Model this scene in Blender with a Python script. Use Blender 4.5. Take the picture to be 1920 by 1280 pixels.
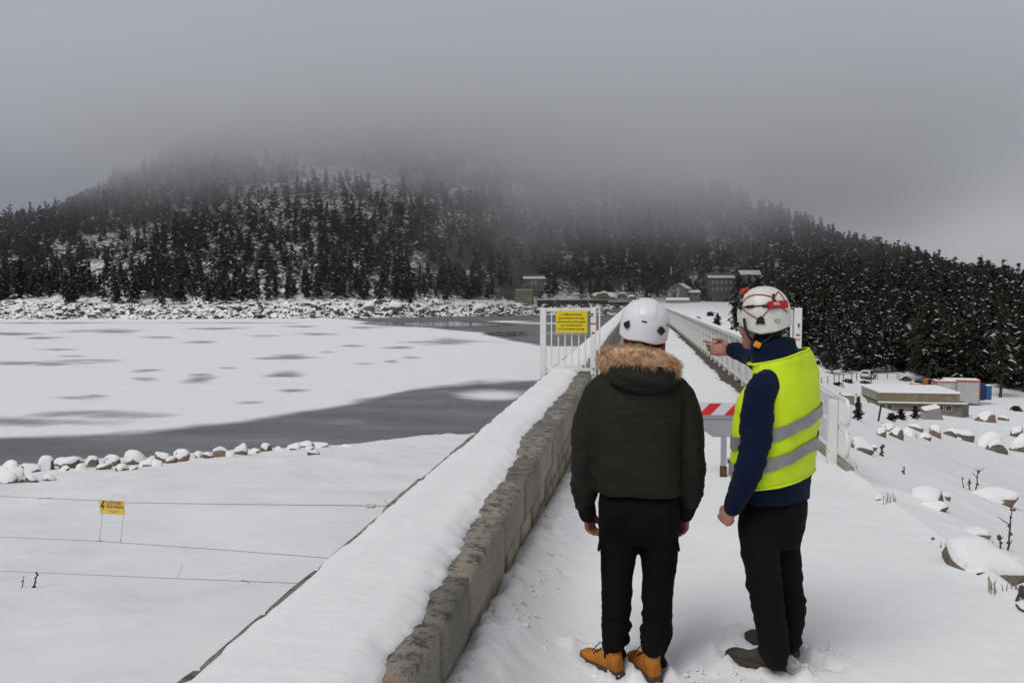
import bpy, bmesh, math, random
import numpy as np
from mathutils import Vector, Matrix, Quaternion
from mathutils import noise as mnoise

for o in list(bpy.data.objects):
    bpy.data.objects.remove(o)
scene = bpy.context.scene
COL = scene.collection
rad = math.radians

# ------------------------------------------------------------------ camera
# the dam axis is +Y, X to the right, Z up; the camera stands on the approach to the crest
FPX = 1550.0                        # focal length in pixels of a 1920 px wide picture
PITCH = math.atan(84 / FPX)         # looks slightly down
YAW = math.atan(235 / FPX * math.cos(PITCH))
CAMZ = 1.8
cam_data = bpy.data.cameras.new('camera')
cam_data.sensor_width = 36.0
cam_data.lens = FPX / 1920 * 36.0
cam_data.clip_start = 0.05
cam_data.clip_end = 6000
cam = bpy.data.objects.new('camera', cam_data)
cam.location = (0, 0, CAMZ)
cam.rotation_euler = (math.pi / 2 - PITCH, 0, YAW)
COL.objects.link(cam)
scene.camera = cam
CAMR = cam.rotation_euler.to_matrix()


def ray(px, py):
    return CAMR @ Vector(((px - 960) / FPX, -(py - 640) / FPX, -1))


def at_z(px, py, z):
    d = ray(px, py)
    t = (z - CAMZ) / d.z
    return Vector((0, 0, CAMZ)) + d * t


def at_y(px, py, y):
    d = ray(px, py)
    return Vector((0, 0, CAMZ)) + d * (y / d.y)


# ------------------------------------------------------------------ light
SUN_EL, SUN_AZ = 52, 215            # azimuth clockwise from +Y: behind the camera, to its left
world = bpy.data.worlds.new('World')
scene.world = world
world.use_nodes = True
wn, wl = world.node_tree.nodes, world.node_tree.links
wn.clear()
w_out = wn.new('ShaderNodeOutputWorld')
w_bg = wn.new('ShaderNodeBackground')
w_sky = wn.new('ShaderNodeTexSky')
w_sky.sky_type = 'NISHITA'
w_sky.sun_disc = False
w_sky.sun_elevation = rad(SUN_EL)
w_sky.sun_rotation = rad(SUN_AZ)
w_sky.dust_density = 4.0
w_sky.altitude = 2000
w_hs = wn.new('ShaderNodeHueSaturation')
w_hs.inputs['Saturation'].default_value = 0.25
w_tc = wn.new('ShaderNodeTexCoord')
w_map = wn.new('ShaderNodeMapping')
w_map.inputs['Scale'].default_value = (1.2, 1.2, 3.5)
w_noise = wn.new('ShaderNodeTexNoise')
w_noise.inputs['Scale'].default_value = 1.1
w_noise.inputs['Detail'].default_value = 3
w_noise.inputs['Roughness'].default_value = 0.45
w_ramp = wn.new('ShaderNodeValToRGB')
w_ramp.color_ramp.elements[0].position = 0.25
w_ramp.color_ramp.elements[0].color = (1.50, 1.62, 2.08, 1)
w_ramp.color_ramp.elements[1].position = 0.75
w_ramp.color_ramp.elements[1].color = (3.85, 3.9, 4.12, 1)
w_mix = wn.new('ShaderNodeMixRGB')
w_mix.inputs[0].default_value = 0.88           # the overcast hides most of the clear sky
wl.new(w_tc.outputs['Generated'], w_map.inputs['Vector'])
wl.new(w_map.outputs['Vector'], w_noise.inputs['Vector'])
# thicker, bluer cloud over the lake side, a brighter gap towards the valley side
w_sep = wn.new('ShaderNodeSeparateXYZ')
wl.new(w_tc.outputs['Generated'], w_sep.inputs[0])
w_g = wn.new('ShaderNodeMath')
w_g.operation = 'MULTIPLY_ADD'
wl.new(w_sep.outputs['X'], w_g.inputs[0])
w_g.inputs[1].default_value = 0.42
wl.new(w_noise.outputs['Fac'], w_g.inputs[2])
wl.new(w_g.outputs[0], w_ramp.inputs['Fac'])
wl.new(w_sky.outputs[0], w_hs.inputs['Color'])
wl.new(w_hs.outputs[0], w_mix.inputs[1])
wl.new(w_ramp.outputs[0], w_mix.inputs[2])
wl.new(w_mix.outputs[0], w_bg.inputs['Color'])
w_bg.inputs['Strength'].default_value = 0.08
wl.new(w_bg.outputs[0], w_out.inputs['Surface'])

sun_data = bpy.data.lights.new('sun', 'SUN')
sun_data.energy = 1.5
sun_data.angle = rad(35)
sun_data.color = (1.0, 0.985, 0.96)
sun = bpy.data.objects.new('sun', sun_data)
el, az = rad(SUN_EL), rad(SUN_AZ)
sdir = Vector((math.sin(az) * math.cos(el), math.cos(az) * math.cos(el), math.sin(el)))
sun.rotation_euler = (-sdir).to_track_quat('-Z', 'Y').to_euler()
sun.location = sdir * 100
COL.objects.link(sun)

vs = scene.view_settings
vs.view_transform = 'Standard'
vs.look = 'None'
vs.gamma = 1
vs.use_curve_mapping = False
vs.exposure = 0.36
scene.cycles.volume_bounces = 3
scene.cycles.volume_max_steps = 128
scene.cycles.max_bounces = 8
scene.cycles.diffuse_bounces = 3
scene.cycles.glossy_bounces = 3
scene.cycles.transparent_max_bounces = 12
scene.cycles.use_denoising = True
scene.cycles.caustics_reflective = False
scene.cycles.caustics_refractive = False


# ------------------------------------------------------------------ helpers
def tag(o, label, cat, group=None):
    o['label'] = label
    o['category'] = cat
    if group:
        o['group'] = group
    return o


def structure(o):
    o['kind'] = 'structure'
    return o


def stuff(o, label=None, cat=None):
    o['kind'] = 'stuff'
    if label:
        o['label'] = label
    if cat:
        o['category'] = cat
    return o


def empty(name, loc=(0, 0, 0), rz=0.0):
    o = bpy.data.objects.new(name, None)
    o.empty_display_size = 0.1
    o.location = loc
    o.rotation_euler = (0, 0, rz)
    COL.objects.link(o)
    return o


def new_obj(name, mesh, parent=None, loc=None):
    o = bpy.data.objects.new(name, mesh)
    if parent is not None:
        o.parent = parent
    if loc is not None:
        o.location = loc
    COL.objects.link(o)
    return o


def np_mesh(name, verts, quads=None, tris=None, mats=(), mat_idx=None, smooth=True):
    me = bpy.data.meshes.new(name)
    verts = np.asarray(verts, dtype=np.float32)
    nq = 0 if quads is None else len(quads)
    nt = 0 if tris is None else len(tris)
    me.vertices.add(len(verts))
    me.vertices.foreach_set('co', verts.ravel())
    loops = []
    if nq:
        loops.append(np.asarray(quads, dtype=np.int32).ravel())
    if nt:
        loops.append(np.asarray(tris, dtype=np.int32).ravel())
    lv = np.concatenate(loops)
    me.loops.add(len(lv))
    me.loops.foreach_set('vertex_index', lv)
    starts = np.concatenate([np.arange(nq) * 4, nq * 4 + np.arange(nt) * 3]).astype(np.int32)
    me.polygons.add(nq + nt)
    me.polygons.foreach_set('loop_start', starts)
    if mat_idx is not None:
        me.polygons.foreach_set('material_index', np.asarray(mat_idx, dtype=np.int32))
    me.polygons.foreach_set('use_smooth', np.full(nq + nt, smooth, dtype=bool))
    for m in mats:
        me.materials.append(m)
    me.update(calc_edges=True)
    me.validate()
    return me


def grid_quads(nu, nv):
    i = np.arange(nu - 1)[:, None] * nv + np.arange(nv - 1)[None, :]
    i = i.ravel()
    return np.stack([i, i + nv, i + nv + 1, i + 1], 1)


def smoothstep(a, b, x):
    t = np.clip((np.asarray(x, dtype=np.float64) - a) / (b - a), 0, 1)
    return t * t * (3 - 2 * t)


def _hash(ix, iy, iz, seed):
    h = (ix.astype(np.int64) * 374761393 + iy.astype(np.int64) * 668265263 + iz.astype(np.int64) * 2147483647 + seed * 974634541) & 0xFFFFFFFF
    h = ((h ^ (h >> 13)) * 1274126177) & 0xFFFFFFFF
    h = h ^ (h >> 16)
    return (h & 0xFFFFFF) / float(0xFFFFFF)


def vnoise(x, y, z=None, seed=0):
    """value noise in -1..1"""
    x = np.asarray(x, dtype=np.float64)
    y = np.asarray(y, dtype=np.float64)
    x, y = np.broadcast_arrays(x, y)
    if z is None:
        z = np.zeros_like(x)
    z = np.broadcast_to(np.asarray(z, dtype=np.float64), x.shape)
    xi, yi, zi = np.floor(x), np.floor(y), np.floor(z)
    fx, fy, fz = x - xi, y - yi, z - zi
    fx = fx * fx * fx * (fx * (fx * 6 - 15) + 10)
    fy = fy * fy * fy * (fy * (fy * 6 - 15) + 10)
    fz = fz * fz * fz * (fz * (fz * 6 - 15) + 10)
    r = 0
    for dz in (0, 1):
        wz = fz if dz else 1 - fz
        if dz and not np.any(fz):
            continue
        for dy in (0, 1):
            wy = fy if dy else 1 - fy
            for dx in (0, 1):
                wx = fx if dx else 1 - fx
                r = r + wx * wy * wz * _hash(xi + dx, yi + dy, zi + dz, seed)
    return r * 2 - 1


def fbm(x, y, z=None, oct=4, seed=0, gain=0.5):
    s, a, f, t = 0, 1.0, 1.0, 0
    for k in range(oct):
        s = s + a * vnoise(np.asarray(x) * f, np.asarray(y) * f, None if z is None else np.asarray(z) * f, seed + k * 17)
        t += a
        a *= gain
        f *= 2.03
    return s / t


class MB:
    """collects boxes, bars, tubes and prisms into one mesh"""

    def __init__(self):
        self.v, self.f, self.m, self.s = [], [], [], []

    def add(self, verts, faces, mi=0, smooth=False):
        b = len(self.v)
        self.v += [tuple(p) for p in verts]
        for f in faces:
            self.f.append(tuple(b + i for i in f))
            self.m.append(mi)
            self.s.append(smooth)
        return self

    def box(self, x0, x1, y0, y1, z0, z1, mi=0, mat=None):
        p = [Vector((x, y, z)) for z in (z0, z1) for y in (y0, y1) for x in (x0, x1)]
        if mat is not None:
            p = [mat @ q for q in p]
        return self.add(p, [(0, 2, 3, 1), (4, 5, 7, 6), (0, 1, 5, 4), (2, 6, 7, 3), (0, 4, 6, 2), (1, 3, 7, 5)], mi)

    def tube(self, pts, r, n=8, mi=0, cap=True, smooth=True):
        pts = [Vector(p) for p in pts]
        rs = r if isinstance(r, (list, tuple)) else [r] * len(pts)
        rings = []
        up = None
        for i, p in enumerate(pts):
            a = pts[max(0, i - 1)]
            b = pts[min(len(pts) - 1, i + 1)]
            t = (b - a).normalized()
            if up is None:
                up = Vector((0, 0, 1)) if abs(t.z) < 0.9 else Vector((1, 0, 0))
            u = t.cross(up).normalized()
            w = u.cross(t).normalized()
            up = w
            rings.append([p + (u * math.cos(2 * math.pi * k / n) + w * math.sin(2 * math.pi * k / n)) * rs[i] for k in range(n)])
        vv = [q for rg in rings for q in rg]
        ff = []
        for i in range(len(pts) - 1):
            for k in range(n):
                ff.append((i * n + k, i * n + (k + 1) % n, (i + 1) * n + (k + 1) % n, (i + 1) * n + k))
        self.add(vv, ff, mi, smooth)
        if cap:
            self.add(rings[0], [tuple(range(n))], mi)
            self.add(rings[-1], [tuple(reversed(range(n)))], mi)
        return self

    def loft(self, rings, mi=0, smooth=True, cap=True):
        n = len(rings[0])
        vv = [q for rg in rings for q in rg]
        ff = []
        for i in range(len(rings) - 1):
            for k in range(n):
                ff.append((i * n + k, i * n + (k + 1) % n, (i + 1) * n + (k + 1) % n, (i + 1) * n + k))
        if cap:
            ff.append(tuple(reversed(range(n))))
            ff.append(tuple((len(rings) - 1) * n + k for k in range(n)))
        return self.add(vv, ff, mi, smooth)

    def mesh(self, name, mats, recalc=True, bevel=0.0, seg=1):
        me = bpy.data.meshes.new(name)
        me.from_pydata(self.v, [], self.f)
        for m in (mats if isinstance(mats, (list, tuple)) else [mats]):
            me.materials.append(m)
        me.polygons.foreach_set('material_index', self.m)
        me.polygons.foreach_set('use_smooth', self.s)
        if recalc or bevel:
            bm = bmesh.new()
            bm.from_mesh(me)
            bmesh.ops.recalc_face_normals(bm, faces=bm.faces)
            if bevel:
                bmesh.ops.bevel(bm, geom=list(bm.edges), offset=bevel, segments=seg, affect='EDGES', profile=0.5)
            bm.to_mesh(me)
            bm.free()
        me.update()
        return me

    def build(self, name, mats, parent=None, loc=None, bevel=0.0, seg=1):
        return new_obj(name, self.mesh(name, mats, bevel=bevel, seg=seg), parent, loc)


# ------------------------------------------------------------------ materials
class NT:
    def __init__(self, name):
        self.mat = bpy.data.materials.new(name)
        self.mat.use_nodes = True
        self.t = self.mat.node_tree
        self.n, self.l = self.t.nodes, self.t.links
        self.bsdf = self.n.get('Principled BSDF')
        self.out = self.n.get('Material Output')

    def node(self, typ, **kw):
        nd = self.n.new(typ)
        for k, v in kw.items():
            setattr(nd, k, v)
        return nd

    def link(self, a, b):
        self.l.new(a, b)

    def coord(self, which='Object', scale=None):
        tc = self.node('ShaderNodeTexCoord')
        if scale is None:
            return tc.outputs[which]
        mp = self.node('ShaderNodeMapping')
        mp.inputs['Scale'].default_value = scale
        self.link(tc.outputs[which], mp.inputs['Vector'])
        return mp.outputs['Vector']

    def position(self, scale=None):
        g = self.node('ShaderNodeNewGeometry')
        if scale is None:
            return g.outputs['Position']
        mp = self.node('ShaderNodeMapping')
        mp.inputs['Scale'].default_value = scale
        self.link(g.outputs['Position'], mp.inputs['Vector'])
        return mp.outputs['Vector']

    def noise(self, vec, scale, detail=4, rough=0.55):
        nd = self.node('ShaderNodeTexNoise')
        nd.inputs['Scale'].default_value = scale
        nd.inputs['Detail'].default_value = detail
        nd.inputs['Roughness'].default_value = rough
        if vec is not None:
            self.link(vec, nd.inputs['Vector'])
        return nd.outputs['Fac']

    def ramp(self, fac, stops):
        nd = self.node('ShaderNodeValToRGB')
        cr = nd.color_ramp
        while len(cr.elements) < len(stops):
            cr.elements.new(0.5)
        for e, (p, c) in zip(cr.elements, stops):
            e.position = p
            e.color = c if len(c) == 4 else (*c, 1)
        self.link(fac, nd.inputs['Fac'])
        return nd.outputs['Color']

    def mix(self, fac, a, b, blend='MIX'):
        nd = self.node('ShaderNodeMixRGB', blend_type=blend)
        for i, x in ((0, fac), (1, a), (2, b)):
            if isinstance(x, (int, float)):
                nd.inputs[i].default_value = x
            elif isinstance(x, tuple):
                nd.inputs[i].default_value = x if len(x) == 4 else (*x, 1)
            else:
                self.link(x, nd.inputs[i])
        return nd.outputs[0]

    def math(self, op, a, b=None, clamp=False):
        nd = self.node('ShaderNodeMath', operation=op)
        nd.use_clamp = clamp
        for i, x in ((0, a), (1, b)):
            if x is None:
                continue
            if isinstance(x, (int, float)):
                nd.inputs[i].default_value = x
            else:
                self.link(x, nd.inputs[i])
        return nd.outputs[0]

    def bump(self, height, strength=0.3, dist=0.01):
        nd = self.node('ShaderNodeBump')
        nd.inputs['Strength'].default_value = strength
        nd.inputs['Distance'].default_value = dist
        self.link(height, nd.inputs['Height'])
        self.link(nd.outputs[0], self.bsdf.inputs['Normal'])
        return nd

    def set(self, color=None, rough=None, metal=None, spec=None, **kw):
        b = self.bsdf.inputs
        if color is not None:
            if isinstance(color, tuple):
                b['Base Color'].default_value = (*color[:3], 1)
            else:
                self.link(color, b['Base Color'])
        if rough is not None:
            if isinstance(rough, (int, float)):
                b['Roughness'].default_value = rough
            else:
                self.link(rough, b['Roughness'])
        if metal is not None:
            b['Metallic'].default_value = metal
        if spec is not None:
            b['Specular IOR Level'].default_value = spec
        for k, v in kw.items():
            b[k].default_value = v
        return self


def paint(name, color, rough=0.5, var=0.12, scale=8.0, metal=0.0, bump=0.0, bscale=60, bdist=0.002, spec=0.4):
    """a plain coloured material with slight mottling"""
    t = NT(name)
    v = t.coord('Object')
    n = t.noise(v, scale, 5, 0.6)
    lo = tuple(c * (1 - var) for c in color)
    hi = tuple(min(1, c * (1 + var)) for c in color)
    t.set(t.ramp(n, [(0.3, lo), (0.7, hi)]), rough, metal, spec)
    if bump:
        t.bump(t.noise(v, bscale, 4, 0.6), bump, bdist)
    return t.mat


M = {}


def snow_material(name, scale=1.0, dirt=0.0, lo=0.78, hi=0.84, fine=0.35):
    t = NT(name)
    v = t.position()
    n1 = t.noise(v, 0.9 * scale, 5, 0.6)
    col = t.ramp(n1, [(0.3, (lo, lo * 1.004, lo * 1.012)), (0.7, (hi, hi * 1.003, hi * 1.008))])
    if dirt:
        n2 = t.noise(v, 3.0 * scale, 6, 0.65)
        d = t.ramp(n2, [(0.62, (0, 0, 0)), (0.78, (dirt, dirt, dirt))])
        col = t.mix(d, col, (0.25, 0.22, 0.19))
    t.set(col, 0.75, spec=0.2)
    n3 = t.noise(v, 55 * scale, 5, 0.7)
    n4 = t.noise(t.position((1, 2.2, 1)), 5 * scale, 4, 0.6)
    h = t.math('ADD', t.math('MULTIPLY', n3, 0.35), t.math('MULTIPLY', n4, 1.0))
    t.bump(h, fine, 0.02)
    return t.mat


M['snow'] = snow_material('snow')
M['snow_cap'] = snow_material('snow_cap', 1.5)
M['white_paint'] = None


def build_materials():
    # white painted steel, chipped to rust
    t = NT('white_paint')
    v = t.position()
    n = t.noise(v, 38, 6, 0.7)
    n2 = t.noise(v, 4, 4, 0.6)
    chip = t.ramp(t.math('MULTIPLY', n, t.math('ADD', n2, 0.55)), [(0.70, (0, 0, 0)), (0.73, (1, 1, 1))])
    base = t.ramp(n2, [(0.3, (0.70, 0.69, 0.66)), (0.7, (0.80, 0.79, 0.77))])
    t.set(t.mix(chip, base, (0.09, 0.055, 0.04)), 0.5, spec=0.4)
    M['white_paint'] = t.mat

    # granite, speckled grey with lichen
    t = NT('granite')
    v = t.position()
    oi = t.node('ShaderNodeObjectInfo')
    big = t.math('ADD', t.math('MULTIPLY', t.noise(v, 2.2, 5, 0.6), 0.65), t.math('MULTIPLY', oi.outputs['Random'], 0.35))
    fine = t.noise(v, 160, 3, 0.8)
    mid = t.noise(v, 14, 6, 0.75)
    c = t.ramp(big, [(0.3, (0.19, 0.175, 0.152)), (0.55, (0.28, 0.258, 0.222)), (0.75, (0.35, 0.30, 0.235))])
    c = t.mix(0.6, c, t.ramp(fine, [(0.35, (0.05, 0.05, 0.05)), (0.55, (0.5, 0.5, 0.5)), (0.7, (0.8, 0.78, 0.75))]), 'OVERLAY')
    geo = t.node('ShaderNodeNewGeometry')
    sz = t.node('ShaderNodeSeparateXYZ')
    t.link(geo.outputs['Normal'], sz.inputs[0])
    lichen = t.ramp(t.math('ADD', mid, t.math('MULTIPLY', sz.outputs['Z'], 0.10)), [(0.57, (0, 0, 0)), (0.68, (0.85, 0.85, 0.85))])   # lichen grows on the weathered tops
    c = t.mix(lichen, c, (0.055, 0.052, 0.048))
    rust = t.ramp(t.noise(v, 1.1, 4, 0.7), [(0.66, (0, 0, 0)), (0.78, (0.6, 0.6, 0.6))])
    c = t.mix(rust, c, (0.27, 0.12, 0.045))
    t.set(c, 0.85, spec=0.25)
    t.bump(t.math('ADD', t.math('MULTIPLY', mid, 0.8), t.math('MULTIPLY', fine, 0.3)), 0.5, 0.006)
    M['granite'] = t.mat

    # the wall's lower courses: warmer, beige
    t = NT('wall_stone')
    v = t.position()
    oi = t.node('ShaderNodeObjectInfo')
    big = t.noise(v, 3.0, 5, 0.65)
    fine = t.noise(v, 130, 3, 0.8)
    mid = t.noise(v, 17, 6, 0.7)
    c = t.ramp(t.math('ADD', t.math('MULTIPLY', big, 0.6), t.math('MULTIPLY', oi.outputs['Random'], 0.4)),
               [(0.25, (0.20, 0.17, 0.13)), (0.5, (0.31, 0.265, 0.20)), (0.75, (0.40, 0.36, 0.285))])
    c = t.mix(0.4, c, t.ramp(fine, [(0.35, (0.12, 0.12, 0.12)), (0.65, (0.75, 0.74, 0.7))]), 'OVERLAY')
    c = t.mix(t.ramp(mid, [(0.6, (0, 0, 0)), (0.7, (0.6, 0.6, 0.6))]), c, (0.09, 0.08, 0.065))
    t.set(c, 0.9, spec=0.2)
    t.bump(mid, 0.9, 0.012)
    M['wall_stone'] = t.mat
    M['mortar'] = paint('mortar', (0.15, 0.125, 0.095), 0.95, 0.3, 12, bump=0.6, bscale=40, bdist=0.006)

    # bare rock of boulders: brown to grey by object
    t = NT('rock')
    v = t.position()
    oi = t.node('ShaderNodeObjectInfo')
    n = t.noise(v, 2.4, 6, 0.65)
    f = t.noise(v, 30, 5, 0.7)
    c1 = t.ramp(n, [(0.3, (0.075, 0.07, 0.062)), (0.7, (0.20, 0.185, 0.165))])
    c2 = t.ramp(n, [(0.3, (0.10, 0.065, 0.045)), (0.7, (0.30, 0.22, 0.15))])
    c = t.mix(t.ramp(oi.outputs['Random'], [(0.35, (0, 0, 0)), (0.75, (1, 1, 1))]), c1, c2)
    c = t.mix(t.ramp(f, [(0.5, (0, 0, 0)), (0.75, (0.5, 0.5, 0.5))]), c, (0.05, 0.05, 0.045))
    t.set(c, 0.9, spec=0.2)
    t.bump(t.math('ADD', n, t.math('MULTIPLY', f, 0.3)), 0.8, 0.05)
    M['rock'] = t.mat

    t = NT('concrete')
    v = t.position()
    n = t.noise(v, 0.6, 6, 0.65)
    st = t.noise(t.position((2.0, 2.0, 0.15)), 1.2, 5, 0.7)
    c = t.ramp(n, [(0.3, (0.24, 0.225, 0.19)), (0.7, (0.34, 0.32, 0.275))])
    c = t.mix(t.ramp(st, [(0.5, (0, 0, 0)), (0.75, (0.55, 0.55, 0.55))]), c, (0.13, 0.115, 0.085))
    t.set(c, 0.9, spec=0.2)
    t.bump(t.noise(v, 25, 5, 0.7), 0.4, 0.01)
    M['concrete'] = t.mat

    t = NT('dark_concrete')
    v = t.position()
    st = t.noise(t.position((0.6, 0.6, 0.08)), 1.0, 5, 0.7)
    c = t.ramp(st, [(0.3, (0.045, 0.036, 0.028)), (0.7, (0.085, 0.07, 0.056))])
    t.set(c, 0.9, spec=0.2)
    t.bump(t.noise(v, 3, 5, 0.7), 0.5, 0.05)
    M['dark_concrete'] = t.mat

    t = NT('crest_gravel')
    v = t.position()
    n = t.noise(v, 9, 6, 0.75)
    t.set(t.ramp(n, [(0.35, (0.05, 0.042, 0.036)), (0.65, (0.15, 0.125, 0.105))]), 0.95, spec=0.15)
    t.bump(n, 0.8, 0.02)
    M['crest_gravel'] = t.mat

    # conifer needles: dark, each tree a little different, snow lying on the tops
    t = NT('needles')
    v = t.position()
    oi = t.node('ShaderNodeObjectInfo')
    n = t.noise(v, 0.22, 3, 0.6)
    f = t.noise(v, 2.5, 3, 0.7)
    k = t.math('ADD', t.math('MULTIPLY', n, 0.7), t.math('MULTIPLY', oi.outputs['Random'], 0.3))
    c = t.ramp(k, [(0.25, (0.013, 0.017, 0.011)), (0.55, (0.024, 0.028, 0.018)), (0.8, (0.042, 0.04, 0.026))])
    c = t.mix(t.ramp(f, [(0.35, (0, 0, 0)), (0.7, (0.6, 0.6, 0.6))]), c, (0.012, 0.014, 0.010))
    t.set(c, 0.8, spec=0.15)
    M['needles'] = t.mat
    t = NT('twig_snow')
    v = t.position()
    f = t.noise(v, 3.0, 3, 0.7)
    t.set(t.ramp(f, [(0.35, (0.24, 0.25, 0.25)), (0.65, (0.62, 0.63, 0.64))]), 0.8, spec=0.1)
    M['twig_snow'] = t.mat
    M['bark'] = paint('bark', (0.055, 0.042, 0.032), 0.95, 0.4, 6, bump=0.8, bscale=20, bdist=0.02)
    M['twig'] = paint('twig', (0.075, 0.05, 0.04), 0.9, 0.35, 30)
    M['dry_grass'] = paint('dry_grass', (0.30, 0.245, 0.17), 0.9, 0.3, 30)


build_materials()
# ------------------------------------------------------------------ terrain
LAKE_Z = CAMZ - 7.2
WALL_IN, WALL_OUT, WALL_TOP = -0.75, -1.48, 0.55
DAM_Y0, DAM_Y1 = 13.5, 340.0

SH_X = np.array([-900, -400, -183, -122, -87, -57.5, -41, -9.5, 0, 10])
SH_Y = np.array([190, 205, 237, 254, 272, 302, 322, 328, 332, 336])


def shore_y(X):
    return np.interp(X, SH_X, SH_Y) + 2.2 * fbm(X * 0.07, X * 0 + 3.3, oct=3, seed=5)


# ridge line seen from the dam: bearing, distance, height of the tree tops
RID = [(-700, 455, 430), (-300, 440, 460), (0, 405, 480), (150, 352, 500), (300, 288, 520), (450, 236, 540), (750, 210, 560),
       (1000, 218, 570), (1200, 270, 560), (1300, 340, 540), (1450, 402, 520), (1550, 434, 500), (1650, 458, 480),
       (1750, 492, 450), (1920, 520, 410), (2300, 548, 380), (2800, 556, 380)]
R_U = np.array([(p[0] - 1195) / 1550 for p in RID])
R_Y = np.array([p[2] for p in RID], dtype=float)
R_Z = np.array([CAMZ + (556 - p[1]) * p[2] / 1550 * (1.12 if p[0] < 700 else 1.03) - (3.0 if p[0] < 700 else 6.0 if p[0] < 1540 else 11.0) for p in RID])

# foot of the forested slope to the right of the dam
F_U = np.array([-0.02, 0.06, 0.12, 0.17, 0.22, 0.30, 0.40, 0.48, 0.7, 1.2])
F_Y = np.array([350, 395, 385, 300, 235, 195, 178, 160, 150, 140], dtype=float)
TF_Y = np.array([350, 340, 262, 212, 182, 170, 162, 148, 140, 130], dtype=float)   # where its trees begin


def platform_z(X, Y):
    z = -0.02 - 0.17 * smoothstep(4.5, 13, Y)
    return z


def right_z(X, Y):
    """ground to the right of the crest"""
    floor_h = 17.2 - 15.4 * smoothstep(150, 345, Y) ** 0.9
    d = np.maximum(X - 2.35, 0)
    h = 0.05 + 0.40 * (np.sqrt(d * d + 0.16) - 0.4) + 0.075 * np.maximum(d - 6, 0)
    lim = np.maximum(floor_h - 2.0, 0.3)
    h = lim * (1 - np.exp(-(h / lim) ** 3.0)) ** (1 / 3.0)
    z = platform_z(X, Y) - h
    z = z - 0.13 * smoothstep(2.40, 2.62, X) * (1 - smoothstep(60, 120, Y))
    wb = smoothstep(29, 33, X) * (1 - smoothstep(52, 58, X)) * smoothstep(104, 110, Y) * (1 - smoothstep(121, 130, Y))
    z = z * (1 - wb) + np.minimum(z, -13.95) * wb
    z = z + 0.35 * (1 - wb) * fbm(X * 0.09, Y * 0.09, oct=4, seed=11) * smoothstep(6, 20, X)
    z = z + 0.05 * fbm(X * 0.7, Y * 0.7, oct=3, seed=12) * smoothstep(2.6, 4, X)
    return z


def terrain_z(X, Y):
    X = np.asarray(X, dtype=np.float64)
    Y = np.asarray(Y, dtype=np.float64)
    u = X / np.maximum(Y, 60)
    ry, rz = np.interp(u, R_U, R_Y), np.interp(u, R_U, R_Z)
    # left: beach, lake bed, far shore
    hb = 1.95 + 0.0726 * (-X - 1.5) + 0.1106 * np.maximum(Y, -5)
    zb = CAMZ - hb
    rip = fbm(X * 0.55 + Y * 0.2, Y * 0.28, oct=4, seed=3)
    zb = zb + (0.15 * rip + 0.035 * fbm(X * 1.5, Y * 0.9, oct=2, seed=4)) * smoothstep(0.6, 4, -X - 1.5) + 0.12 * fbm(X * 0.08, Y * 0.08, oct=2, seed=9)* smoothstep(2, 8, -X - 1.5)
    zb = np.maximum(zb, LAKE_Z - 3)
    sy = shore_y(X)
    d = Y - sy
    bank = np.interp(d, [-12, 0, 6, 14, 26, 45], [-3.0, 0.05, 2.0, 4.2, 6.2, 7.5])
    rough = 0.9 * fbm(X * 0.16, Y * 0.16, oct=4, seed=21) * smoothstep(0, 5, d)
    w = np.clip((d - 26) / np.maximum(ry - sy - 26, 20), 0, 1.0)
    hill = (rz - (LAKE_Z + 6.5)) * (w ** 1.08)
    hill = hill + 7.0 * fbm(X * 0.018, Y * 0.018, oct=4, seed=31) * smoothstep(0, 0.25, w) * (1 - smoothstep(0.6, 1.0, w))
    hill = hill + 2.0 * fbm(X * 0.07, Y * 0.07, oct=3, seed=41) * smoothstep(0, 0.2, w)
    zf = LAKE_Z + bank + rough + hill
    zl = np.where(d > -12, np.maximum(zf, np.where(d < 0, zb, -99)), zb)
    # right
    zr0 = right_z(X, Y)
    fy = np.interp(u, F_U, F_Y)
    w2 = np.clip((Y - fy) / np.maximum(ry - fy, 20), 0, 1)
    zr = zr0 * (1 - w2 ** 1.15) + rz * w2 ** 1.15 + 2.0 * fbm(X * 0.05, Y * 0.05, oct=3, seed=51) * smoothstep(0, 0.2, w2)
    k = smoothstep(-2.0, 2.0, X - 0.4)
    k = np.where(Y > 345, smoothstep(-30, 40, X), k)
    z = zl * (1 - k) + zr * k
    # behind the ridge
    back = np.maximum(Y - ry, 0)
    z = z - 0.12 * back
    # plateau at the far end of the dam
    p = np.exp(-((X - 2) / 34.0) ** 4) * smoothstep(318, 338, Y) * (1 - smoothstep(352, 385, Y))
    z = z * (1 - p) + p * (-0.45)
    return z


def spaced(*segs):
    out = []
    for a, b, s in segs:
        out.append(np.arange(a, b, s))
    return np.concatenate(out)


gx = spaced((-1100, -260, 14), (-260, -60, 5), (-60, -30, 0.8), (-30, -1.5, 0.28), (-1.5, 10, 0.5), (10, 60, 1.0), (60, 260, 4), (260, 800, 20))
gy = spaced((-40, 0, 2), (0, 46, 0.28), (46, 70, 0.6), (70, 180, 2.2), (180, 345, 2.8), (345, 600, 5), (600, 1100, 25))
GX, GY = np.meshgrid(gx, gy, indexing='ij')
GZ = terrain_z(GX, GY)
# the fine sheet near the camera lies on top of this one
FX0, FX1, FY0, FY1 = -0.8, 9.0, -1.5, 15.5
ins = smoothstep(FX0 - 1.2, FX0 - 0.2, GX) * (1 - smoothstep(FX1 - 1.0, FX1, GX)) * (1 - smoothstep(FY1 - 1.2, FY1, GY)) * smoothstep(-6, -2, GY)
GZ = GZ - 0.6 * ins
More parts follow.
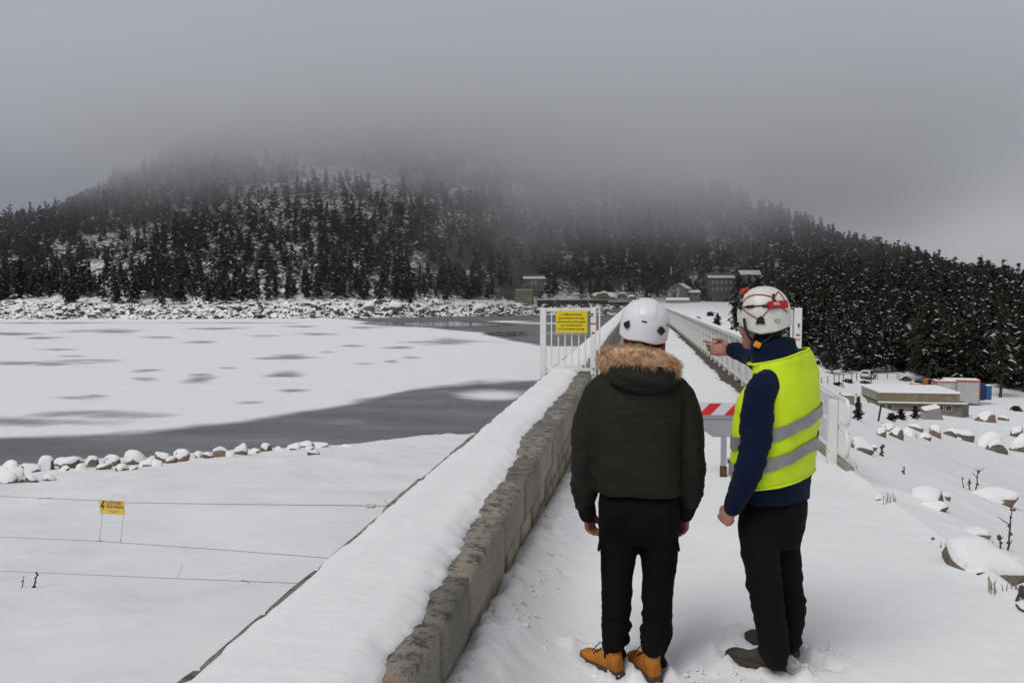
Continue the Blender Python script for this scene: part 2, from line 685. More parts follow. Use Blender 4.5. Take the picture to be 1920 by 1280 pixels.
# under the dam
ins2 = smoothstep(-1.6, -1.2, GX) * (1 - smoothstep(2.2, 2.6, GX)) * smoothstep(10, 14, GY) * (1 - smoothstep(338, 342, GY))
GZ = GZ - 3.0 * ins2

t = NT('terrain')
v = t.position()
geo = t.node('ShaderNodeNewGeometry')
sep = t.node('ShaderNodeSeparateXYZ')
t.link(geo.outputs['Normal'], sep.inputs[0])
sepp = t.node('ShaderNodeSeparateXYZ')
t.link(geo.outputs['Position'], sepp.inputs[0])
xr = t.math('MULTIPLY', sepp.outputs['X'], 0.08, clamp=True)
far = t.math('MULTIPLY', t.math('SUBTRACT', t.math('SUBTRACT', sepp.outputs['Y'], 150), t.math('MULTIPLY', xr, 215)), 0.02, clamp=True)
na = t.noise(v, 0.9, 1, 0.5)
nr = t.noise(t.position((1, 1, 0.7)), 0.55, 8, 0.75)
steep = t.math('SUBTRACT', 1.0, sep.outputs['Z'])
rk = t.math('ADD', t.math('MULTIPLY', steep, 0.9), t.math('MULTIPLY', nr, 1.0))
# rock mask rises with height: more dark ground colour on the wooded slope
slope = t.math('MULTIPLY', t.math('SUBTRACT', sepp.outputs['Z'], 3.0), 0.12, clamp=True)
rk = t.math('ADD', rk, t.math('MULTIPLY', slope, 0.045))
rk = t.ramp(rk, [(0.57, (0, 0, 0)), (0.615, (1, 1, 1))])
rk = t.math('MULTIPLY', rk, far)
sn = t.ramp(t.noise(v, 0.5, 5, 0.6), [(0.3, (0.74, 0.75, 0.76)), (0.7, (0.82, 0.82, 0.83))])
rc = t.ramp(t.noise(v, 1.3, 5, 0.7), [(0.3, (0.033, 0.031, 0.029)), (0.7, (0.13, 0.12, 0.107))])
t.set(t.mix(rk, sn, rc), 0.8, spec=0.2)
h1 = t.noise(t.position((1, 1.1, 1)), 1.2, 3, 0.45)
h2 = t.noise(v, 45, 4, 0.7)
lump = t.node('ShaderNodeMapRange', interpolation_type='SMOOTHSTEP')
lump.inputs['From Min'].default_value, lump.inputs['From Max'].default_value = 0.52, 0.72
t.link(t.noise(t.position((1, 1, 1)), 1.3, 2, 0.4), lump.inputs['Value'])
h1 = t.math('ADD', h1, t.math('MULTIPLY', lump.outputs[0], 0.5))
t.bump(t.math('ADD', h1, t.math('MULTIPLY', h2, 0.12)), 0.32, 0.09)
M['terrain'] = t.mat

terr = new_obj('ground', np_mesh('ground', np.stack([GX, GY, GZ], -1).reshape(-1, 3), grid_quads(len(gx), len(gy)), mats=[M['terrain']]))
structure(terr)
terr['label'] = 'snow-covered shore, valley floor and mountain slope around the lake'

# ------------------------------------------------------------------ the fine snow sheet of the approach
fx = np.arange(FX0, FX1 + 0.01, 0.036)
fy_ = np.arange(FY0, FY1 + 0.01, 0.034)
AX, AY = np.meshgrid(fx, fy_, indexing='ij')


def approach_z(X, Y, detail=True):
    z = np.where(X < 2.35, platform_z(X, Y), right_z(X, Y))
    # snow banked against the foot of the wall, shovelled and crumbled
    bank = np.interp(Y, [1.5, 2.9, 5.4, 8.8, 12], [0.36, 0.32, 0.17, 0.03, 0.0])
    wdt = 0.20 + 0.05 * vnoise(Y * 1.3, Y * 0, seed=71)
    prof = np.exp(-(np.maximum(X + 0.78, 0) / (wdt + 0.12)) ** 2)
    lump = fbm(X * 9, Y * 9, oct=3, seed=73)
    lump2 = fbm(X * 22, Y * 22, oct=2, seed=79)
    edge = np.exp(-((X + 0.62 - 0.05 * vnoise(Y * 2.1, Y * 0 + 5, seed=77)) / 0.13) ** 2)
    z = z + bank * prof
    if detail:
        z = z + edge * (0.055 * lump + 0.03 * lump2 + 0.018) * (1 - smoothstep(9, 14, Y))
        z = z + 0.012 * fbm(X * 1.6, Y * 1.1, oct=3, seed=81)
        z = z + 0.004 * fbm(X * 7, Y * 7, oct=2, seed=83)
        # a gap melts open along the stone
        z = z - 0.05 * np.exp(-(np.maximum(X + 0.75, 0) / 0.022) ** 2)
        # the right-hand edge of the platform rounds over into the slope
        z = z + 0.03 * np.exp(-((X - 2.34 - 0.05 * vnoise(Y * 0.8, Y * 0, seed=85)) / 0.09) ** 2)
    return z


AZ = approach_z(AX, AY)


def footprint(cx, cy, ang, depth=0.05, L=0.30, W=0.115, lump=0.02):
    global AZ
    c, s = math.cos(ang), math.sin(ang)
    dx, dy = AX - cx, AY - cy
    a, b = dx * c + dy * s, -dx * s + dy * c
    r = np.sqrt((a / (L * 0.5)) ** 2 + (b / (W * 0.5)) ** 2)
    AZ = AZ - depth * (1 - smoothstep(0.75, 1.2, r))
    ring = np.exp(-((r - 1.45) / 0.33) ** 2)
    AZ = AZ + ring * lump * (0.5 + 0.9 * fbm(AX * 16, AY * 16, oct=2, seed=int(cx * 97 + cy * 53) % 997))


SNOW_BUMPS = []   # the people's prints are pressed in below, before the sheet is built

# ------------------------------------------------------------------ lake
us = np.linspace(-1.9, 0.0, 250)
ys = np.geomspace(24, 360, 240)
UU, YY = np.meshgrid(us, ys, indexing='ij')
LX = UU * YY - 1.2
LY = YY
# places on the ice, by the view they were measured in
RI = np.array(CAMR.inverted())
pc = np.stack([LX, LY, np.full_like(LX, LAKE_Z - CAMZ)], -1) @ RI.T
PX = 960 + FPX * pc[..., 0] / -pc[..., 2]
PY = 640 - FPX * pc[..., 1] / -pc[..., 2]
wob = fbm(LX * 0.05, LY * 0.05, oct=4, seed=61)
wob2 = fbm(LX * 0.25, LY * 0.25, oct=4, seed=62)
wob3 = fbm(LX * 0.11, LY * 0.11, oct=3, seed=63)
ice = np.zeros_like(LX)
near_curve = np.interp(PX, [-600, 0, 150, 300, 450, 600, 700, 800, 900, 1010, 1200], [850, 822, 813, 802, 788, 763, 746, 723, 713, 711, 700])
ice = np.maximum(ice, smoothstep(-6, 8, PY - near_curve + wob2 * 6))
far_curve = np.interp(PX, [560, 640, 700, 800, 900, 950, 1010, 1200], [591, 597, 604, 614, 624, 636, 648, 652])
ice = np.maximum(ice, smoothstep(-2.0, 2.0, far_curve - PY + wob2 * 2.5) * smoothstep(580, 640, PX))
# wind-bared patches
spots = [(215, 621, 80, 5), (60, 681, 90, 5), (170, 676, 60, 4), (70, 787, 110, 9), (200, 775, 90, 7), (382, 711, 36, 8), (370, 703, 25, 4), (535, 701, 42, 7),
         (262, 711, 34, 4), (150, 746, 60, 4), (180, 742, 30, 3), (482, 755, 30, 4), (548, 668, 50, 5), (510, 671, 40, 3), (677, 683, 24, 4),
         (572, 732, 34, 4), (750, 651, 30, 3), (600, 626, 50, 2.5), (400, 616, 60, 2.5), (90, 633, 40, 2.5), (110, 655, 50, 2.5), (380, 641, 30, 3),
         (840, 640, 70, 7), (770, 670, 20, 3), (735, 677, 14, 3), (430, 690, 24, 3), (140, 668, 30, 2.5), (275, 694, 30, 2.5), (20, 625, 60, 3), (500, 630, 36, 2.5),
         (660, 648, 26, 2.5), (300, 632, 36, 2), (50, 605, 200, 1.6), (450, 605, 160, 1.4), (620, 660, 20, 2), (700, 614, 40, 2.5), (560, 612, 40, 2)]
for cx, cy, rx, ry_ in spots:
    r = np.sqrt(((PX - cx + wob3 * rx * 0.9) / rx) ** 2 + ((PY - cy + wob2 * ry_ * 0.9) / ry_) ** 2) + wob2 * 0.5
    ice = np.maximum(ice, 0.72 * (1 - smoothstep(0.0, 1.5, r)))
for cx, cy, rx, ry_, s in [(930, 742, 95, 13, 0.85), (955, 603, 50, 2.4, 0.9), (1020, 606, 80, 2.2, 0.7), (560, 755, 40, 4, .5), (1060, 625, 60, 4, 0.3), (650, 790, 60, 6, 0.2), (60, 806, 120, 5, 0.4)]:
    r = np.sqrt(((PX - cx) / rx) ** 2 + ((PY - cy) / ry_) ** 2) + wob2 * 0.3
    ice = ice * (1 - s * (1 - smoothstep(0.3, 1.2, r)))
water = np.zeros_like(LX)
for cx, cy, rx, ry_ in [(830, 608, 150, 6.0), (952, 626, 46, 6), (720, 606, 50, 3)]:
    r = np.sqrt(((PX - cx) / rx) ** 2 + ((PY - cy) / ry_) ** 2) + wob2 * 0.25
    water = np.maximum(water, 1 - smoothstep(0.6, 1.05, r))
lake_me = np_mesh('lake', np.stack([LX, LY, np.full_like(LX, LAKE_Z)], -1).reshape(-1, 3), grid_quads(len(us), len(ys)))
for nm, arr in (('ice', ice), ('water', water)):
    at = lake_me.attributes.new(nm, 'FLOAT', 'POINT')
    at.data.foreach_set('value', arr.ravel().astype(np.float32))
t = NT('lake_ice')
v = t.position()
a1 = t.node('ShaderNodeAttribute', attribute_name='ice')
a2 = t.node('ShaderNodeAttribute', attribute_name='water')
n1 = t.noise(t.position((1, 1.6, 1)), 0.35, 6, 0.65)
n2 = t.noise(t.position((0.35, 1.3, 1)), 1.2, 6, 0.7)
snowc = t.ramp(n1, [(0.3, (0.76, 0.77, 0.78)), (0.7, (0.82, 0.82, 0.83))])
icec = t.ramp(t.noise(t.position((0.5, 1.4, 1)), 0.16, 6, 0.7), [(0.3, (0.10, 0.106, 0.11)), (0.52, (0.15, 0.157, 0.16)), (0.75, (0.27, 0.275, 0.28))])
spk = t.node('ShaderNodeTexVoronoi')
spk.inputs['Scale'].default_value = 0.42
t.link(v, spk.inputs['Vector'])
dots = t.ramp(spk.outputs['Distance'], [(0.07, (1, 1, 1)), (0.12, (0, 0, 0))])
icec = t.mix(t.math('MULTIPLY', dots, 0.7), icec, (0.03, 0.032, 0.034))
f = t.math('ADD', a1.outputs['Fac'], t.math('MULTIPLY', t.math('SUBTRACT', n2, 0.5), 0.55))
f = t.math('MULTIPLY', f, t.math('GREATER_THAN', a1.outputs['Fac'], 0.004))
fr = t.ramp(f, [(0.12, (0, 0, 0)), (0.9, (1, 1, 1))])
c = t.mix(fr, snowc, icec)
c = t.mix(a2.outputs['Fac'], c, (0.018, 0.02, 0.022))
rg = t.mix(fr, (0.8, 0.8, 0.8), (0.42, 0.42, 0.42))
rg = t.mix(a2.outputs['Fac'], rg, (0.06, 0.06, 0.06))
t.set(c, rg, spec=0.35)
t.bump(t.noise(t.position((1, 2, 1)), 1.6, 4, 0.6), 0.12, 0.05)
lake_me.materials.append(t.mat)
lake = structure(new_obj('lake', lake_me))
lake['label'] = 'frozen lake, snow drifts over grey ice with a strip of open water'

# ------------------------------------------------------------------ dam body
dam = MB()
prof = [(-1.46, -0.235), (2.62, -0.235), (2.62, -1.2), (14, -26), (-1.46, -26)]
p0 = [(x, DAM_Y0, z) for x, z in prof]
p1 = [(x, DAM_Y1 + 2, z) for x, z in prof]
dam.add(p0 + p1, [(4, 3, 2, 1, 0), (5, 6, 7, 8, 9)] + [(i, (i + 1) % 5, 5 + (i + 1) % 5, 5 + i) for i in range(5)])
o = dam.build('dam', [M['crest_gravel']])
tag(o, 'long straight dam carrying the snowy walkway away towards the mountain', 'dam')

# snow lying on the crest walkway, its right edge ragged along the bare strip under the railing
sx = np.linspace(-0.80, 2.45, 90)
syv = np.concatenate([np.arange(14.0, 60, 0.22), np.geomspace(60, 342, 190)])
SX, SY = np.meshgrid(sx, syv, indexing='ij')
edge = 2.10 + 0.10 * fbm(SY * 0.9, SY * 0, oct=3, seed=91) + 0.16 * fbm(SY * 5.2, SX * 0.6, oct=3, seed=93)
th = 0.045 * smoothstep(0.0, 0.16, edge - SX) - 0.03 * (SX > edge)
SZ = -0.235 + th + 0.010 * fbm(SX * 1.4, SY * 0.7, oct=3, seed=95)
SZ = SZ - 0.03 * smoothstep(edge - 0.02, edge + 0.05, SX) - 0.05 * (1 - smoothstep(14.0, 15.0, SY))
SZ = SZ + 0.06 * np.exp(-((SX + 0.72) / 0.12) ** 2)
o = new_obj('crest_snow', np_mesh('crest_snow', np.stack([SX, SY, SZ], -1).reshape(-1, 3), grid_quads(len(sx), len(syv)), mats=[M['snow']]))
structure(o)
o['label'] = 'snow on the dam walkway'

# ------------------------------------------------------------------ cloud round the mountain
CB0, CB1 = Vector((-620, 205, -4)), Vector((520, 820, 195))
mb = MB().box(CB0.x, CB1.x, CB0.y, CB1.y, CB0.z, CB1.z)
t = NT('cloud')
t.n.remove(t.bsdf)
pv = t.node('ShaderNodeVolumePrincipled')
pv.inputs['Color'].default_value = (0.91, 0.925, 0.955, 1)
pv.inputs['Anisotropy'].default_value = 0.0
t.link(pv.outputs[0], t.out.inputs['Volume'])
pos = t.position()
sp = t.node('ShaderNodeSeparateXYZ')
t.link(pos, sp.inputs[0])
big = t.noise(t.position((1, 1, 1.6)), 0.0085, 2, 0.55)
# the cloud base: about 45 m over the lake in the middle, higher to both sides
dx = t.math('MULTIPLY', t.math('ADD', sp.outputs['X'], 30), 1 / 330.0)
sag = t.math('MULTIPLY', t.math('MULTIPLY', dx, dx), 44.0)
zz = t.math('SUBTRACT', t.math('SUBTRACT', sp.outputs['Z'], sag), t.math('MULTIPLY', t.math('SUBTRACT', big, 0.5), 92.0))
dens = t.node('ShaderNodeMapRange', interpolation_type='SMOOTHSTEP')
dens.inputs['From Min'].default_value = 10
dens.inputs['From Max'].default_value = 112
dens.inputs['To Min'].default_value = 0.0
dens.inputs['To Max'].default_value = 0.019
t.link(zz, dens.inputs['Value'])
# thin out towards the sides of the bank
def fade(val, a, b, c, d):
    m1 = t.node('ShaderNodeMapRange', interpolation_type='SMOOTHSTEP')
    m1.inputs['From Min'].default_value, m1.inputs['From Max'].default_value = a, b
    t.link(val, m1.inputs['Value'])
    m2 = t.node('ShaderNodeMapRange', interpolation_type='SMOOTHSTEP')
    m2.inputs['From Min'].default_value, m2.inputs['From Max'].default_value = d, c
    t.link(val, m2.inputs['Value'])
    return t.math('MULTIPLY', m1.outputs[0], m2.outputs[0])
fd = t.math('MULTIPLY', fade(sp.outputs['X'], CB0.x, -250, 120, CB1.x), fade(sp.outputs['Y'], 215, 330, 700, CB1.y))
fd = t.math('MULTIPLY', fd, fade(sp.outputs['Z'], -4, 14, 90, 190))
dn = t.math('ADD', t.math('MULTIPLY', dens.outputs[0], fd), t.math('MULTIPLY', fade(sp.outputs['Y'], 206, 300, 700, CB1.y), 0.0004))
t.link(dn, pv.inputs['Density'])
M['cloud'] = t.mat
try:
    t.mat.cycles.volume_step_rate = 2.0
except Exception:
    pass
o = mb.build('cloud_bank', [t.mat])
stuff(o, 'low grey cloud lying over the mountain top', 'cloud')
# ------------------------------------------------------------------ placing things on the ground
def ground_z(x, y):
    if FX0 <= x <= FX1 - 0.5 and FY0 <= y <= FY1 - 0.5:
        return float(approach_z(np.array(x), np.array(y), False))
    return float(terrain_z(np.array(float(x)), np.array(float(y))))


def ground_hit(px, py, tmin=2.0):
    d = ray(px, py)
    ts = np.geomspace(tmin, 900, 2600)
    X, Y, Z = d.x * ts, d.y * ts, CAMZ + d.z * ts
    G = terrain_z(X, Y)
    near = (X > FX0) & (X < FX1 - 0.5) & (Y < FY1 - 0.5)
    if near.any():
        G = np.where(near, approach_z(X, Y, False), G)
    idx = np.nonzero(Z < G)[0]
    i = idx[0] if len(idx) else len(ts) - 1
    return Vector((X[i], Y[i], G[i]))


# ------------------------------------------------------------------ the parapet wall
RNG = np.random.default_rng(4)


def stone_mesh(name, sx, sy, sz, mat, nx, ny, nz, rnd=0.03, amp=0.008, seed=0, freq=7.0):
    """a rough block centred on its own origin"""
    bm = bmesh.new()
    def lin(n):
        return np.linspace(-0.5, 0.5, n + 1)
    vid = {}
    def vert(i, j, k):
        key = (i, j, k)
        if key not in vid:
            vid[key] = bm.verts.new((lin(nx)[i], lin(ny)[j], lin(nz)[k]))
        return vid[key]
    for i in range(nx):
        for j in range(ny):
            for k in (0, nz):
                f = [vert(i, j, k), vert(i + 1, j, k), vert(i + 1, j + 1, k), vert(i, j + 1, k)]
                bm.faces.new(f if k else f[::-1])
    for i in range(nx):
        for k in range(nz):
            for j in (0, ny):
                f = [vert(i, j, k), vert(i, j, k + 1), vert(i + 1, j, k + 1), vert(i + 1, j, k)]
                bm.faces.new(f if j else f[::-1])
    for j in range(ny):
        for k in range(nz):
            for i in (0, nx):
                f = [vert(i, j, k), vert(i, j + 1, k), vert(i, j + 1, k + 1), vert(i, j, k + 1)]
                bm.faces.new(f if i else f[::-1])
    me = bpy.data.meshes.new(name)
    bm.to_mesh(me)
    bm.free()
    n = len(me.vertices)
    co = np.empty(n * 3)
    me.vertices.foreach_get('co', co)
    co = co.reshape(-1, 3) * np.array([sx, sy, sz])
    half = np.array([sx, sy, sz]) * 0.5
    inner = np.clip(co, -(half - rnd), half - rnd)
    dv = co - inner
    ln = np.maximum(np.linalg.norm(dv, axis=1, keepdims=True), 1e-9)
    co = inner + dv / ln * np.minimum(ln, rnd)
    nn = np.stack([fbm(co[:, 0] * freq + seed * 3.1, co[:, 1] * freq + s_, co[:, 2] * freq, oct=3, seed=seed + 100 + int(s_)) for s_ in (0, 7, 13)], 1)
    co = co + nn * amp
    me.vertices.foreach_set('co', co.ravel())
    me.polygons.foreach_set('use_smooth', np.ones(len(me.polygons), dtype=bool))
    me.materials.append(mat)
    me.update()
    return me


wall = empty('parapet_wall', (-1.1, 6, 0))
tag(wall, 'long low granite parapet wall with snow along its top, left of the walkway', 'wall')
woff = Vector((-1.1, 6, 0))


def wchild(name, mesh, loc=(0, 0, 0)):
    return new_obj(name, mesh, wall, Vector(loc) - woff)


core = MB().box(-1.42, -0.80, -1.4, 341, -1.2, 0.33).box(-1.46, -1.42, -1.4, 341, -8, 0.33)
wchild('wall_core', core.mesh('wall_core', [M['mortar']]))
joints = [-1.4, -0.3, 0.75, 1.75, 2.55, 3.05, 3.6, 4.62, 5.47, 6.35, 7.3, 8.45, 9.5, 10.65, 11.7, 12.85, 13.9, 15.1, 16.3, 17.5, 18.7, 20, 21.3, 22.6]
for i in range(len(joints) - 1):
    a, b = joints[i], joints[i + 1]
    L = b - a - 0.018
    hi = WALL_TOP + RNG.uniform(-0.012, 0.012)
    me = stone_mesh('coping_stone', 0.735 + RNG.uniform(-0.004, 0.012), L, 0.27, M['granite'], 10, max(6, int(L * 16)), 7, 0.021, 0.008, seed=i, freq=5.0)
    o = wchild('coping_stone', me, (-1.105 + RNG.uniform(-0.003, 0.003), (a + b) / 2, hi - 0.135))
# coping of the far stretch, too far away to tell the blocks apart
far_c = MB()
y = 22.6
while y < 341:
    L = 2.4
    far_c.box(-1.465, -0.735 + RNG.uniform(-0.01, 0.01), y + 0.012, min(341, y + L), 0.28, WALL_TOP + RNG.uniform(-0.008, 0.008))
    y += L
o = wchild('far_coping', far_c.mesh('far_coping', [M['granite']]))
o['kind'] = 'stuff'
stone_vars = {}
for ci, (z0, z1) in enumerate([(0.105, 0.278), (-0.085, 0.098), (-0.30, -0.092)]):
    y = -1.2 - 0.13 * ci
    while y < 21.5:
        L = RNG.choice([0.28, 0.36, 0.44, 0.52, 0.62])
        key = (float(L), ci, int(RNG.integers(0, 3)))
        if key not in stone_vars:
            stone_vars[key] = stone_mesh('stone', 0.16, L - 0.022, z1 - z0 - 0.016, M['wall_stone'], 2, max(3, int(L * 9)), 3, 0.022, 0.013, seed=int(L * 100) + ci * 7 + key[2] * 29, freq=8)
        wchild('stone', stone_vars[key], (-0.832 + RNG.uniform(-0.006, 0.008), y + L / 2, (z0 + z1) / 2))
        y += L
far_s = MB()
for ci, (z0, z1) in enumerate([(0.105, 0.278), (-0.085, 0.098), (-0.30, -0.092)]):
    y = 21.9 - 0.2 * ci
    while y < 340:
        L = RNG.uniform(0.5, 0.9) if y < 80 else 4.0
        far_s.box(-0.86, -0.755 + RNG.uniform(-0.008, 0.008), y, y + L - 0.02, z0, z1)
        y += L
o = wchild('far_stone', far_s.mesh('far_stone', [M['wall_stone']]))
o['kind'] = 'stuff'

# snow on the coping; it ends in a ragged line before the inner edge
cx = np.linspace(-1.485, -0.765, 38)
cy = np.concatenate([np.arange(-1.4, 22, 0.03), np.geomspace(22, 341, 420)])
CX, CY = np.meshgrid(cx, cy, indexing='ij')
bare = np.interp(CY, [-1.4, 1, 2.4, 3.0, 3.6, 4.3, 5.4, 6.4, 7.3, 8.9, 11.3, 13, 20, 40, 341],
                 [0.05, 0.06, 0.08, 0.10, 0.11, 0.14, 0.14, 0.16, 0.25, 0.23, 0.19, 0.22, 0.16, 0.12, 0.10])
inner_line = -0.735 - bare - 0.026 * fbm(CY * 4.0, CX * 2, oct=3, seed=201) - 0.022 * fbm(CY * 13.0, CX * 11, oct=3, seed=203)
th = 0.050 + 0.010 * fbm(CX * 3, CY * 1.6, oct=3, seed=205) + 0.003 * fbm(CX * 14, CY * 14, oct=2, seed=207)
prof = smoothstep(-0.004, 0.13, inner_line - CX) ** 0.6
outer = smoothstep(-1.450, -1.425, CX + 0.018 * fbm(CY * 4, CY * 0, oct=3, seed=209))
CZ = WALL_TOP - 0.004 + th * prof * (0.1 + 0.9 * outer * (0.45 + 0.55 * smoothstep(-1.42, -1.30, CX))) - 0.10 * (1 - smoothstep(-0.03, 0.006, inner_line - CX)) - 0.09 * (1 - outer)
# thin worn patches where the granite nearly shows
wchild('snow_cover', np_mesh('snow_cover', np.stack([CX, CY, CZ], -1).reshape(-1, 3), grid_quads(len(cx), len(cy)), mats=[M['snow_cap']]))

# ------------------------------------------------------------------ gate panel standing on the wall
GY0 = 13.6


def gp(px, py, y=GY0):
    return at_y(px, py, y)


def flatbar(mb, px0, px1, py0, py1, y=GY0, t=0.03, mi=0):
    a, b = gp(px0, py1, y), gp(px1, py0, y)
    return mb.box(a.x, b.x, y - t / 2, y + t / 2, a.z, b.z, mi)


gate = empty('barred_gate', (gp(1066, 700).x, GY0, WALL_TOP))
tag(gate, 'white barred metal gate carrying a yellow sign, standing on the parapet wall', 'gate')
goff = Vector(gate.location)


def gchild(mb, name, mats, bevel=0.0):
    o = mb.build(name, mats, gate, -goff, bevel=bevel)
    return o


gchild(flatbar(MB(), 1013, 1024, 577, 708, t=0.09), 'post', [M['white_paint']], 0.004)
post_r = gchild(flatbar(MB(), 1107, 1118, 576, 712, t=0.09), 'post', [M['white_paint']], 0.004)
gchild(flatbar(MB(), 1024.3, 1106.7, 577.5, 583.5, t=0.05), 'top_rail', [M['white_paint']], 0.003)
gchild(flatbar(MB(), 1024.3, 1106.7, 690, 694.5, t=0.05), 'bottom_rail', [M['white_paint']], 0.003)
for px in (1034, 1047, 1059.5, 1072, 1085, 1097.5):
    a, b = gp(px, 690), gp(px, 583.5)
    gchild(MB().tube([a, (a.x, a.y, b.z)], 0.011, 8), 'bar', [M['white_paint']])
a, b = gp(1123.5, 706), gp(1123.5, 576)
gchild(MB().tube([a, (a.x, a.y, b.z)], 0.014, 8), 'latch_rod', [M['white_paint']])
gchild(flatbar(MB(), 1118, 1125.5, 575.2, 577.2, t=0.04), 'latch_rod_cap', [M['white_paint']])
M['red_tape'] = paint('red_tape', (0.45, 0.02, 0.03), 0.45)
M['steel'] = paint('steel', (0.30, 0.30, 0.30), 0.35, 0.2, 30, metal=0.7)
M['rust'] = paint('rust', (0.10, 0.05, 0.03), 0.9, 0.4, 20)
gchild(flatbar(MB(), 1107.2, 1117.8, 605.6, 607.8, GY0 - 0.047, 0.006), 'red_tape', [M['red_tape']])
gchild(flatbar(MB(), 1109, 1115, 622.5, 625.5, GY0 - 0.047, 0.006), 'red_sticker', [M['red_tape']])
for py in (691, 702.5):
    c = gp(1113, py, GY0 - 0.05)
    gchild(MB().tube([(c.x, c.y, c.z), (c.x, c.y - 0.02, c.z)], 0.015, 10), 'bolt', [M['steel']])
gchild(MB().tube([gp(1107, 594, GY0 - 0.05), gp(1109, 588, GY0 - 0.06), gp(1111, 587, GY0 - 0.06), gp(1111, 592, GY0 - 0.06)], 0.007, 6), 'hook', [M['rust']])

M['sign_yellow'] = paint('sign_yellow', (0.72, 0.56, 0.015), 0.45, 0.06, 6)
M['black_print'] = paint('black_print', (0.012, 0.012, 0.010), 0.5)


def lettering(name, body, size, loc, parent, mat, width=None, align='CENTER', rot=(math.pi / 2, 0, 0), bold=0.0, extr=0.0004):
    cu = bpy.data.curves.new(name, 'FONT')
    cu.body = body
    cu.size = size
    cu.align_x = align
    cu.align_y = 'CENTER'
    cu.extrude = extr
    cu.offset = bold
    cu.resolution_u = 3
    cu.materials.append(mat)
    o = bpy.data.objects.new(name, cu)
    COL.objects.link(o)
    o.parent = parent
    o.location = loc
    o.rotation_euler = rot
    bpy.context.view_layer.update()
    k = width / o.dimensions.x if width and o.dimensions.x > 1e-6 else 1.0
    me = bpy.data.meshes.new_from_object(o.evaluated_get(bpy.context.evaluated_depsgraph_get()))
    bpy.data.objects.remove(o)
    o = new_obj(name, me, parent, loc)
    o.rotation_euler = rot
    o.scale.x = k
    return o


a, b = gp(1042, 623.5, GY0 - 0.055), gp(1101.5, 583, GY0 - 0.055)
sw, sh = b.x - a.x, b.z - a.z
sign = empty('warning_sign', ((a.x + b.x) / 2, GY0 - 0.055, a.z))
tag(sign, 'yellow rectangular warning sign with five lines of black French text', 'sign')
MB().box(-sw / 2, sw / 2, -0.004, 0.004, 0, sh).build('plate', [M['sign_yellow']], sign, bevel=0.002)
lines = ["La SHEM attire l'attention", "des promeneurs sur les risques", "qu'ils encourent et qu'ils acceptent", "par le seul fait de circuler", "sur le couronnement du barrage."]
wds = [0.66, 0.81, 0.90, 0.66, 0.83]
for i, (tx, wd) in enumerate(zip(lines, wds)):
    lettering('lettering', tx, 0.046, (0, -0.0056, sh * (0.84 - 0.165 * i)), sign, M['black_print'], width=sw * wd, bold=0.0006)

# ------------------------------------------------------------------ tall gate posts on the right
rp = empty('gate_post', (gp(1493, 700).x, GY0, -0.2))
tag(rp, 'tall white square gate post with red mark, right of the walkway', 'post')
roff = Vector(rp.location)
a, b = gp(1489, 577), gp(1503, 577)
MB().box(a.x, b.x, GY0 - 0.06, GY0 + 0.06, -0.25, a.z).build('post', [M['white_paint']], rp, -roff, bevel=0.004)
c, d = gp(1482.5, 577), gp(1486.5, 577)
MB().box(c.x, d.x, GY0 - 0.02, GY0 + 0.02, -0.25, c.z).build('side_bar', [M['white_paint']], rp, -roff, bevel=0.003)
MB().box(c.x, a.x - 0.002, GY0 - 0.02, GY0 + 0.02, c.z - 0.03, c.z - 0.004).build('hinge', [M['rust']], rp, -roff)
MB().box(c.x, a.x - 0.002, GY0 - 0.02, GY0 + 0.02, 0.2, 0.226).build('hinge', [M['rust']], rp, -roff)
flatbar(MB(), 1492, 1500, 626.5, 629, GY0 - 0.063, 0.005).build('red_tape', [M['red_tape']], rp, -roff)
M['orange_tape'] = paint('orange_tape', (0.62, 0.26, 0.02), 0.5)
flatbar(MB(), 1491, 1500, 635, 637, GY0 - 0.063, 0.005).build('orange_tape', [M['orange_tape']], rp, -roff)
M['grey_plastic'] = paint('grey_plastic', (0.08, 0.08, 0.085), 0.5)
flatbar(MB(), 1496, 1499, 606, 613, GY0 - 0.066, 0.02).build('lock', [M['grey_plastic']], rp, -roff)

# ------------------------------------------------------------------ railing along the walkway
RX = 2.42
M['rail_paint'] = paint('rail_paint', (0.66, 0.65, 0.63), 0.6, 0.08, 3, bump=0.3, bscale=30, bdist=0.003)
t = NT('wire_mesh')
v = t.position()
sp = t.node('ShaderNodeSeparateXYZ')
t.link(v, sp.inputs[0])
def saw(o_, k):
    m = t.math('FRACT', t.math('MULTIPLY', o_, k))
    return t.math('LESS_THAN', m, 0.34)
g = t.math('MAXIMUM', saw(sp.outputs['Y'], 40), saw(sp.outputs['Z'], 40))
tr = t.node('ShaderNodeBsdfTransparent')
mx = t.node('ShaderNodeMixShader')
t.link(g, mx.inputs[0])
t.link(tr.outputs[0], mx.inputs[1])
t.set((0.66, 0.65, 0.64), 0.6)
t.link(t.bsdf.outputs[0], mx.inputs[2])
t.link(mx.outputs[0], t.out.inputs['Surface'])
M['wire_mesh'] = t.mat

rail = empty('railing', (RX, 14, -0.2))
tag(rail, 'long white railing with mesh panels along the right edge of the walkway', 'railing')
ro = Vector(rail.location)


def rchild(mb, name, mats, bevel=0.0):
    return mb.build(name, mats, rail, -ro, bevel=bevel)


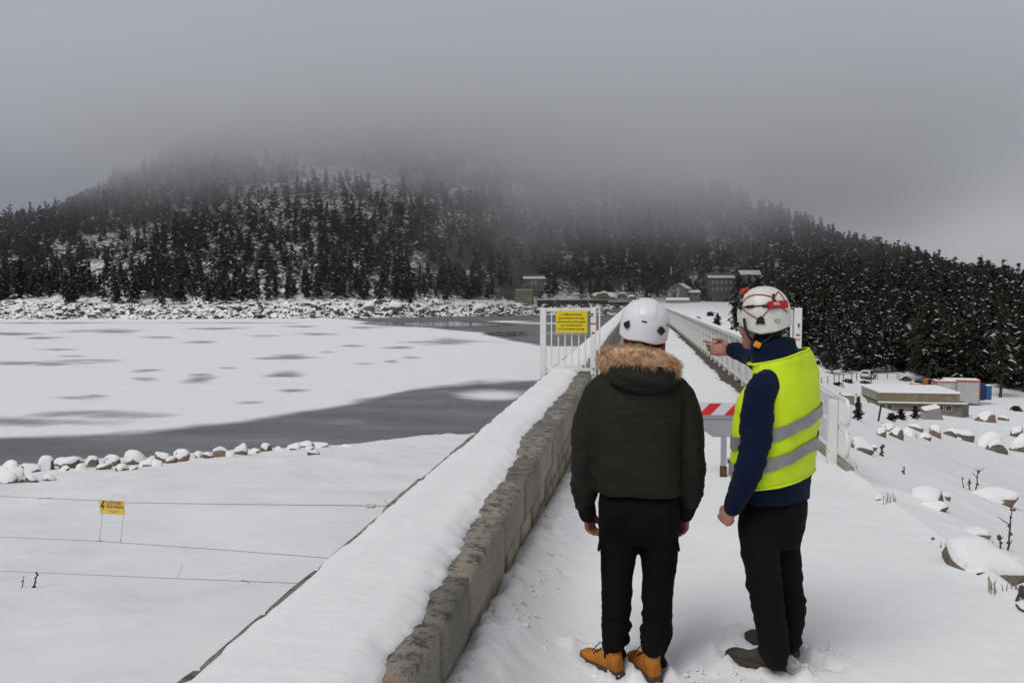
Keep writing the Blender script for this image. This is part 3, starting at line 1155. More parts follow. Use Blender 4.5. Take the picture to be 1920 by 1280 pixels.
RTOP = 0.87
pm = MB().box(-0.055, 0.055, -0.05, 0.05, -0.08, RTOP + 0.2 - 0.065).mesh('post', [M['rail_paint']], bevel=0.006)
ys_post = []
y = 14.0
while y < 339.5:
    ys_post.append(y)
    y += 1.35
for y in ys_post[:140]:
    new_obj('post', pm, rail, Vector((RX, y, -0.2)) - ro)
fp = MB()
for y in ys_post[140:]:
    fp.box(RX - 0.055, RX + 0.055, y - 0.05, y + 0.05, -0.28, RTOP - 0.065)
o = rchild(fp, 'far_post', [M['rail_paint']])
o['kind'] = 'stuff'
rchild(MB().box(RX - 0.10, RX + 0.10, 13.9, 340, RTOP - 0.062, RTOP + 0.03), 'top_rail', [M['rail_paint']], 0.01)
rchild(MB().box(RX - 0.035, RX + 0.035, 13.9, 340, 0.50, 0.545), 'middle_rail', [M['rail_paint']])
rchild(MB().box(RX - 0.035, RX + 0.035, 13.9, 340, -0.14, -0.09), 'bottom_rail', [M['rail_paint']])
pan = MB().box(0.018, 0.022, 0.052, 1.298, 0.113, 1.003).mesh('mesh_panel', [M['wire_mesh']])
for y in ys_post[:140]:
    new_obj('mesh_panel', pan, rail, Vector((RX, y, -0.2)) - ro)
o = rchild(MB().box(RX + 0.018, RX + 0.022, ys_post[140], 340, -0.087, 0.803), 'far_mesh_panel', [M['wire_mesh']])
# snow along the top rail
rsx = np.linspace(-0.105, 0.105, 9)
rsy = np.concatenate([np.arange(13.9, 70, 0.12), np.geomspace(70, 340, 160)])
QX, QY = np.meshgrid(rsx, rsy, indexing='ij')
QZ = RTOP + 0.03 + (0.03 + 0.012 * fbm(QX * 9, QY * 2.2, oct=3, seed=221)) * np.clip(1 - (np.abs(QX) / 0.105) ** 4, 0, 1) - 0.006
rchild_me = np_mesh('snow_cover', np.stack([QX + RX, QY, QZ], -1).reshape(-1, 3), grid_quads(len(rsx), len(rsy)), mats=[M['snow_cap']])
new_obj('snow_cover', rchild_me, rail, -ro)

# ------------------------------------------------------------------ railing end with looped pipe ends
er = empty('railing_end', (2.36, 9.9, -0.2))
tag(er, 'white square post with two looped pipe rail ends at the start of the railing', 'railing')
eo = Vector(er.location)
PY_ = 9.9
a = at_y(1551, 858, PY_)
b = at_y(1570, 749, PY_)
MB().box(a.x, b.x, PY_ - 0.055, PY_ + 0.065, a.z - 0.15, b.z).build('post', [M['white_paint']], er, -eo, bevel=0.005)
pxm = at_y(1574, 760, PY_).x + 0.01


def loop_pipe(zt, zb, name):
    pts = [(pxm, 13.4, zt + 0.13), (pxm, 12, zt + 0.08), (pxm, 10.6, zt + 0.02), (pxm, 9.75, zt)]
    n = 9
    r = (zt - zb) / 2
    for k in range(n + 1):
        an = math.pi / 2 + math.pi * k / n
        pts.append((pxm + 0.01 * k / n, 9.62 + 0.55 * r * math.cos(an) , (zt + zb) / 2 + r * math.sin(an)))
    pts.append((pxm + 0.01, 9.85, zb))
    return MB().tube(pts, 0.023, 10).build(name, [M['white_paint']], er, -eo)


zt1 = at_y(1587, 751, 9.6).z
zb1 = at_y(1587, 798, 9.6).z
zt2 = at_y(1587, 810, 9.6).z
zb2 = at_y(1587, 857, 9.6).z
loop_pipe(zt1, zb1, 'looped_pipe')
loop_pipe(zt2, zb2, 'looped_pipe')
MB().box(pxm - 0.002, pxm + 0.002, 9.98, 13.3, zb2 + 0.02, zt1 - 0.03).build('mesh_panel', [M['wire_mesh']], er, -eo)
MB().box(pxm - 0.04, pxm + 0.04, 9.4, 13.3, zb2 - 0.35, zb2 - 0.06).build('footing', [M['concrete']], er, -eo, bevel=0.01)
for yy in (11.6, 13.2):
    MB().box(pxm - 0.03, pxm + 0.03, yy - 0.03, yy + 0.03, zb2 - 0.1, zt1 + 0.06).build('post', [M['white_paint']], er, -eo, bevel=0.004)

# ------------------------------------------------------------------ striped barrier board
BY = 8.95
bb = empty('barrier_board', (at_y(1357, 886, BY).x, BY, at_y(1357, 886, BY).z))
tag(bb, 'low grey barrier board with red and white striped top on a single post', 'barrier')
bo = Vector(bb.location)
M['barrier_grey'] = paint('barrier_grey', (0.30, 0.305, 0.32), 0.45, 0.06, 5)
M['barrier_white'] = paint('barrier_white', (0.62, 0.63, 0.65), 0.4, 0.05, 5)
M['barrier_red'] = paint('barrier_red', (0.62, 0.02, 0.02), 0.4, 0.06, 5)


def bpt(px, py, dy=0.0):
    q = at_y(px, py, BY + dy)
    return Vector((q.x, BY + dy, q.z))


mb = MB()
poly = [(1301, 778), (1301, 795), (1337, 819), (1377, 819), (1413, 795), (1413, 778)]
fr = [bpt(*p, 0) for p in poly]
bk = [q + Vector((0, 0.025, 0)) for q in fr]
n = len(fr)
mb.add(fr + bk, [tuple(range(n)), tuple(reversed(range(n, 2 * n)))] + [(i, n + i, n + (i + 1) % n, (i + 1) % n) for i in range(n)])
mb.build('panel', [M['barrier_grey']], bb, -bo)
mb = MB()
q0, q1 = bpt(1301, 777.6), bpt(1413, 756)
mb.box(q0.x, q1.x, BY, BY + 0.025, q0.z, q1.z)
strip = mb.build('stripe_band', [M['barrier_white']], bb, -bo)
for k in range(-1, 4):
    x0 = 1310 + k * 48
    pts = [(x0, 777.4), (x0 + 22, 777.4), (x0 + 43, 756.3), (x0 + 21, 756.3)]
    pts = [(min(1412.5, max(1301.5, p[0])), p[1]) for p in pts]
    if pts[1][0] - pts[0][0] < 1 and pts[2][0] - pts[3][0] < 1:
        continue
    f4 = [bpt(*p, -0.003) for p in pts]
    b4 = [q + Vector((0, 0.002, 0)) for q in f4]
    MB().add(f4 + b4, [(0, 1, 2, 3), (7, 6, 5, 4)] + [(i, 4 + i, 4 + (i + 1) % 4, (i + 1) % 4) for i in range(4)]).build('red_stripe', [M['barrier_red']], strip)
MB().box(bpt(1301, 0).x, bpt(1413, 0).x, BY - 0.01, BY + 0.035, bpt(0, 755.6).z, bpt(0, 754).z).build('top_edge', [M['barrier_grey']], bb, -bo)
q0, q1 = bpt(1351.5, 873), bpt(1362.5, 819.4)
MB().box(q0.x, q1.x, BY - 0.02, BY + 0.045, q0.z, q1.z).build('post', [M['barrier_grey']], bb, -bo, bevel=0.004)
q2 = bpt(1350.5, 890), 
MB().box(q0.x - 0.006, q1.x + 0.006, BY - 0.026, BY + 0.051, q0.z - 0.14, q0.z - 0.002).build('post_base', [M['rust']], bb, -bo, bevel=0.004)
MB().tube([bpt(1365, 868), bpt(1365, 858)], 0.008, 6).build('pin', [M['rust']], bb, -bo)

# ------------------------------------------------------------------ electric fence below the wall
ef = empty('electric_fence', (-5, 7.2, -1.2))
tag(ef, 'three thin electric fence wires strung across the snowy slope from the parapet wall', 'fence')
fo = Vector(ef.location)
M['wire'] = paint('wire', (0.16, 0.15, 0.14), 0.5, 0.2, 30, metal=0.4)


def fpt(px, py):
    """a point on the fence's vertical plane, from the wall away to the left"""
    d = ray(px, py)
    p0 = Vector((-1.5, 5.0))
    dr = Vector((-2.7, 1.6))
    nrm = Vector((-dr.y, dr.x))
    t_ = p0.dot(nrm) / (d.x * nrm.x + d.y * nrm.y)
    return Vector((d.x * t_, d.y * t_, CAMZ + d.z * t_))


def wire(pts, r=0.0022):
    MB().tube([fpt(*p) for p in pts], r, 5).build('wire', [M['wire']], ef, -fo)


wire([(-500, 915), (-200, 921), (0, 930), (90, 934), (190, 938.5), (235, 942), (400, 944.5), (694, 947.5), (733, 948)])
wire([(-500, 985), (0, 1006), (185, 1014), (226, 1017), (400, 1029), (620, 1046), (700, 1052)])
wire([(-500, 1055), (0, 1070), (330, 1084), (560, 1093), (700, 1098)])
a, b = fpt(687, 947.6), fpt(703, 948)
m_ = (a + b) / 2
mb = MB().tube([a, a.lerp(b, 0.12), a.lerp(b, 0.3), m_, a.lerp(b, 0.7), a.lerp(b, 0.88), b], [0.006, 0.014, 0.016, 0.012, 0.016, 0.014, 0.006], 12)
M['ceramic'] = paint('ceramic', (0.55, 0.54, 0.46), 0.35, 0.08)
mb.build('insulator', [M['ceramic']], ef, -fo)
MB().tube([fpt(733, 948), fpt(727, 945), fpt(723, 940), fpt(721, 936)], 0.0016, 5).build('wire_end', [M['wire']], ef, -fo)
for pts in ([(72, 935), (84, 933.5), (96, 933)], [(452, 1087), (462, 1089), (467, 1092)], [(180, 1014), (192, 1013.2)]):
    MB().tube([fpt(*p) for p in pts], 0.003, 5).build('wire_knot', [M['wire']], ef, -fo)
for p, q in (((343, 1056), (333, 1083)),):
    MB().tube([fpt(*p), fpt(*q)], 0.0014, 5).build('dropper', [M['wire']], ef, -fo)

c0, c1, c2, c3 = fpt(188, 962), fpt(234.5, 965), fpt(236, 942), fpt(190, 938.5)
es = empty('fence_sign', tuple(c0))
tag(es, 'small yellow electric fence warning sign hanging from thin wires above the snow', 'sign')
xax = (c1 - c0).normalized()
nx_ = Vector((0.5, -0.86, 0)).normalized()
nx_ = Vector((xax.y, -xax.x, 0)).normalized()
zax = xax.cross(nx_) * -1
zax = (c3 - c0 - xax * (c3 - c0).dot(xax)).normalized()
yax = zax.cross(xax)
es.matrix_world = Matrix.Translation(c0) @ Matrix((xax, yax, zax)).transposed().to_4x4()
W_, H_ = (c1 - c0).length, (c3 - c0).length
M['fence_yellow'] = paint('fence_yellow', (0.70, 0.47, 0.06), 0.5, 0.06, 20)
MB().box(0, W_, -0.0015, 0.0015, 0, H_).build('plate', [M['fence_yellow']], es)
lettering('lettering', 'CL\u00d4TURE', H_ * 0.30, (W_ * 0.27, -0.0022, H_ * 0.79), es, M['black_print'], width=W_ * 0.62, align='LEFT', bold=0.0006)
lettering('lettering', 'ELECTRIQUE', H_ * 0.24, (W_ * 0.30, -0.0022, H_ * 0.53), es, M['black_print'], width=W_ * 0.66, align='LEFT', bold=0.0006)
bolt = [(0.17, 0.97), (0.25, 0.97), (0.14, 0.60), (0.25, 0.62), (0.08, 0.22), (0.13, 0.50), (0.03, 0.46)]
MB().add([(p[0] * W_, -0.0022, p[1] * H_) for p in bolt], [tuple(range(len(bolt)))]).build('lightning_bolt', [M['black_print']], es)
MB().box(0.38 * W_, 0.76 * W_, -0.0022, -0.0016, 0.19 * H_, 0.215 * H_).box(0.46 * W_, 0.62 * W_, -0.0022, -0.0016, 0.11 * H_, 0.125 * H_).build('small_print', [M['black_print']], es)
inv = es.matrix_world.inverted()
for p, q in (((192.5, 961), (186, 1014)), ((232, 964), (226, 1017))):
    MB().tube([inv @ fpt(*p), inv @ fpt(*q)], 0.0016, 5).build('hanging_wire', [M['wire']], es)
    k0, k1 = fpt(*q), fpt(*q).lerp(fpt(*p), 0.15)
    MB().tube([inv @ k0, inv @ k1], 0.003, 5).build('wire_twist', [M['wire']], es)
# ------------------------------------------------------------------ boulders
def rock_mesh(seed, flat=1.0, cuts=10, sub=3, mat=None, name='boulder'):
    rng = np.random.default_rng(seed)
    bm = bmesh.new()
    bmesh.ops.create_icosphere(bm, subdivisions=sub, radius=1.0)
    me = bpy.data.meshes.new(name)
    bm.to_mesh(me)
    bm.free()
    n = len(me.vertices)
    co = np.empty(n * 3)
    me.vertices.foreach_get('co', co)
    co = co.reshape(-1, 3)
    for k in range(cuts):
        d = rng.normal(size=3)
        d[2] *= 0.7
        d /= np.linalg.norm(d)
        lim = rng.uniform(0.45, 0.82)
        s = co @ d
        co = co - np.maximum(s - lim, 0)[:, None] * d * 0.9
    co = co * (1 + 0.10 * fbm(co[:, 0] * 1.8 + seed, co[:, 1] * 1.8, co[:, 2] * 1.8, oct=3, seed=seed)[:, None])
    co[:, 2] *= flat
    me.vertices.foreach_set('co', co.ravel())
    me.polygons.foreach_set('use_smooth', np.ones(len(me.polygons), dtype=bool))
    me.materials.append(mat or M['rock'])
    me.update()
    return me


def cap_mesh(rk, seed, thick=0.16, lo=0.15, hi=0.5, skirt=0.0, name='snow_cap'):
    """snow lying on the upward faces of a rock, sunk into the stone elsewhere"""
    n = len(rk.vertices)
    co, no = np.empty(n * 3), np.empty(n * 3)
    rk.vertices.foreach_get('co', co)
    rk.vertices.foreach_get('normal', no)
    co, no = co.reshape(-1, 3), no.reshape(-1, 3)
    s = smoothstep(lo, hi, no[:, 2] + 0.28 * fbm(co[:, 0] * 2.2 + seed, co[:, 1] * 2.2, co[:, 2] * 2.2, oct=2, seed=seed + 9))
    p = co + no * (0.10 * thick * s - 0.05 * (1 - s))[:, None]
    p[:, 2] += thick * s * (0.8 + 0.3 * fbm(co[:, 0] * 1.5, co[:, 1] * 1.5, oct=2, seed=seed + 3))
    me = rk.copy()
    me.name = name
    me.vertices.foreach_set('co', p.ravel())
    me.materials.clear()
    me.materials.append(M['snow_cap'])
    me.update()
    return me


ROCKS = [(rock_mesh(s, cuts=13), s) for s in range(300, 312)]
CAPS = [cap_mesh(r, s, 0.20) for r, s in ROCKS]
CAPS_MED = [cap_mesh(r, s + 70, 0.22, -0.02, 0.40) for r, s in ROCKS]
CAPS_HEAVY = [cap_mesh(r, s + 50, 0.16, -0.25, 0.25) for r, s in ROCKS]
rk_rng = np.random.default_rng(77)


def boulder(px, py, wpx, hpx, label, heavy=False, group=None, k=None, sink=0.25, hit=None, name='boulder'):
    """a snow-capped boulder whose foot is seen at (px, py), wpx by hpx pixels large"""
    c = hit or ground_hit(px, py)
    s = math.hypot(c.x, c.y) / FPX
    w, h = wpx * s / 2, hpx * s
    i = int(rk_rng.integers(0, len(ROCKS))) if k is None else k
    r = empty(name, tuple(c), float(rk_rng.uniform(-0.3, 0.3)))
    if c.y < 17:
        h *= 0.6
    dep = w * float(rk_rng.uniform(0.75, 1.0))
    hz = h / (1.85 - 2 * sink)
    # stretched along the line of sight's normal: turn first, then scale in the view's frame
    for nm, me in (('stone', ROCKS[i][0]), ('snow_cap', ((CAPS_MED if c.y < 17 else CAPS_HEAVY) if heavy else CAPS)[i])):
        o = new_obj(nm, me, r, (0, 0, hz * (0.85 - 2 * sink)))
        o.scale = (w, w * 0.62, hz)
        o.rotation_euler = (0, 0, 0)
    global AZ
    if heavy and c.x < FX1 - 0.8 and c.y < FY1 - 0.8 and c.x > 2.4:
        g_ = np.exp(-(((AX - c.x) / (w * 1.25)) ** 2 + ((AY - c.y - 0.35 * w) / (w * 1.1)) ** 2) ** 1.3)
        AZ = AZ + 0.38 * h * g_ * (1 + 0.25 * fbm(AX * 1.7, AY * 1.7, oct=2, seed=i))
    tag(r, label, 'boulder', group)
    return r


ORD = ('first second third fourth fifth sixth seventh eighth ninth tenth eleventh twelfth thirteenth fourteenth fifteenth sixteenth seventeenth '
       'eighteenth nineteenth twentieth twenty-first twenty-second twenty-third twenty-fourth twenty-fifth twenty-sixth twenty-seventh twenty-eighth twenty-ninth thirtieth '
       'thirty-first thirty-second thirty-third thirty-fourth thirty-fifth thirty-sixth thirty-seventh thirty-eighth thirty-ninth fortieth').split()
# riprap along the near shore, left
g = 'snow-covered boulders along the near lake shore'
sh_list = [(12, 905, 52, 30), (32, 893, 40, 22), (58, 886, 40, 20), (85, 880, 58, 26), (36, 904, 30, 14), (110, 873, 40, 16), (134, 877, 56, 22), (172, 875, 50, 20), (15, 882, 46, 20),
           (62, 904, 36, 14), (95, 900, 34, 12), (212, 873, 44, 22), (228, 882, 34, 12), (258, 869, 58, 26), (272, 874, 36, 16), (304, 868, 36, 24), (296, 874, 30, 15),
           (342, 864, 46, 24), (372, 858, 28, 12), (416, 856, 42, 19), (449, 852, 32, 24), (498, 846, 32, 15), (548, 843, 38, 16), (566, 838, 46, 14), (600, 838, 40, 12), (590, 852, 32, 9), (650, 838, 30, 7), (195, 880, 36, 12),
           (240, 871, 26, 14), (285, 866, 24, 12), (322, 868, 28, 14), (358, 862, 24, 13), (392, 858, 26, 11), (432, 855, 24, 10), (475, 849, 26, 10), (522, 845, 24, 9), (152, 880, 30, 12), (250, 880, 22, 8), (120, 882, 24, 10), (580, 843, 24, 8)]
for n_, (px, py, w, h) in enumerate(sh_list):
    big = w > 44
    rank = sorted(range(len(sh_list)), key=lambda k_: sh_list[k_][0]).index(n_)
    lab = ORD[rank] + ' snow-capped boulder from the left in the row along the near lake shore'
    if n_ == 20:
        lab = 'pointed snow-capped boulder standing apart in the row on the near lake shore'
    if n_ == 13:
        lab = 'wide snow-capped boulder with dark foot, midway along the near shore row'
    if n_ == 26:
        lab = 'nearly buried stone at the right end of the near shore boulder row'
    boulder(px, py, w * 1.02, h * 0.85, lab, heavy=rk_rng.random() < 0.7, group=g, sink=0.42)

# right slope
right_list = [
    (1613, 845, 52, 38, 'big brown split boulder beside the railing end', False, 1),
    (1632, 841, 22, 14, 'small stone at the foot of the big brown boulder', False, 2),
    (1652, 818, 30, 16, 'low boulder, first of the row below the railing', True, 3),
    (1664, 808, 28, 14, 'rounded boulder peeping over the first one of the row', True, 9),
    (1680, 820, 34, 17, 'brown boulder with half its face bare, second in the row', False, 4),
    (1718, 806, 34, 10, 'flat dark slab edge above the boulder row', True, 5),
    (1708, 818, 30, 16, 'snow-hidden boulder in the middle of the row', True, 6),
    (1733, 822, 22, 11, 'small tan stone between two larger boulders of the row', False, 7),
    (1753, 818, 33, 18, 'rounded grey boulder almost free of snow in the row', False, 8),
    (1797, 822, 56, 19, 'long low orange-brown boulder at the right end of the row', True, 10),
    (1856, 838, 42, 26, 'grey angular boulder with a flat snowy top at the right', False, 11),
    (1870, 848, 42, 20, 'black-sided rounded boulder in front of the grey angular one', True, 0),
    (1908, 846, 36, 30, 'tall snow-laden boulder at the right picture edge', True, 2),
    (1905, 818, 34, 16, 'dark boulder behind the group at the right picture edge', True, 3),
    (1847, 790, 44, 16, 'low flat rock with snow drift beyond the boulder row', True, 4),
    (1883, 788, 22, 8, 'small dark stone on the slope beyond the boulder row', True, 5),
    (1600, 880, 18, 34, 'dark upright rock at the platform edge below the railing end', False, 6),
    (1648, 938, 18, 22, 'small dark rock at the edge of the trodden platform', False, 7),
    (1735, 946, 92, 44, 'large snow-buried boulder on the near right slope', True, 8),
    (1747, 955, 62, 26, 'olive-edged stone below the large snow-buried boulder', True, 9),
    (1762, 935, 40, 24, 'dark-faced stone resting on the snow-buried boulder', True, 10),
    (1860, 938, 88, 34, 'flat-topped boulder with a dark undercut, right slope', True, 11),
    (1835, 1062, 170, 70, 'widest snow-smothered boulder at the lower right', True, 1),
    (1905, 1066, 40, 30, 'yellowish rock corner showing from snow at the lower right', True, 0),
    (1820, 1002, 60, 22, 'snow hump with a dark crack of rock, right slope', True, 2),
]
for px, py, w, h, lab, heavy, k in right_list:
    boulder(px, py, w * 1.08, h * 0.95, lab, heavy and py > 870, k=k, sink=0.46 if heavy else 0.36)

# far shore: the largest boulders singly, the rubble as one mass
M['far_rock'] = paint('far_rock', (0.085, 0.07, 0.055), 0.95, 0.5, 1.2, bump=0.6, bscale=4, bdist=0.1)
g = 'boulders along the far lake shore'
far_list = [(897, 588, 34, 22), (740, 582, 40, 22), (690, 584, 36, 24), (590, 578, 26, 12), (505, 592, 20, 12), (420, 590, 22, 12), (330, 590, 20, 10), (275, 590, 22, 14), (180, 592, 24, 14),
            (80, 596, 26, 14), (850, 590, 26, 12), (630, 588, 26, 12), (560, 586, 24, 14), (790, 588, 28, 13), (940, 582, 22, 9), (820, 570, 22, 12), (460, 582, 20, 10), (120, 584, 20, 10), (230, 580, 20, 10), (35, 586, 24, 10)]
for n_, (px, py, w, h) in enumerate(far_list):
    lab = 'dark snow-flecked boulder among the rubble of the far lake shore'
    if n_ == 0:
        lab = 'big rounded brown boulder on the far shore, left of the gate'
    if n_ == 1:
        lab = 'broad dark boulder on the far shore below the pines'
    b_ = boulder(px, py, w * 0.8, h * 0.8, lab, False, g, sink=0.25)
    b_.name = 'shore_boulder'

rr = np.random.default_rng(12)
base = bmesh.new()
bmesh.ops.create_icosphere(base, subdivisions=1, radius=1.0)
bv = np.array([v_.co[:] for v_ in base.verts])
bf = np.array([[v_.index for v_ in f_.verts] for f_ in base.faces])
base.free()
N = 4800
X = rr.uniform(-330, 2, N)
d_ = rr.gamma(2.0, 5.0, N)
Y = shore_y(X) + d_ - 1.0
keep = (d_ < 34) & ~((X > -3) & (Y < 345)) & ~((X > -46) & (Y > 332)) & ~((X > -75) & (X < -48) & (d_ > 14))
X, Y, d_ = X[keep], Y[keep], d_[keep]
N = len(X)
s = np.minimum(rr.gamma(1.9, 0.24, N) + 0.16, 1.7)
z = terrain_z(X, Y)
q = bv[None] * (1 + rr.uniform(-0.35, 0.35, size=(N, len(bv), 1)))
q = q * np.stack([s * rr.uniform(0.8, 1.5, N), s, s * rr.uniform(0.4, 0.8, N)], -1)[:, None, :]
a_ = rr.uniform(0, 6.28, N)
ca, sa = np.cos(a_)[:, None], np.sin(a_)[:, None]
q = np.stack([q[..., 0] * ca - q[..., 1] * sa, q[..., 0] * sa + q[..., 1] * ca, q[..., 2]], -1)
nrm = np.cross(q[:, bf[:, 1]] - q[:, bf[:, 0]], q[:, bf[:, 2]] - q[:, bf[:, 0]])
nrm /= np.maximum(np.linalg.norm(nrm, axis=-1, keepdims=True), 1e-6)
snowy = rr.random(N) < 0.8
MI = [np.where(snowy[:, None] & (nrm[..., 2] > 0.02), 1, 0).ravel()]
V = [(q + np.stack([X, Y, z + 0.1 * s], -1)[:, None, :]).reshape(-1, 3)]
F = [(bf[None] + (np.arange(N) * len(bv))[:, None, None]).reshape(-1, 3)]
o = new_obj('shore_rubble', np_mesh('shore_rubble', np.concatenate(V), tris=np.concatenate(F), mats=[M['far_rock'], M['snow_cap']], mat_idx=np.concatenate(MI), smooth=False))
stuff(o, 'snow-dusted rubble along the far lake shore', 'rubble')

# ------------------------------------------------------------------ twigs and dry grass sticking out of the snow
def twig(px, py, hpx, label, lean=0.0, knots=5, seed=0, r=0.006, branches=2, cat='twig'):
    c = ground_hit(px, py)
    s = math.hypot(c.x, c.y) / FPX
    h = hpx * s
    rg = random.Random(seed)
    o = empty('dry_twig', tuple(c))
    pts = [Vector((lean * h * t_ + rg.uniform(-0.02, 0.02) * h, rg.uniform(-0.02, 0.02) * h, h * t_ - 0.03)) for t_ in (0, 0.2, 0.42, 0.65, 0.85, 1.0)]
    MB().tube(pts, [r, r, r * 0.9, r * 0.8, r * 0.6, r * 0.4], 6).build('stem', [M['twig']], o)
    for b_ in range(branches):
        i = rg.randrange(1, 5)
        d_ = Vector((rg.choice((-1, 1)) * rg.uniform(0.5, 1), rg.uniform(-0.5, 0.5), rg.uniform(0.3, 1))).normalized() * h * rg.uniform(0.12, 0.3)
        MB().tube([pts[i], pts[i] + d_ * 0.5, pts[i] + d_ + Vector((0, 0, 0.02 * h))], [r * 0.6, r * 0.5, r * 0.3], 5).build('branch', [M['twig']], o)
    mb = MB()
    for b_ in range(knots):
        q = pts[rg.randrange(1, 6)] + Vector((rg.uniform(-1, 1) * r * 2, 0, rg.uniform(-0.06, 0.06) * h))
        mb.tube([q - Vector((0, 0, r * 1.5)), q, q + Vector((0, 0, r * 1.5))], [r * 0.3, r * 1.7, r * 0.3], 5)
    mb.build('bud', [M['twig']], o)
    tag(o, label, 'twig')


twig(1889, 1033, 74, 'tallest bare twig on the near right slope', 0.06, 8, 1, 0.009)
twig(1877, 1030, 26, 'short branched twig beside the tallest bare one', -0.12, 6, 2, 0.009, 3)
twig(1865, 1022, 12, 'tiny slanting twig in front of the short branched one', -0.3, 1, 12, 0.006, 0)
twig(1829, 922, 42, 'tall knotted twig in front of the flat-topped boulder', 0.1, 7, 3, 0.012, 3)
twig(1818, 918, 22, 'middle twig of three before the flat-topped boulder', -0.05, 4, 4, 0.012, 1)
twig(1808, 916, 24, 'leftmost twig of three before the flat-topped boulder', -0.2, 1, 5, 0.009, 0)
twig(1904, 1132, 34, 'thick dark twig near the lower right picture edge', 0.22, 3, 6, 0.011, 1)
twig(1694, 888, 16, 'lone little twig on the open right slope', 0.1, 2, 7, 0.012, 1)
twig(1652, 854, 22, 'spiky dry weed below the big brown boulder', 0.05, 8, 8, 0.016, 0)
twig(1746, 1015, 14, 'reddish twig at the platform edge', 0.1, 1, 9, 0.006, 0)
twig(40, 1101, 22, 'paler of two dry weeds by the lowest fence wire', 0.25, 4, 10, 0.006, 0)
twig(62, 1101, 30, 'darker of two dry weeds by the lowest fence wire', 0.3, 9, 11, 0.009, 0)


def lying(p, label, seed):
    o = empty('fallen_twig', tuple(ground_hit(*p[0])))
    oo = Vector(o.location)
    mb = MB()
    mb.tube([ground_hit(*q) + Vector((0, 0, 0.02)) - oo for q in p], 0.006, 6)
    mb.build('stem', [M['twig']], o)
    tag(o, label, 'twig')


lying([(1786, 1045), (1798, 1056), (1806, 1062), (1816, 1070)], 'thin twig lying along the platform edge', 1)
lying([(1832, 1082), (1848, 1079), (1866, 1083), (1878, 1079)], 'arched twig lying on the snow at the lower right', 2)
lying([(1905, 1140), (1912, 1148), (1920, 1152), (1935, 1160)], 'dark bent twig at the lower right picture edge', 3)


def grass(px, py, n, hpx, spread, label, seed):
    c = ground_hit(px, py)
    s = math.hypot(c.x, c.y) / FPX
    rg = random.Random(seed)
    mb = MB()
    for k in range(n):
        x, y = rg.uniform(-1, 1) * spread * s, rg.uniform(-0.5, 0.5) * spread * s
        h = hpx * s * rg.uniform(0.5, 1)
        l = rg.uniform(-0.35, 0.35) * h
        mb.tube([(x, y, -0.03), (x + l * 0.4, y, h * 0.55), (x + l, y, h)], [0.0035, 0.003, 0.0015], 4)
    o = mb.build('grass_tuft', [M['dry_grass']], None, tuple(c))
    stuff(o, label, 'grass')


grass(1885, 1112, 16, 26, 26, 'dry grass blades poking through the snow at the lower right', 1)
grass(1668, 945, 9, 24, 12, 'dry grass stalks by the small dark rock at the platform edge', 2)
grass(1768, 1030, 4, 14, 8, 'few dry grass stalks at the platform edge', 3)


def crumbs(name, label, XY, S, seed):
    rg = np.random.default_rng(seed)
    n = len(XY)
    Z = np.array([ground_z(float(x), float(y)) for x, y in XY])
    q = bv[None] * (1 + rg.uniform(-0.3, 0.3, size=(n, len(bv), 1))) * np.stack([S * rg.uniform(0.8, 1.4, n), S * rg.uniform(0.8, 1.3, n), S * rg.uniform(0.5, 0.9, n)], -1)[:, None, :]
    V = (q + np.stack([XY[:, 0], XY[:, 1], Z + S * 0.25], -1)[:, None, :]).reshape(-1, 3)
    F = (bf[None] + (np.arange(n) * len(bv))[:, None, None]).reshape(-1, 3)
    o = new_obj(name, np_mesh(name, V, tris=F, mats=[M['snow_cap']], smooth=True))
    stuff(o, label, 'snow')


cg = np.random.default_rng(31)
n = 900
Yc = 2.2 + 10 * cg.random(n) ** 1.5
Xc = -0.60 + 0.05 * vnoise(Yc * 2.1, Yc * 0 + 5, seed=77) + cg.normal(0, 0.07, n)
crumbs('snow_crumbs', 'crumbled snow along the foot of the parapet wall', np.stack([np.maximum(Xc, -0.69), Yc], 1), 0.006 + 0.016 * cg.random(n) ** 2.2, 1)
# ------------------------------------------------------------------ far buildings
M['stone_wall'] = paint('stone_wall', (0.17, 0.155, 0.13), 0.95, 0.25, 1.2, bump=0.6, bscale=3, bdist=0.08)
M['grey_render'] = paint('grey_render', (0.20, 0.19, 0.17), 0.95, 0.2, 0.8)
M['roof_slate'] = paint('roof_slate', (0.10, 0.095, 0.09), 0.85, 0.25, 2)
M['shutter'] = paint('shutter', (0.42, 0.40, 0.35), 0.7, 0.1, 2)
M['pane'] = NT('pane').set((0.02, 0.024, 0.028), 0.08, spec=0.6).mat
M['plaster'] = paint('plaster', (0.50, 0.49, 0.46), 0.8, 0.08, 2)


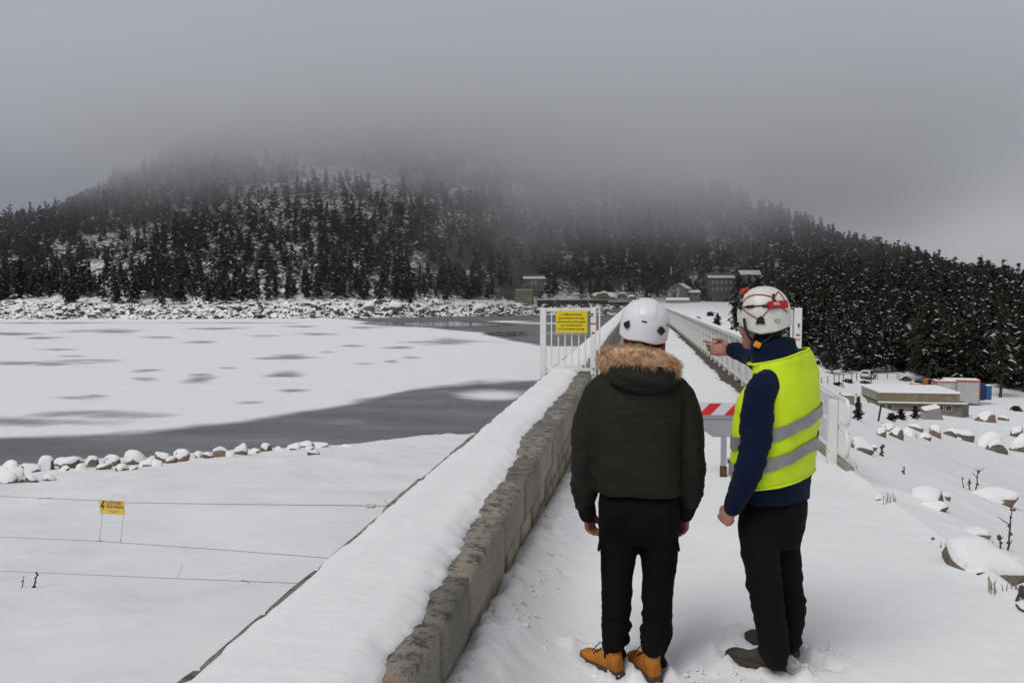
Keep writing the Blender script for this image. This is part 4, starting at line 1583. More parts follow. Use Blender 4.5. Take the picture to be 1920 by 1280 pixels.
def gable_house(label, loc, rz, w, d, h, rh, windows, doors=(), annex=None, roof_snow='front', wall_mat='stone_wall', chimney=True, over=0.35, name='stone_house'):
    """w along local x (the eaves side faces local -y), ridge along x"""
    r = empty(name, loc, rz)
    tag(r, label, 'house')
    mb = MB()
    p = [(-w / 2, -d / 2), (w / 2, -d / 2), (w / 2, d / 2), (-w / 2, d / 2)]
    v_ = [(x, y, -2.5) for x, y in p] + [(x, y, h) for x, y in p] + [(-w / 2, 0, h + rh), (w / 2, 0, h + rh)]
    mb.add(v_, [(0, 1, 5, 4), (1, 2, 6, 9, 5), (2, 3, 7, 6), (3, 0, 4, 8, 7), (0, 3, 2, 1)])
    mb.build('wall', [M[wall_mat]], r)
    th = 0.16
    sl = rh / (d / 2)
    rf = MB()
    for sg in (-1, 1):
        y0, y1 = sg * (d / 2 + over), 0
        z0, z1 = h - over * sl + 0.03, h + rh + 0.03
        q = [(-w / 2 - over, y0, z0), (w / 2 + over, y0, z0), (w / 2 + over, y1, z1), (-w / 2 - over, y1, z1)]
        rf.add(q + [(x, y, z + th) for x, y, z in q], [(3, 2, 1, 0), (4, 5, 6, 7)] + [(i, (i + 1) % 4, 4 + (i + 1) % 4, 4 + i) for i in range(4)])
    roof = rf.build('roof', [M['roof_slate']], r)
    sn = MB()
    for sg in ((-1, 1) if roof_snow == 'both' else ((-1,) if roof_snow in ('front', 'eaves') else ())):
        f0, f1 = 0.02, (0.55 if roof_snow == 'eaves' else 0.97)
        def rp_(f):
            return sg * (d / 2 + over) * (1 - f), (h - over * sl + 0.03) + (rh + over * sl) * f + th + 0.004
        (y0, z0), (y1, z1) = rp_(f0), rp_(f1)
        n_ = 14
        top, bot = [], []
        for k in range(n_ + 1):
            x = (-w / 2 - over * 0.9) + (w + over * 1.8) * k / n_
            wob_ = 0.5 + 0.5 * mnoise.noise(Vector((x * 0.7, loc[0], loc[1])))
            ff = f1 - (0.18 * wob_ if roof_snow == 'eaves' else 0.06 * wob_)
            ya, za = rp_(ff)
            bot.append((x, y0, z0))
            top.append((x, ya, za))
        v2 = bot + top + [(x, y, z + 0.14) for x, y, z in bot] + [(x, y, z + 0.10) for x, y, z in top]
        m_ = n_ + 1
        fs = []
        for k in range(n_):
            fs += [(2 * m_ + k, 2 * m_ + k + 1, 3 * m_ + k + 1, 3 * m_ + k), (k, k + 1, 2 * m_ + k + 1, 2 * m_ + k), (m_ + k, 3 * m_ + k, 3 * m_ + k + 1, m_ + k + 1)]
        fs += [(0, 2 * m_, 3 * m_, m_), (n_, m_ + n_, 3 * m_ + n_, 2 * m_ + n_)]
        sn.add(v2, fs)
    if sn.v:
        sn.build('snow', [M['snow_cap']], roof)
    if chimney:
        MB().box(w * 0.22, w * 0.22 + 0.6, -0.3, 0.3, h + rh * 0.7, h + rh + 0.9).build('chimney', [M[wall_mat]], roof)
    for (side, u_, z, ww, hh, mat) in windows:
        b = MB()
        if side == 'f':
            b.box(u_ - ww / 2, u_ + ww / 2, -d / 2 - 0.05, -d / 2 + 0.1, z, z + hh)
            s_ = MB().box(u_ - ww / 2 - 0.1, u_ + ww / 2 + 0.1, -d / 2 - 0.12, -d / 2 - 0.003, z - 0.14, z - 0.004)
        else:
            b.box(-w / 2 - 0.05, -w / 2 + 0.1, u_ - ww / 2, u_ + ww / 2, z, z + hh)
            s_ = MB().box(-w / 2 - 0.12, -w / 2 - 0.003, u_ - ww / 2 - 0.1, u_ + ww / 2 + 0.1, z - 0.14, z - 0.004)
        wn_ = b.build('window', [M[mat]], r)
        s_.build('sill', [M['plaster']], wn_)
    for (side, u_, ww, hh, mat) in doors:
        b = MB()
        if side == 'f':
            b.box(u_ - ww / 2, u_ + ww / 2, -d / 2 - 0.06, -d / 2 + 0.1, 0, hh)
        else:
            b.box(-w / 2 - 0.06, -w / 2 + 0.1, u_ - ww / 2, u_ + ww / 2, 0, hh)
        b.build('door', [M[mat]], r)
    return r


def place(px, py, y):
    q = at_y(px, py, y)
    return (q.x, q.y, q.z)


# left: stone house above the concrete block (ridge runs along the shore)
gable_house('small grey stone house above the concrete block on the far shore', place(1000, 536, 356), rad(14), 9.0, 6.0, 3.0, 1.9,
            [('f', -1.1, 0.9, 0.9, 1.2, 'shutter'), ('f', 0.6, 0.9, 0.9, 1.2, 'shutter'), ('s', 0.6, 0.9, 0.8, 1.2, 'pane')], [('s', -1.4, 0.9, 2.0, 'shutter')], roof_snow='eaves', chimney=False)
# H2: gable towards the dam
gable_house('stone house with gable facing the dam, at the end of the walkway', place(1276, 557, 352), rad(72), 8.0, 7.2, 3.4, 2.2,
            [('s', 0.0, 2.6, 1.0, 1.3, 'shutter'), ('f', 1.5, 1.0, 0.9, 1.2, 'pane'), ('f', -1.5, 1.0, 0.9, 1.2, 'pane')], [('s', 0.1, 1.1, 2.1, 'shutter')], roof_snow='both')
gable_house('low lean-to annex with pale door beside the gabled stone house', place(1259, 556, 350), rad(72), 4.0, 3.2, 1.9, 0.8, [], [('s', 0.2, 1.1, 1.9, 'shutter')], roof_snow='both', chimney=False, over=0.2, name='annex_house')
gable_house('low stone outbuilding with snowy roof right of the gabled house', place(1296, 558, 351), rad(10), 6.5, 4.0, 2.0, 0.9,
            [('f', -1.2, 0.7, 0.8, 0.9, 'pane'), ('f', 1.4, 0.7, 0.8, 0.9, 'pane')], [], roof_snow='both', chimney=False, over=0.2, name='outbuilding_house')
# H3: two storeys, five windows a row
w5 = [('f', -4.2 + 2.1 * k, 4.2, 0.9, 1.3, 'shutter') for k in range(5)] + [('f', -4.2 + 2.1 * k, 1.2, 0.9, 1.3, 'shutter') for k in range(5)] + [('s', 1.2, 3.6, 0.8, 1.1, 'pane')]
gable_house('two-storey stone building with two rows of pale windows among the pines', place(1346, 549, 385), rad(18), 12.4, 8.4, 6.6, 2.3, w5, [], roof_snow='eaves')
gable_house('house showing only its snowy roof above the pines', place(1404, 530, 375), rad(8), 8.6, 6.0, 3.4, 1.9, [('f', 1.5, 1.2, 0.9, 1.2, 'shutter')], [], roof_snow='front', chimney=False)

# white metal hut by the walkway
c = Vector(place(1270, 572.5, 322))
hut = empty('metal_hut', tuple(c), rad(4))
tag(hut, 'long low grey metal hut with snow roof, right of the walkway end', 'hut')
M['hut_metal'] = paint('hut_metal', (0.26, 0.275, 0.27), 0.5, 0.06, 1)
MB().box(-4.2, 4.2, -1.6, 1.6, -1.0, 2.0).build('wall', [M['hut_metal']], hut)
MB().add([(-4.35, -1.75, 2.003), (4.35, -1.75, 2.003), (4.35, 1.75, 2.003), (-4.35, 1.75, 2.003), (-4.35, -1.75, 2.12), (4.35, -1.75, 2.12), (4.35, 0, 3.0), (-4.35, 0, 3.0), (4.35, 1.75, 2.12), (-4.35, 1.75, 2.12)],
         [(3, 2, 1, 0), (0, 1, 5, 4), (4, 5, 6, 7), (7, 6, 8, 9), (2, 3, 9, 8), (1, 2, 8, 6, 5), (3, 0, 4, 7, 9)]).build('snow_roof', [M['snow_cap']], hut)
for k in range(1, 8):
    MB().box(-4.2 + k * 1.05 - 0.02, -4.2 + k * 1.05 + 0.02, -1.63, -1.602, -0.9, 1.98).build('seam', [M['hut_metal']], hut)

# mast
c = Vector(place(1258, 556, 372))
mast = empty('mast', tuple(c))
tag(mast, 'thin tall mast with a white cylinder on top, behind the gabled house', 'mast')
zt = at_y(1258, 515, 372).z - c.z
zt2 = at_y(1258, 500, 372).z - c.z
MB().tube([(0, 0, -3), (0, 0, zt)], 0.09, 6).build('pole', [M['grey_plastic']], mast)
MB().tube([(0, 0, zt), (0, 0, zt2)], 0.28, 10).build('antenna', [M['plaster']], mast)

# concrete block, spillway wall, pier
def block(name, px0, px1, py0, py1, y, depth, label, cat, mat, extra=None):
    a, b = at_y(px0, py1, y), at_y(px1, py0, y)
    r = empty(name, ((a.x + b.x) / 2, y, a.z))
    tag(r, label, cat)
    w, h = b.x - a.x, b.z - a.z
    MB().box(-w / 2, w / 2, 0, depth, -3, h).build('wall', [mat], r, bevel=0.05)
    return r, w, h


M['mossy_concrete'] = paint('mossy_concrete', (0.19, 0.175, 0.12), 0.95, 0.35, 0.7)
r, w, h = block('concrete_block', 966, 998, 543, 562, 333, 6, 'square concrete block with snowy top above the far shore', 'block', M['mossy_concrete'])
MB().box(-w / 2, w / 2, 0.1, 5.9, h + 0.004, h + 0.15).build('snow_cap', [M['snow_cap']], r)
for k in (-0.25, 0.55):
    MB().box(w * k - 0.15, w * k + 0.15, 1, 1.3, h + 0.002, h + 1.4).build('post', [M['dark_concrete']], r)
r, w, h = block('ruined_wall', 912, 938, 540, 562, 335, 3, 'mossy ruined wall stub left of the concrete block', 'wall', M['mossy_concrete'])
r, w, h = block('ruined_wall', 912 - 0 + 20, 945, 541, 556, 338, 2, 'smaller mossy wall fragment close to the concrete block', 'wall', M['mossy_concrete'])
r, w, h = block('spillway_wall', 1007, 1187, 562.5, 576.5, 331, 3, 'long dark concrete spillway wall at the far end of the dam', 'wall', M['dark_concrete'])
MB().tube([(-w / 2 - 4, 0.3, h + 0.35), (w / 2, 0.3, h + 0.35)], 0.06, 6).build('handrail', [M['white_paint']], r)
for k in range(9):
    x = -w / 2 + w * k / 8.0
    MB().tube([(x, 0.3, h - 0.01), (x, 0.3, h + 0.35)], 0.05, 6).build('baluster', [M['white_paint']], r)
MB().box(w * 0.24, w / 2, -0.25, 0, h * 0.78, h * 0.9).build('snow_ledge', [M['snow_cap']], r)
for k in (-0.31, 0.04):
    MB().box(w * k - 0.08, w * k + 0.08, -0.12, -0.004, h * 0.5, h + 0.3).build('depth_gauge', [M['plaster']], r)
MB().box(-w / 2, w / 2, 0.5, 2.9, h + 0.003, h + 0.12).build('snow_cap', [M['snow_cap']], r)
r, w, h = block('pier', 1148, 1190, 578, 592, 325, 4, 'short concrete pier against the dam face on the lake side', 'pier', M['concrete'])

# white post fence along the bank at the far end
ff = empty('post_fence', (-20, 342, 0.8))
tag(ff, 'row of white fence posts along the bank at the far end of the dam', 'fence')
fo_ = Vector(ff.location)
pp = [(1030, 561), (1050, 559.5), (1080, 556.5), (1105, 554), (1140, 551.5), (1170, 551), (1190, 552)]
pts = []
for i in range(len(pp) - 1):
    for k in range(5):
        f_ = k / 5
        pts.append((pp[i][0] + (pp[i + 1][0] - pp[i][0]) * f_, pp[i][1] + (pp[i + 1][1] - pp[i][1]) * f_))
wp = []
pmesh = MB().box(-0.09, 0.09, -0.09, 0.09, -0.6, 1.0).mesh('post', [M['white_paint']])
for px, py in pts:
    q = at_y(px, py, 345)
    new_obj('post', pmesh, ff, Vector((q.x, 345, q.z)) - fo_)
    wp.append(Vector((q.x, 345, q.z + 0.8)) - fo_)
MB().tube(wp, 0.03, 4).build('rail', [M['white_paint']], ff)
MB().tube([q - Vector((0, 0, 0.4)) for q in wp], 0.03, 4).build('rail', [M['white_paint']], ff)
# dark boulders heap above the spillway
g = 'dark boulders heaped above the spillway wall'
for n_, (px, py, w_, h_) in enumerate([(1118, 561, 30, 9), (1134, 560, 26, 10), (1150, 561, 30, 10), (1168, 560, 26, 9), (1182, 561, 20, 7)]):
    boulder(px, py, w_, h_ * 1.4, 'dark boulder in the heap above the spillway wall', False, g, hit=at_y(px, py + 1, 341), sink=0.1, name='heap_boulder')

# ------------------------------------------------------------------ valley on the right
def vplace(px, py):
    return ground_hit(px, py)


# low utility building
BYV = 120.0
a, b = at_y(1647, 773, BYV), at_y(1806, 739, BYV)
ub = empty('utility_building', ((a.x + b.x) / 2, BYV, a.z))
tag(ub, 'long flat-roofed stone and concrete building sunk into the snowy valley', 'building')
w, h = b.x - a.x, b.z - a.z
M['warm_concrete'] = paint('warm_concrete', (0.21, 0.165, 0.115), 0.9, 0.22, 0.9, bump=0.3, bscale=6, bdist=0.03)
hl = h * 0.53
MB().box(-w / 2, w / 2, 0, 9, -2, hl - 0.10).build('lower_wall', [M['stone_wall']], ub)
MB().add([(w / 2 + 0.003, 0.004, -2), (w / 2 + 1.6, 2.2, -2), (w / 2 + 1.6, 8.9, -2), (w / 2 + 0.003, 8.9, -2), (w / 2 + 0.003, 0.004, hl - 0.25), (w / 2 + 1.6, 2.2, hl - 0.25), (w / 2 + 1.6, 8.9, hl - 0.25), (w / 2 + 0.003, 8.9, hl - 0.25)],
         [(0, 1, 5, 4), (1, 2, 6, 5), (2, 3, 7, 6), (4, 5, 6, 7), (3, 0, 4, 7)]).build('wing_wall', [M['stone_wall']], ub)
lg = MB().box(-w / 2 - 0.1, w / 2 + 0.5, -0.45, 0.6, hl - 0.097, hl).build('ledge', [M['concrete']], ub)
MB().box(-w / 2 - 0.08, w / 2 + 0.48, -0.43, 0.24, hl + 0.003, hl + 0.09).build('snow', [M['snow_cap']], lg)
for k, (x0, x1, dy) in enumerate([(-0.5, -0.31, 0.0), (-0.31, -0.17, 0.06), (-0.17, -0.02, 0.06), (-0.02, 0.12, 0.0), (0.12, 0.30, 0.0), (0.30, 0.47, 0.0)]):
    MB().box(w * x0 + 0.015, w * x1 - 0.015, 0.25 - dy, 1.0, hl + 0.095, h).build('panel', [M['warm_concrete']], ub)
MB().box(-w / 2 + 0.05, w * 0.47, 0.3, 9.2, hl + 0.1, h - 0.02).build('upper_wall', [M['concrete']], ub)
MB().box(-w / 2 - 0.05, w * 0.47 + 0.05, 0.12, 9.4, h + 0.003, h + 0.28).build('roof_snow', [M['snow_cap']], ub, bevel=0.06, seg=2)
for x in (-0.455, -0.365, 0.135, 0.235, 0.335):
    wn_ = MB().box(w * x - 0.42, w * x + 0.42, -0.03, 0.05, hl * 0.30, hl * 0.80).build('window', [M['shutter']], ub)
    MB().box(w * x - 0.34, w * x + 0.34, -0.036, -0.031, hl * 0.34, hl * 0.76).build('pane', [M['pane']], wn_)
    MB().box(w * x - 0.02, w * x + 0.02, -0.045, -0.037, hl * 0.34, hl * 0.76).build('mullion', [M['stone_wall']], wn_)

# site cabins
M['cabin_white'] = paint('cabin_white', (0.42, 0.42, 0.41), 0.5, 0.06, 1)
M['cabin_orange'] = paint('cabin_orange', (0.40, 0.10, 0.045), 0.5, 0.08, 2)


def cabin(label, px0, px1, py0, py1, y, depth, trim_top, rz):
    a, b = at_y(px0, py1, y), at_y(px1, py0, y)
    r = empty('site_cabin', ((a.x + b.x) / 2, y, a.z), rz)
    tag(r, label, 'cabin')
    w, h = (b.x - a.x), b.z - a.z
    MB().box(-w / 2, w / 2, 0, depth, -1.0, h).build('wall', [M['cabin_white']], r)
    e = 0.07
    for x in (-w / 2, w / 2):
        MB().box(x - e, x + e, -e, e, -1.0, h - 0.001).build('corner_post', [M['cabin_orange']], r)
    MB().box(-w / 2 - e, w / 2 + e, -e, depth + e, h + 0.001, h + trim_top).build('roof_trim', [M['cabin_orange']], r)
    MB().box(-w / 2, w / 2, 0.02, depth, h + trim_top + 0.003, h + trim_top + 0.16).build('roof_snow', [M['snow_cap']], r, bevel=0.04)
    for k in range(1, 6):
        MB().box(-w / 2 + w * k / 6 - 0.015, -w / 2 + w * k / 6 + 0.015, -0.02, -0.003, 0.05, h - 0.1).build('rib', [M['cabin_white']], r)
    return r, w, h


cabin('larger white site cabin with orange-red roof edge in the valley', 1774, 1836, 716, 742, 138, 2.6, 0.22, rad(-8))
r, w, h = cabin('smaller white site cabin with snowy roof in front of the larger one', 1756, 1793, 716.5, 738, 133, 2.4, 0.08, rad(-4))
MB().box(-w * 0.15, w * 0.22, -0.03, -0.004, 0.3, h - 0.25).build('door', [M['plaster']], r)

# blue tanks
M['blue_dark'] = paint('blue_dark', (0.012, 0.035, 0.10), 0.5)
M['blue'] = paint('blue', (0.02, 0.10, 0.27), 0.5)
for lab, px0, px1, py0, py1, mt, nm in (('dark blue portable toilet beside the larger site cabin', 1838, 1848, 720, 741, 'blue_dark', 'portable_toilet'), ('brighter blue portable toilet with snow on top', 1849, 1860, 723, 740, 'blue', 'portable_toilet')):
    a, b = at_y(px0, py1, 140), at_y(px1, py0, 140)
    r = empty(nm, ((a.x + b.x) / 2, 140, a.z))
    tag(r, lab, 'toilet')
    w, h = b.x - a.x, b.z - a.z
    MB().box(-w / 2, w / 2, 0, w, -0.8, h).build('cabin', [M[mt]], r, bevel=0.03)
    MB().box(-w * 0.36, w * 0.36, -0.03, -0.003, 0.05, h - 0.1).build('door', [M[mt]], r)
    MB().loft([[(-w / 2, 0, h + 0.003), (w / 2, 0, h + 0.003), (w / 2, w, h + 0.003), (-w / 2, w, h + 0.003)], [(-w / 3, w / 6, h + 0.16), (w / 3, w / 6, h + 0.16), (w / 3, w * 0.8, h + 0.16), (-w / 3, w * 0.8, h + 0.16)]], smooth=False).build('roof', [M['snow_cap'] if mt == 'blue' else M[mt]], r)

# orange digger and red skip
M['digger_orange'] = paint('digger_orange', (0.38, 0.12, 0.02), 0.55, 0.15, 3)
M['rubber'] = paint('rubber', (0.02, 0.02, 0.02), 0.8)
c = at_y(1741, 733, 135)
dg = empty('mini_digger', tuple(c), rad(20))
tag(dg, 'small orange-brown digger with raised arm beside the site cabins', 'digger')
for x in (-0.55, 0.55):
    MB().box(x - 0.18, x + 0.18, -0.9, 0.9, -0.5, 0.42).build('track', [M['rubber']], dg, bevel=0.12, seg=2)
MB().box(-0.7, 0.7, -0.7, 0.8, 0.45, 1.0).build('body', [M['digger_orange']], dg, bevel=0.08, seg=2)
cb = MB().box(-0.65, 0.1, -0.5, 0.5, 1.003, 1.95).build('cab', [M['digger_orange']], dg, bevel=0.06)
MB().box(-0.55, 0.0, -0.53, -0.505, 1.2, 1.8).build('window', [M['pane']], cb)
MB().tube([(0.35, -0.6, 0.9), (0.5, -1.4, 2.1), (0.4, -2.0, 1.9)], [0.14, 0.13, 0.11], 6).build('boom', [M['digger_orange']], dg)
MB().tube([(0.4, -2.0, 1.9), (0.35, -2.1, 0.9)], [0.11, 0.09], 6).build('dipper_arm', [M['digger_orange']], dg)
MB().add([(0.1, -2.4, 0.5), (0.6, -2.4, 0.5), (0.6, -1.9, 0.95), (0.1, -1.9, 0.95), (0.1, -1.8, 0.4), (0.6, -1.8, 0.4)], [(0, 1, 2, 3), (0, 4, 5, 1), (2, 5, 4, 3), (0, 3, 4), (1, 5, 2)]).build('bucket', [M['rust']], dg)
c = at_y(1717, 731, 135)
sk = empty('skip', tuple(c), rad(10))
tag(sk, 'small red metal skip left of the orange digger', 'skip')
M['skip_red'] = paint('skip_red', (0.42, 0.05, 0.03), 0.6, 0.15, 3)
MB().loft([[(-0.5, -0.5, -0.3), (0.5, -0.5, -0.3), (0.5, 0.5, -0.3), (-0.5, 0.5, -0.3)], [(-0.65, -0.6, 0.9), (0.65, -0.6, 0.9), (0.65, 0.6, 0.9), (-0.65, 0.6, 0.9)]], smooth=False).build('body', [M['skip_red']], sk)
MB().box(-0.70, 0.70, -0.65, 0.65, 0.903, 0.98).build('rim', [M['skip_red']], sk)
MB().box(-0.6, 0.6, -0.55, 0.55, 0.983, 1.05).build('snow', [M['snow_cap']], sk)

# white car seen from behind
c = vplace(1628, 709.5)
s_ = c.y / FPX
car = empty('parked_car', tuple(c), rad(-32))
tag(car, 'white car with dark rear window parked on the snowy valley track', 'car')
car.scale = (1.0,) * 3
M['car_white'] = paint('car_white', (0.62, 0.62, 0.62), 0.3, 0.03, 1)
prof = [(-2.05, 0.35), (-2.1, 0.75), (-2.02, 1.0), (-1.75, 1.62), (-1.4, 1.72), (0.2, 1.70), (0.95, 1.12), (1.9, 0.98), (2.1, 0.7), (2.08, 0.35)]
secs = []
for x, k in ((-0.88, 0.94), (-0.92, 1.0), (0.92, 1.0), (0.88, 0.94)):
    secs.append([(x if z < 1.1 else x * 0.86, y, 0.35 + (z - 0.35) * k) for y, z in prof])
MB().loft(secs, smooth=False).build('body', [M['car_white']], car)
MB().add([(-0.70, -2.04, 1.08), (0.70, -2.04, 1.08), (0.62, -1.83, 1.56), (-0.62, -1.83, 1.56)], [(0, 1, 2, 3)]).build('rear_window', [M['pane']], car)
for sg in (-1, 1):
    MB().add([(sg * 0.925, -1.6, 1.08), (sg * 0.925, 0.6, 1.08), (sg * 0.815, 0.1, 1.56), (sg * 0.815, -1.45, 1.56)], [(0, 1, 2, 3)]).build('side_window', [M['pane']], car)
    MB().box(sg * 0.78 - 0.1, sg * 0.78 + 0.1, -2.12, -2.02, 0.75, 1.0).build('tail_light', [M['red_tape']], car)
    for y in (-1.3, 1.35):
        wh = MB().tube([(sg * 0.74, y, 0.33), (sg * 0.95, y, 0.33)], 0.33, 14).build('wheel', [M['rubber']], car)
MB().box(-0.86, 0.86, -2.18, -2.09, 0.38, 0.62).build('bumper', [M['grey_plastic']], car)

# fences in the valley
def wire_fence(label, posts, hpx, hm, mat='bark', nw=2):
    hits = [vplace(*p) for p in posts]
    r = empty('wire_fence', tuple(hits[0]))
    tag(r, label, 'fence')
    o_ = hits[0]
    pm_ = MB().tube([(0, 0, -0.3), (0, 0, 1)], 1.0, 6).mesh('post', [M[mat]])
    hs = [hpx * math.hypot(q.x, q.y) / FPX for q in hits]
    for q, h_ in zip(hits, hs):
        p_ = new_obj('post', pm_, r, q - o_)
        p_.scale = (0.055 * h_, 0.055 * h_, h_)
    for k in range(nw):
        zz_ = 0.92 - 0.45 * k
        MB().tube([q - o_ + Vector((0, 0, zz_ * h_)) for q, h_ in zip(hits, hs)], [0.012 * h_ for h_ in hs], 4).build('wire', [M['wire']], r)


M['grey_post'] = paint('grey_post', (0.12, 0.11, 0.10), 0.9)
wire_fence('wire fence with dark posts in front of the parked car', [(1540, 722), (1552, 720), (1564, 718), (1573, 717), (1581, 716), (1597, 714), (1606, 713), (1634, 716)], 14, 1.5, 'grey_post')
wire_fence('thin fence on the snowy bank right of the parked car', [(1645, 712), (1664, 711), (1682, 712), (1686, 713), (1700, 716), (1722, 722)], 10, 1.2, 'grey_post')
wire_fence('short post fence left of the utility building', [(1620, 738), (1627, 740), (1631, 740), (1637, 744), (1640, 748), (1637, 754)], 12, 1.1, 'grey_post', 1)
wire_fence('wire fence running down below the railing mesh', [(1548, 762), (1575, 748), (1605, 750), (1628, 757)], 12, 1.1, 'grey_post', 1)

# leaning pole, slab, small wall
c = vplace(1645, 789)
s_ = math.hypot(c.x, c.y) / FPX
lp = MB().tube([(0, 0, -0.3), (5.5 * s_, 0, 27 * s_)], 1.7 * math.hypot(c.x, c.y) / FPX, 8).build('leaning_pole', [M['bark']], None, tuple(c))
tag(lp, 'dark leaning wooden pole in front of the utility building', 'pole')
c = vplace(1748, 787)
s_ = math.hypot(c.x, c.y) / FPX
sl = empty('concrete_slab', tuple(c))
tag(sl, 'grey trapezoid concrete slab with snowy top in front of the utility building', 'slab')
M['pale_concrete'] = paint('pale_concrete', (0.24, 0.235, 0.22), 0.9, 0.12, 2)
pl = [(-20, 0), (19, 0), (12, 19), (-6, 15)]
fr = [Vector((x * s_, 0, z * s_ - (0.3 if z == 0 else 0))) for x, z in pl]
bk = [q + Vector((0, 1.6, 0.15)) for q in fr]
MB().add(fr + bk, [(0, 1, 2, 3), (7, 6, 5, 4)] + [(i, 4 + i, 4 + (i + 1) % 4, (i + 1) % 4) for i in range(4)]).build('block', [M['pale_concrete']], sl, bevel=0.04)
t3 = [fr[3] + Vector((-0.45, 0, -0.12)), fr[2], bk[2], bk[3] + Vector((-0.45, 0, -0.1))]
t3 = [q + Vector((0, 0, 0.03)) for q in t3]
MB().loft([t3, [q + Vector((0, 0, 0.22)) for q in t3]], smooth=False).build('snow_cap', [M['snow_cap']], sl, bevel=0.05, seg=2)
c = vplace(1592, 756)
s_ = math.hypot(c.x, c.y) / FPX
wl_ = empty('low_wall', tuple(c))
tag(wl_, 'short brown wall block with snow on top below the railing', 'wall')
MB().box(-9 * s_, 9 * s_, 0, 1.5, -0.4, 13 * s_).build('wall', [M['warm_concrete']], wl_, bevel=0.03)
MB().box(-9 * s_, 9 * s_, 0.02, 1.5, 13 * s_ + 0.003, 15 * s_).build('snow_cap', [M['snow_cap']], wl_, bevel=0.02)
# ------------------------------------------------------------------ pines
def pine_arrays(seed, h, R, n, fleck=0.16, size=0.55, low=0.10, slim=0.8):
    """leaf-clump triangles of one pine: verts (n,3), tris, material index 0 needles 1 snow"""
    rg = np.random.default_rng(seed)
    t_ = rg.random(n) ** 0.75
    z = h * (low + (1 - low) * t_)
    prof = R * ((1 - t_) ** slim) * (0.62 + 0.38 * np.sin(t_ * 19 + seed) * rg.uniform(0.3, 1, n)) + 0.05 * R
    an = rg.uniform(0, 2 * math.pi, n)
    # whorls: lumps of branches with gaps between them
    lob = 0.72 + 0.28 * np.sin(3 * an + seed + t_ * 9) + 0.15 * np.sin(5 * an - t_ * 23)
    rr_ = prof * np.sqrt(rg.uniform(0.15, 1.0, n)) * lob
    c = np.stack([rr_ * np.cos(an), rr_ * np.sin(an), z], 1)
    out = np.stack([np.cos(an), np.sin(an), -0.25 + 0.5 * t_], 1)
    out += rg.normal(0, 0.35, (n, 3))
    out /= np.linalg.norm(out, axis=1, keepdims=True)
    side = np.cross(out, np.array([0, 0, 1.0])) + rg.normal(0, 0.25, (n, 3))
    side /= np.linalg.norm(side, axis=1, keepdims=True)
    s = size * rg.uniform(0.6, 1.3, n)[:, None] * (1 - 0.45 * t_[:, None])
    a = c - out * s * 0.55 + side * s * 0.42
    b = c - out * s * 0.55 - side * s * 0.42
    d = c + out * s * 0.8
    e = c + np.array([0, 0, 0.35]) * s - out * s * 0.2
    V = np.stack([a, b, d, e], 1).reshape(-1, 3)
    k = np.arange(n)[:, None] * 4
    T = np.concatenate([k + np.array([0, 1, 2]), k + np.array([0, 2, 3]), k + np.array([1, 3, 2])], 0)
    mi = np.zeros(3 * n, dtype=np.int32)
    sn = rg.random(n) < fleck * (0.5 + 0.9 * (rr_ / np.maximum(prof, 1e-3)))
    mi[n:2 * n][sn] = 1
    mi[2 * n:][sn & (rg.random(n) < 0.5)] = 1
    return V, T, mi


def trunk_arrays(h, r, bend=0.02, seed=0, n=6, limbs=0):
    rg = np.random.default_rng(seed)
    mb = MB()
    pts = [(bend * h * math.sin(k * 0.9 + seed), bend * h * math.cos(k * 0.7 + seed) - bend * h, h * k / 5 - (0.4 if k == 0 else 0)) for k in range(6)]
    pts = [(x - pts[0][0], y - pts[0][1], z) for x, y, z in pts]
    mb.tube(pts, [r * 1.25, r, r * 0.8, r * 0.6, r * 0.38, r * 0.12], n)
    for k in range(limbs):
        z = h * rg.uniform(0.12, 0.6)
        an = rg.uniform(0, 6.28)
        L = h * 0.16 * (1.2 - z / h)
        mb.tube([(0, 0, z), (math.cos(an) * L * 0.6, math.sin(an) * L * 0.6, z + 0.05 * h * 0.3), (math.cos(an) * L, math.sin(an) * L, z + 0.02 * h)], [r * 0.3, r * 0.2, r * 0.08], 4)
    return mb


# ten kinds of near pine, unit-scaled by real heights
KINDS = []
for s in range(10):
    h = [9.5, 11, 8, 12, 10, 7, 9, 11.5, 8.5, 6.0][s]
    R = [3.0, 3.3, 2.8, 3.1, 3.8, 2.6, 2.7, 3.0, 3.7, 2.4][s]
    V_, T_, mi = pine_arrays(500 + s, h, R, 1150, fleck=[0.05, 0.12, 0.08, 0.15, 0.07, 0.13, 0.04, 0.11, 0.07, 0.14][s], size=0.66, low=[0.12, 0.2, 0.08, 0.22, 0.1, 0.06, 0.1, 0.16, 0.1, 0.05][s], slim=[0.8, 0.7, 0.9, 0.75, 0.6, 0.85, 1.0, 0.7, 0.55, 0.8][s])
    crown = np_mesh('crown', V_, tris=T_, mats=[M['needles'], M['twig_snow']], mat_idx=mi, smooth=False)
    trunk = trunk_arrays(h * 0.93, 0.17, seed=s, limbs=7).mesh('trunk', [M['bark']])
    KINDS.append((crown, trunk, h))

t_rng = np.random.default_rng(99)


def pine(c, hm, label, group, kind=None, name='pine_tree'):
    k = int(t_rng.integers(0, len(KINDS))) if kind is None else kind
    crown, trunk, h0 = KINDS[k]
    r = empty(name, tuple(c), float(t_rng.uniform(0, 6.28)))
    s = hm / h0
    w = s * float(t_rng.uniform(0.85, 1.15))
    for nm, me in (('crown', crown), ('trunk', trunk)):
        o = new_obj(nm, me, r)
        o.scale = (w, w, s)
    tag(r, label, 'tree', group)
    return r


occupied = []
G_R = 'pines at the edge of the valley forest'
G_L = 'pines along the far lake shore'


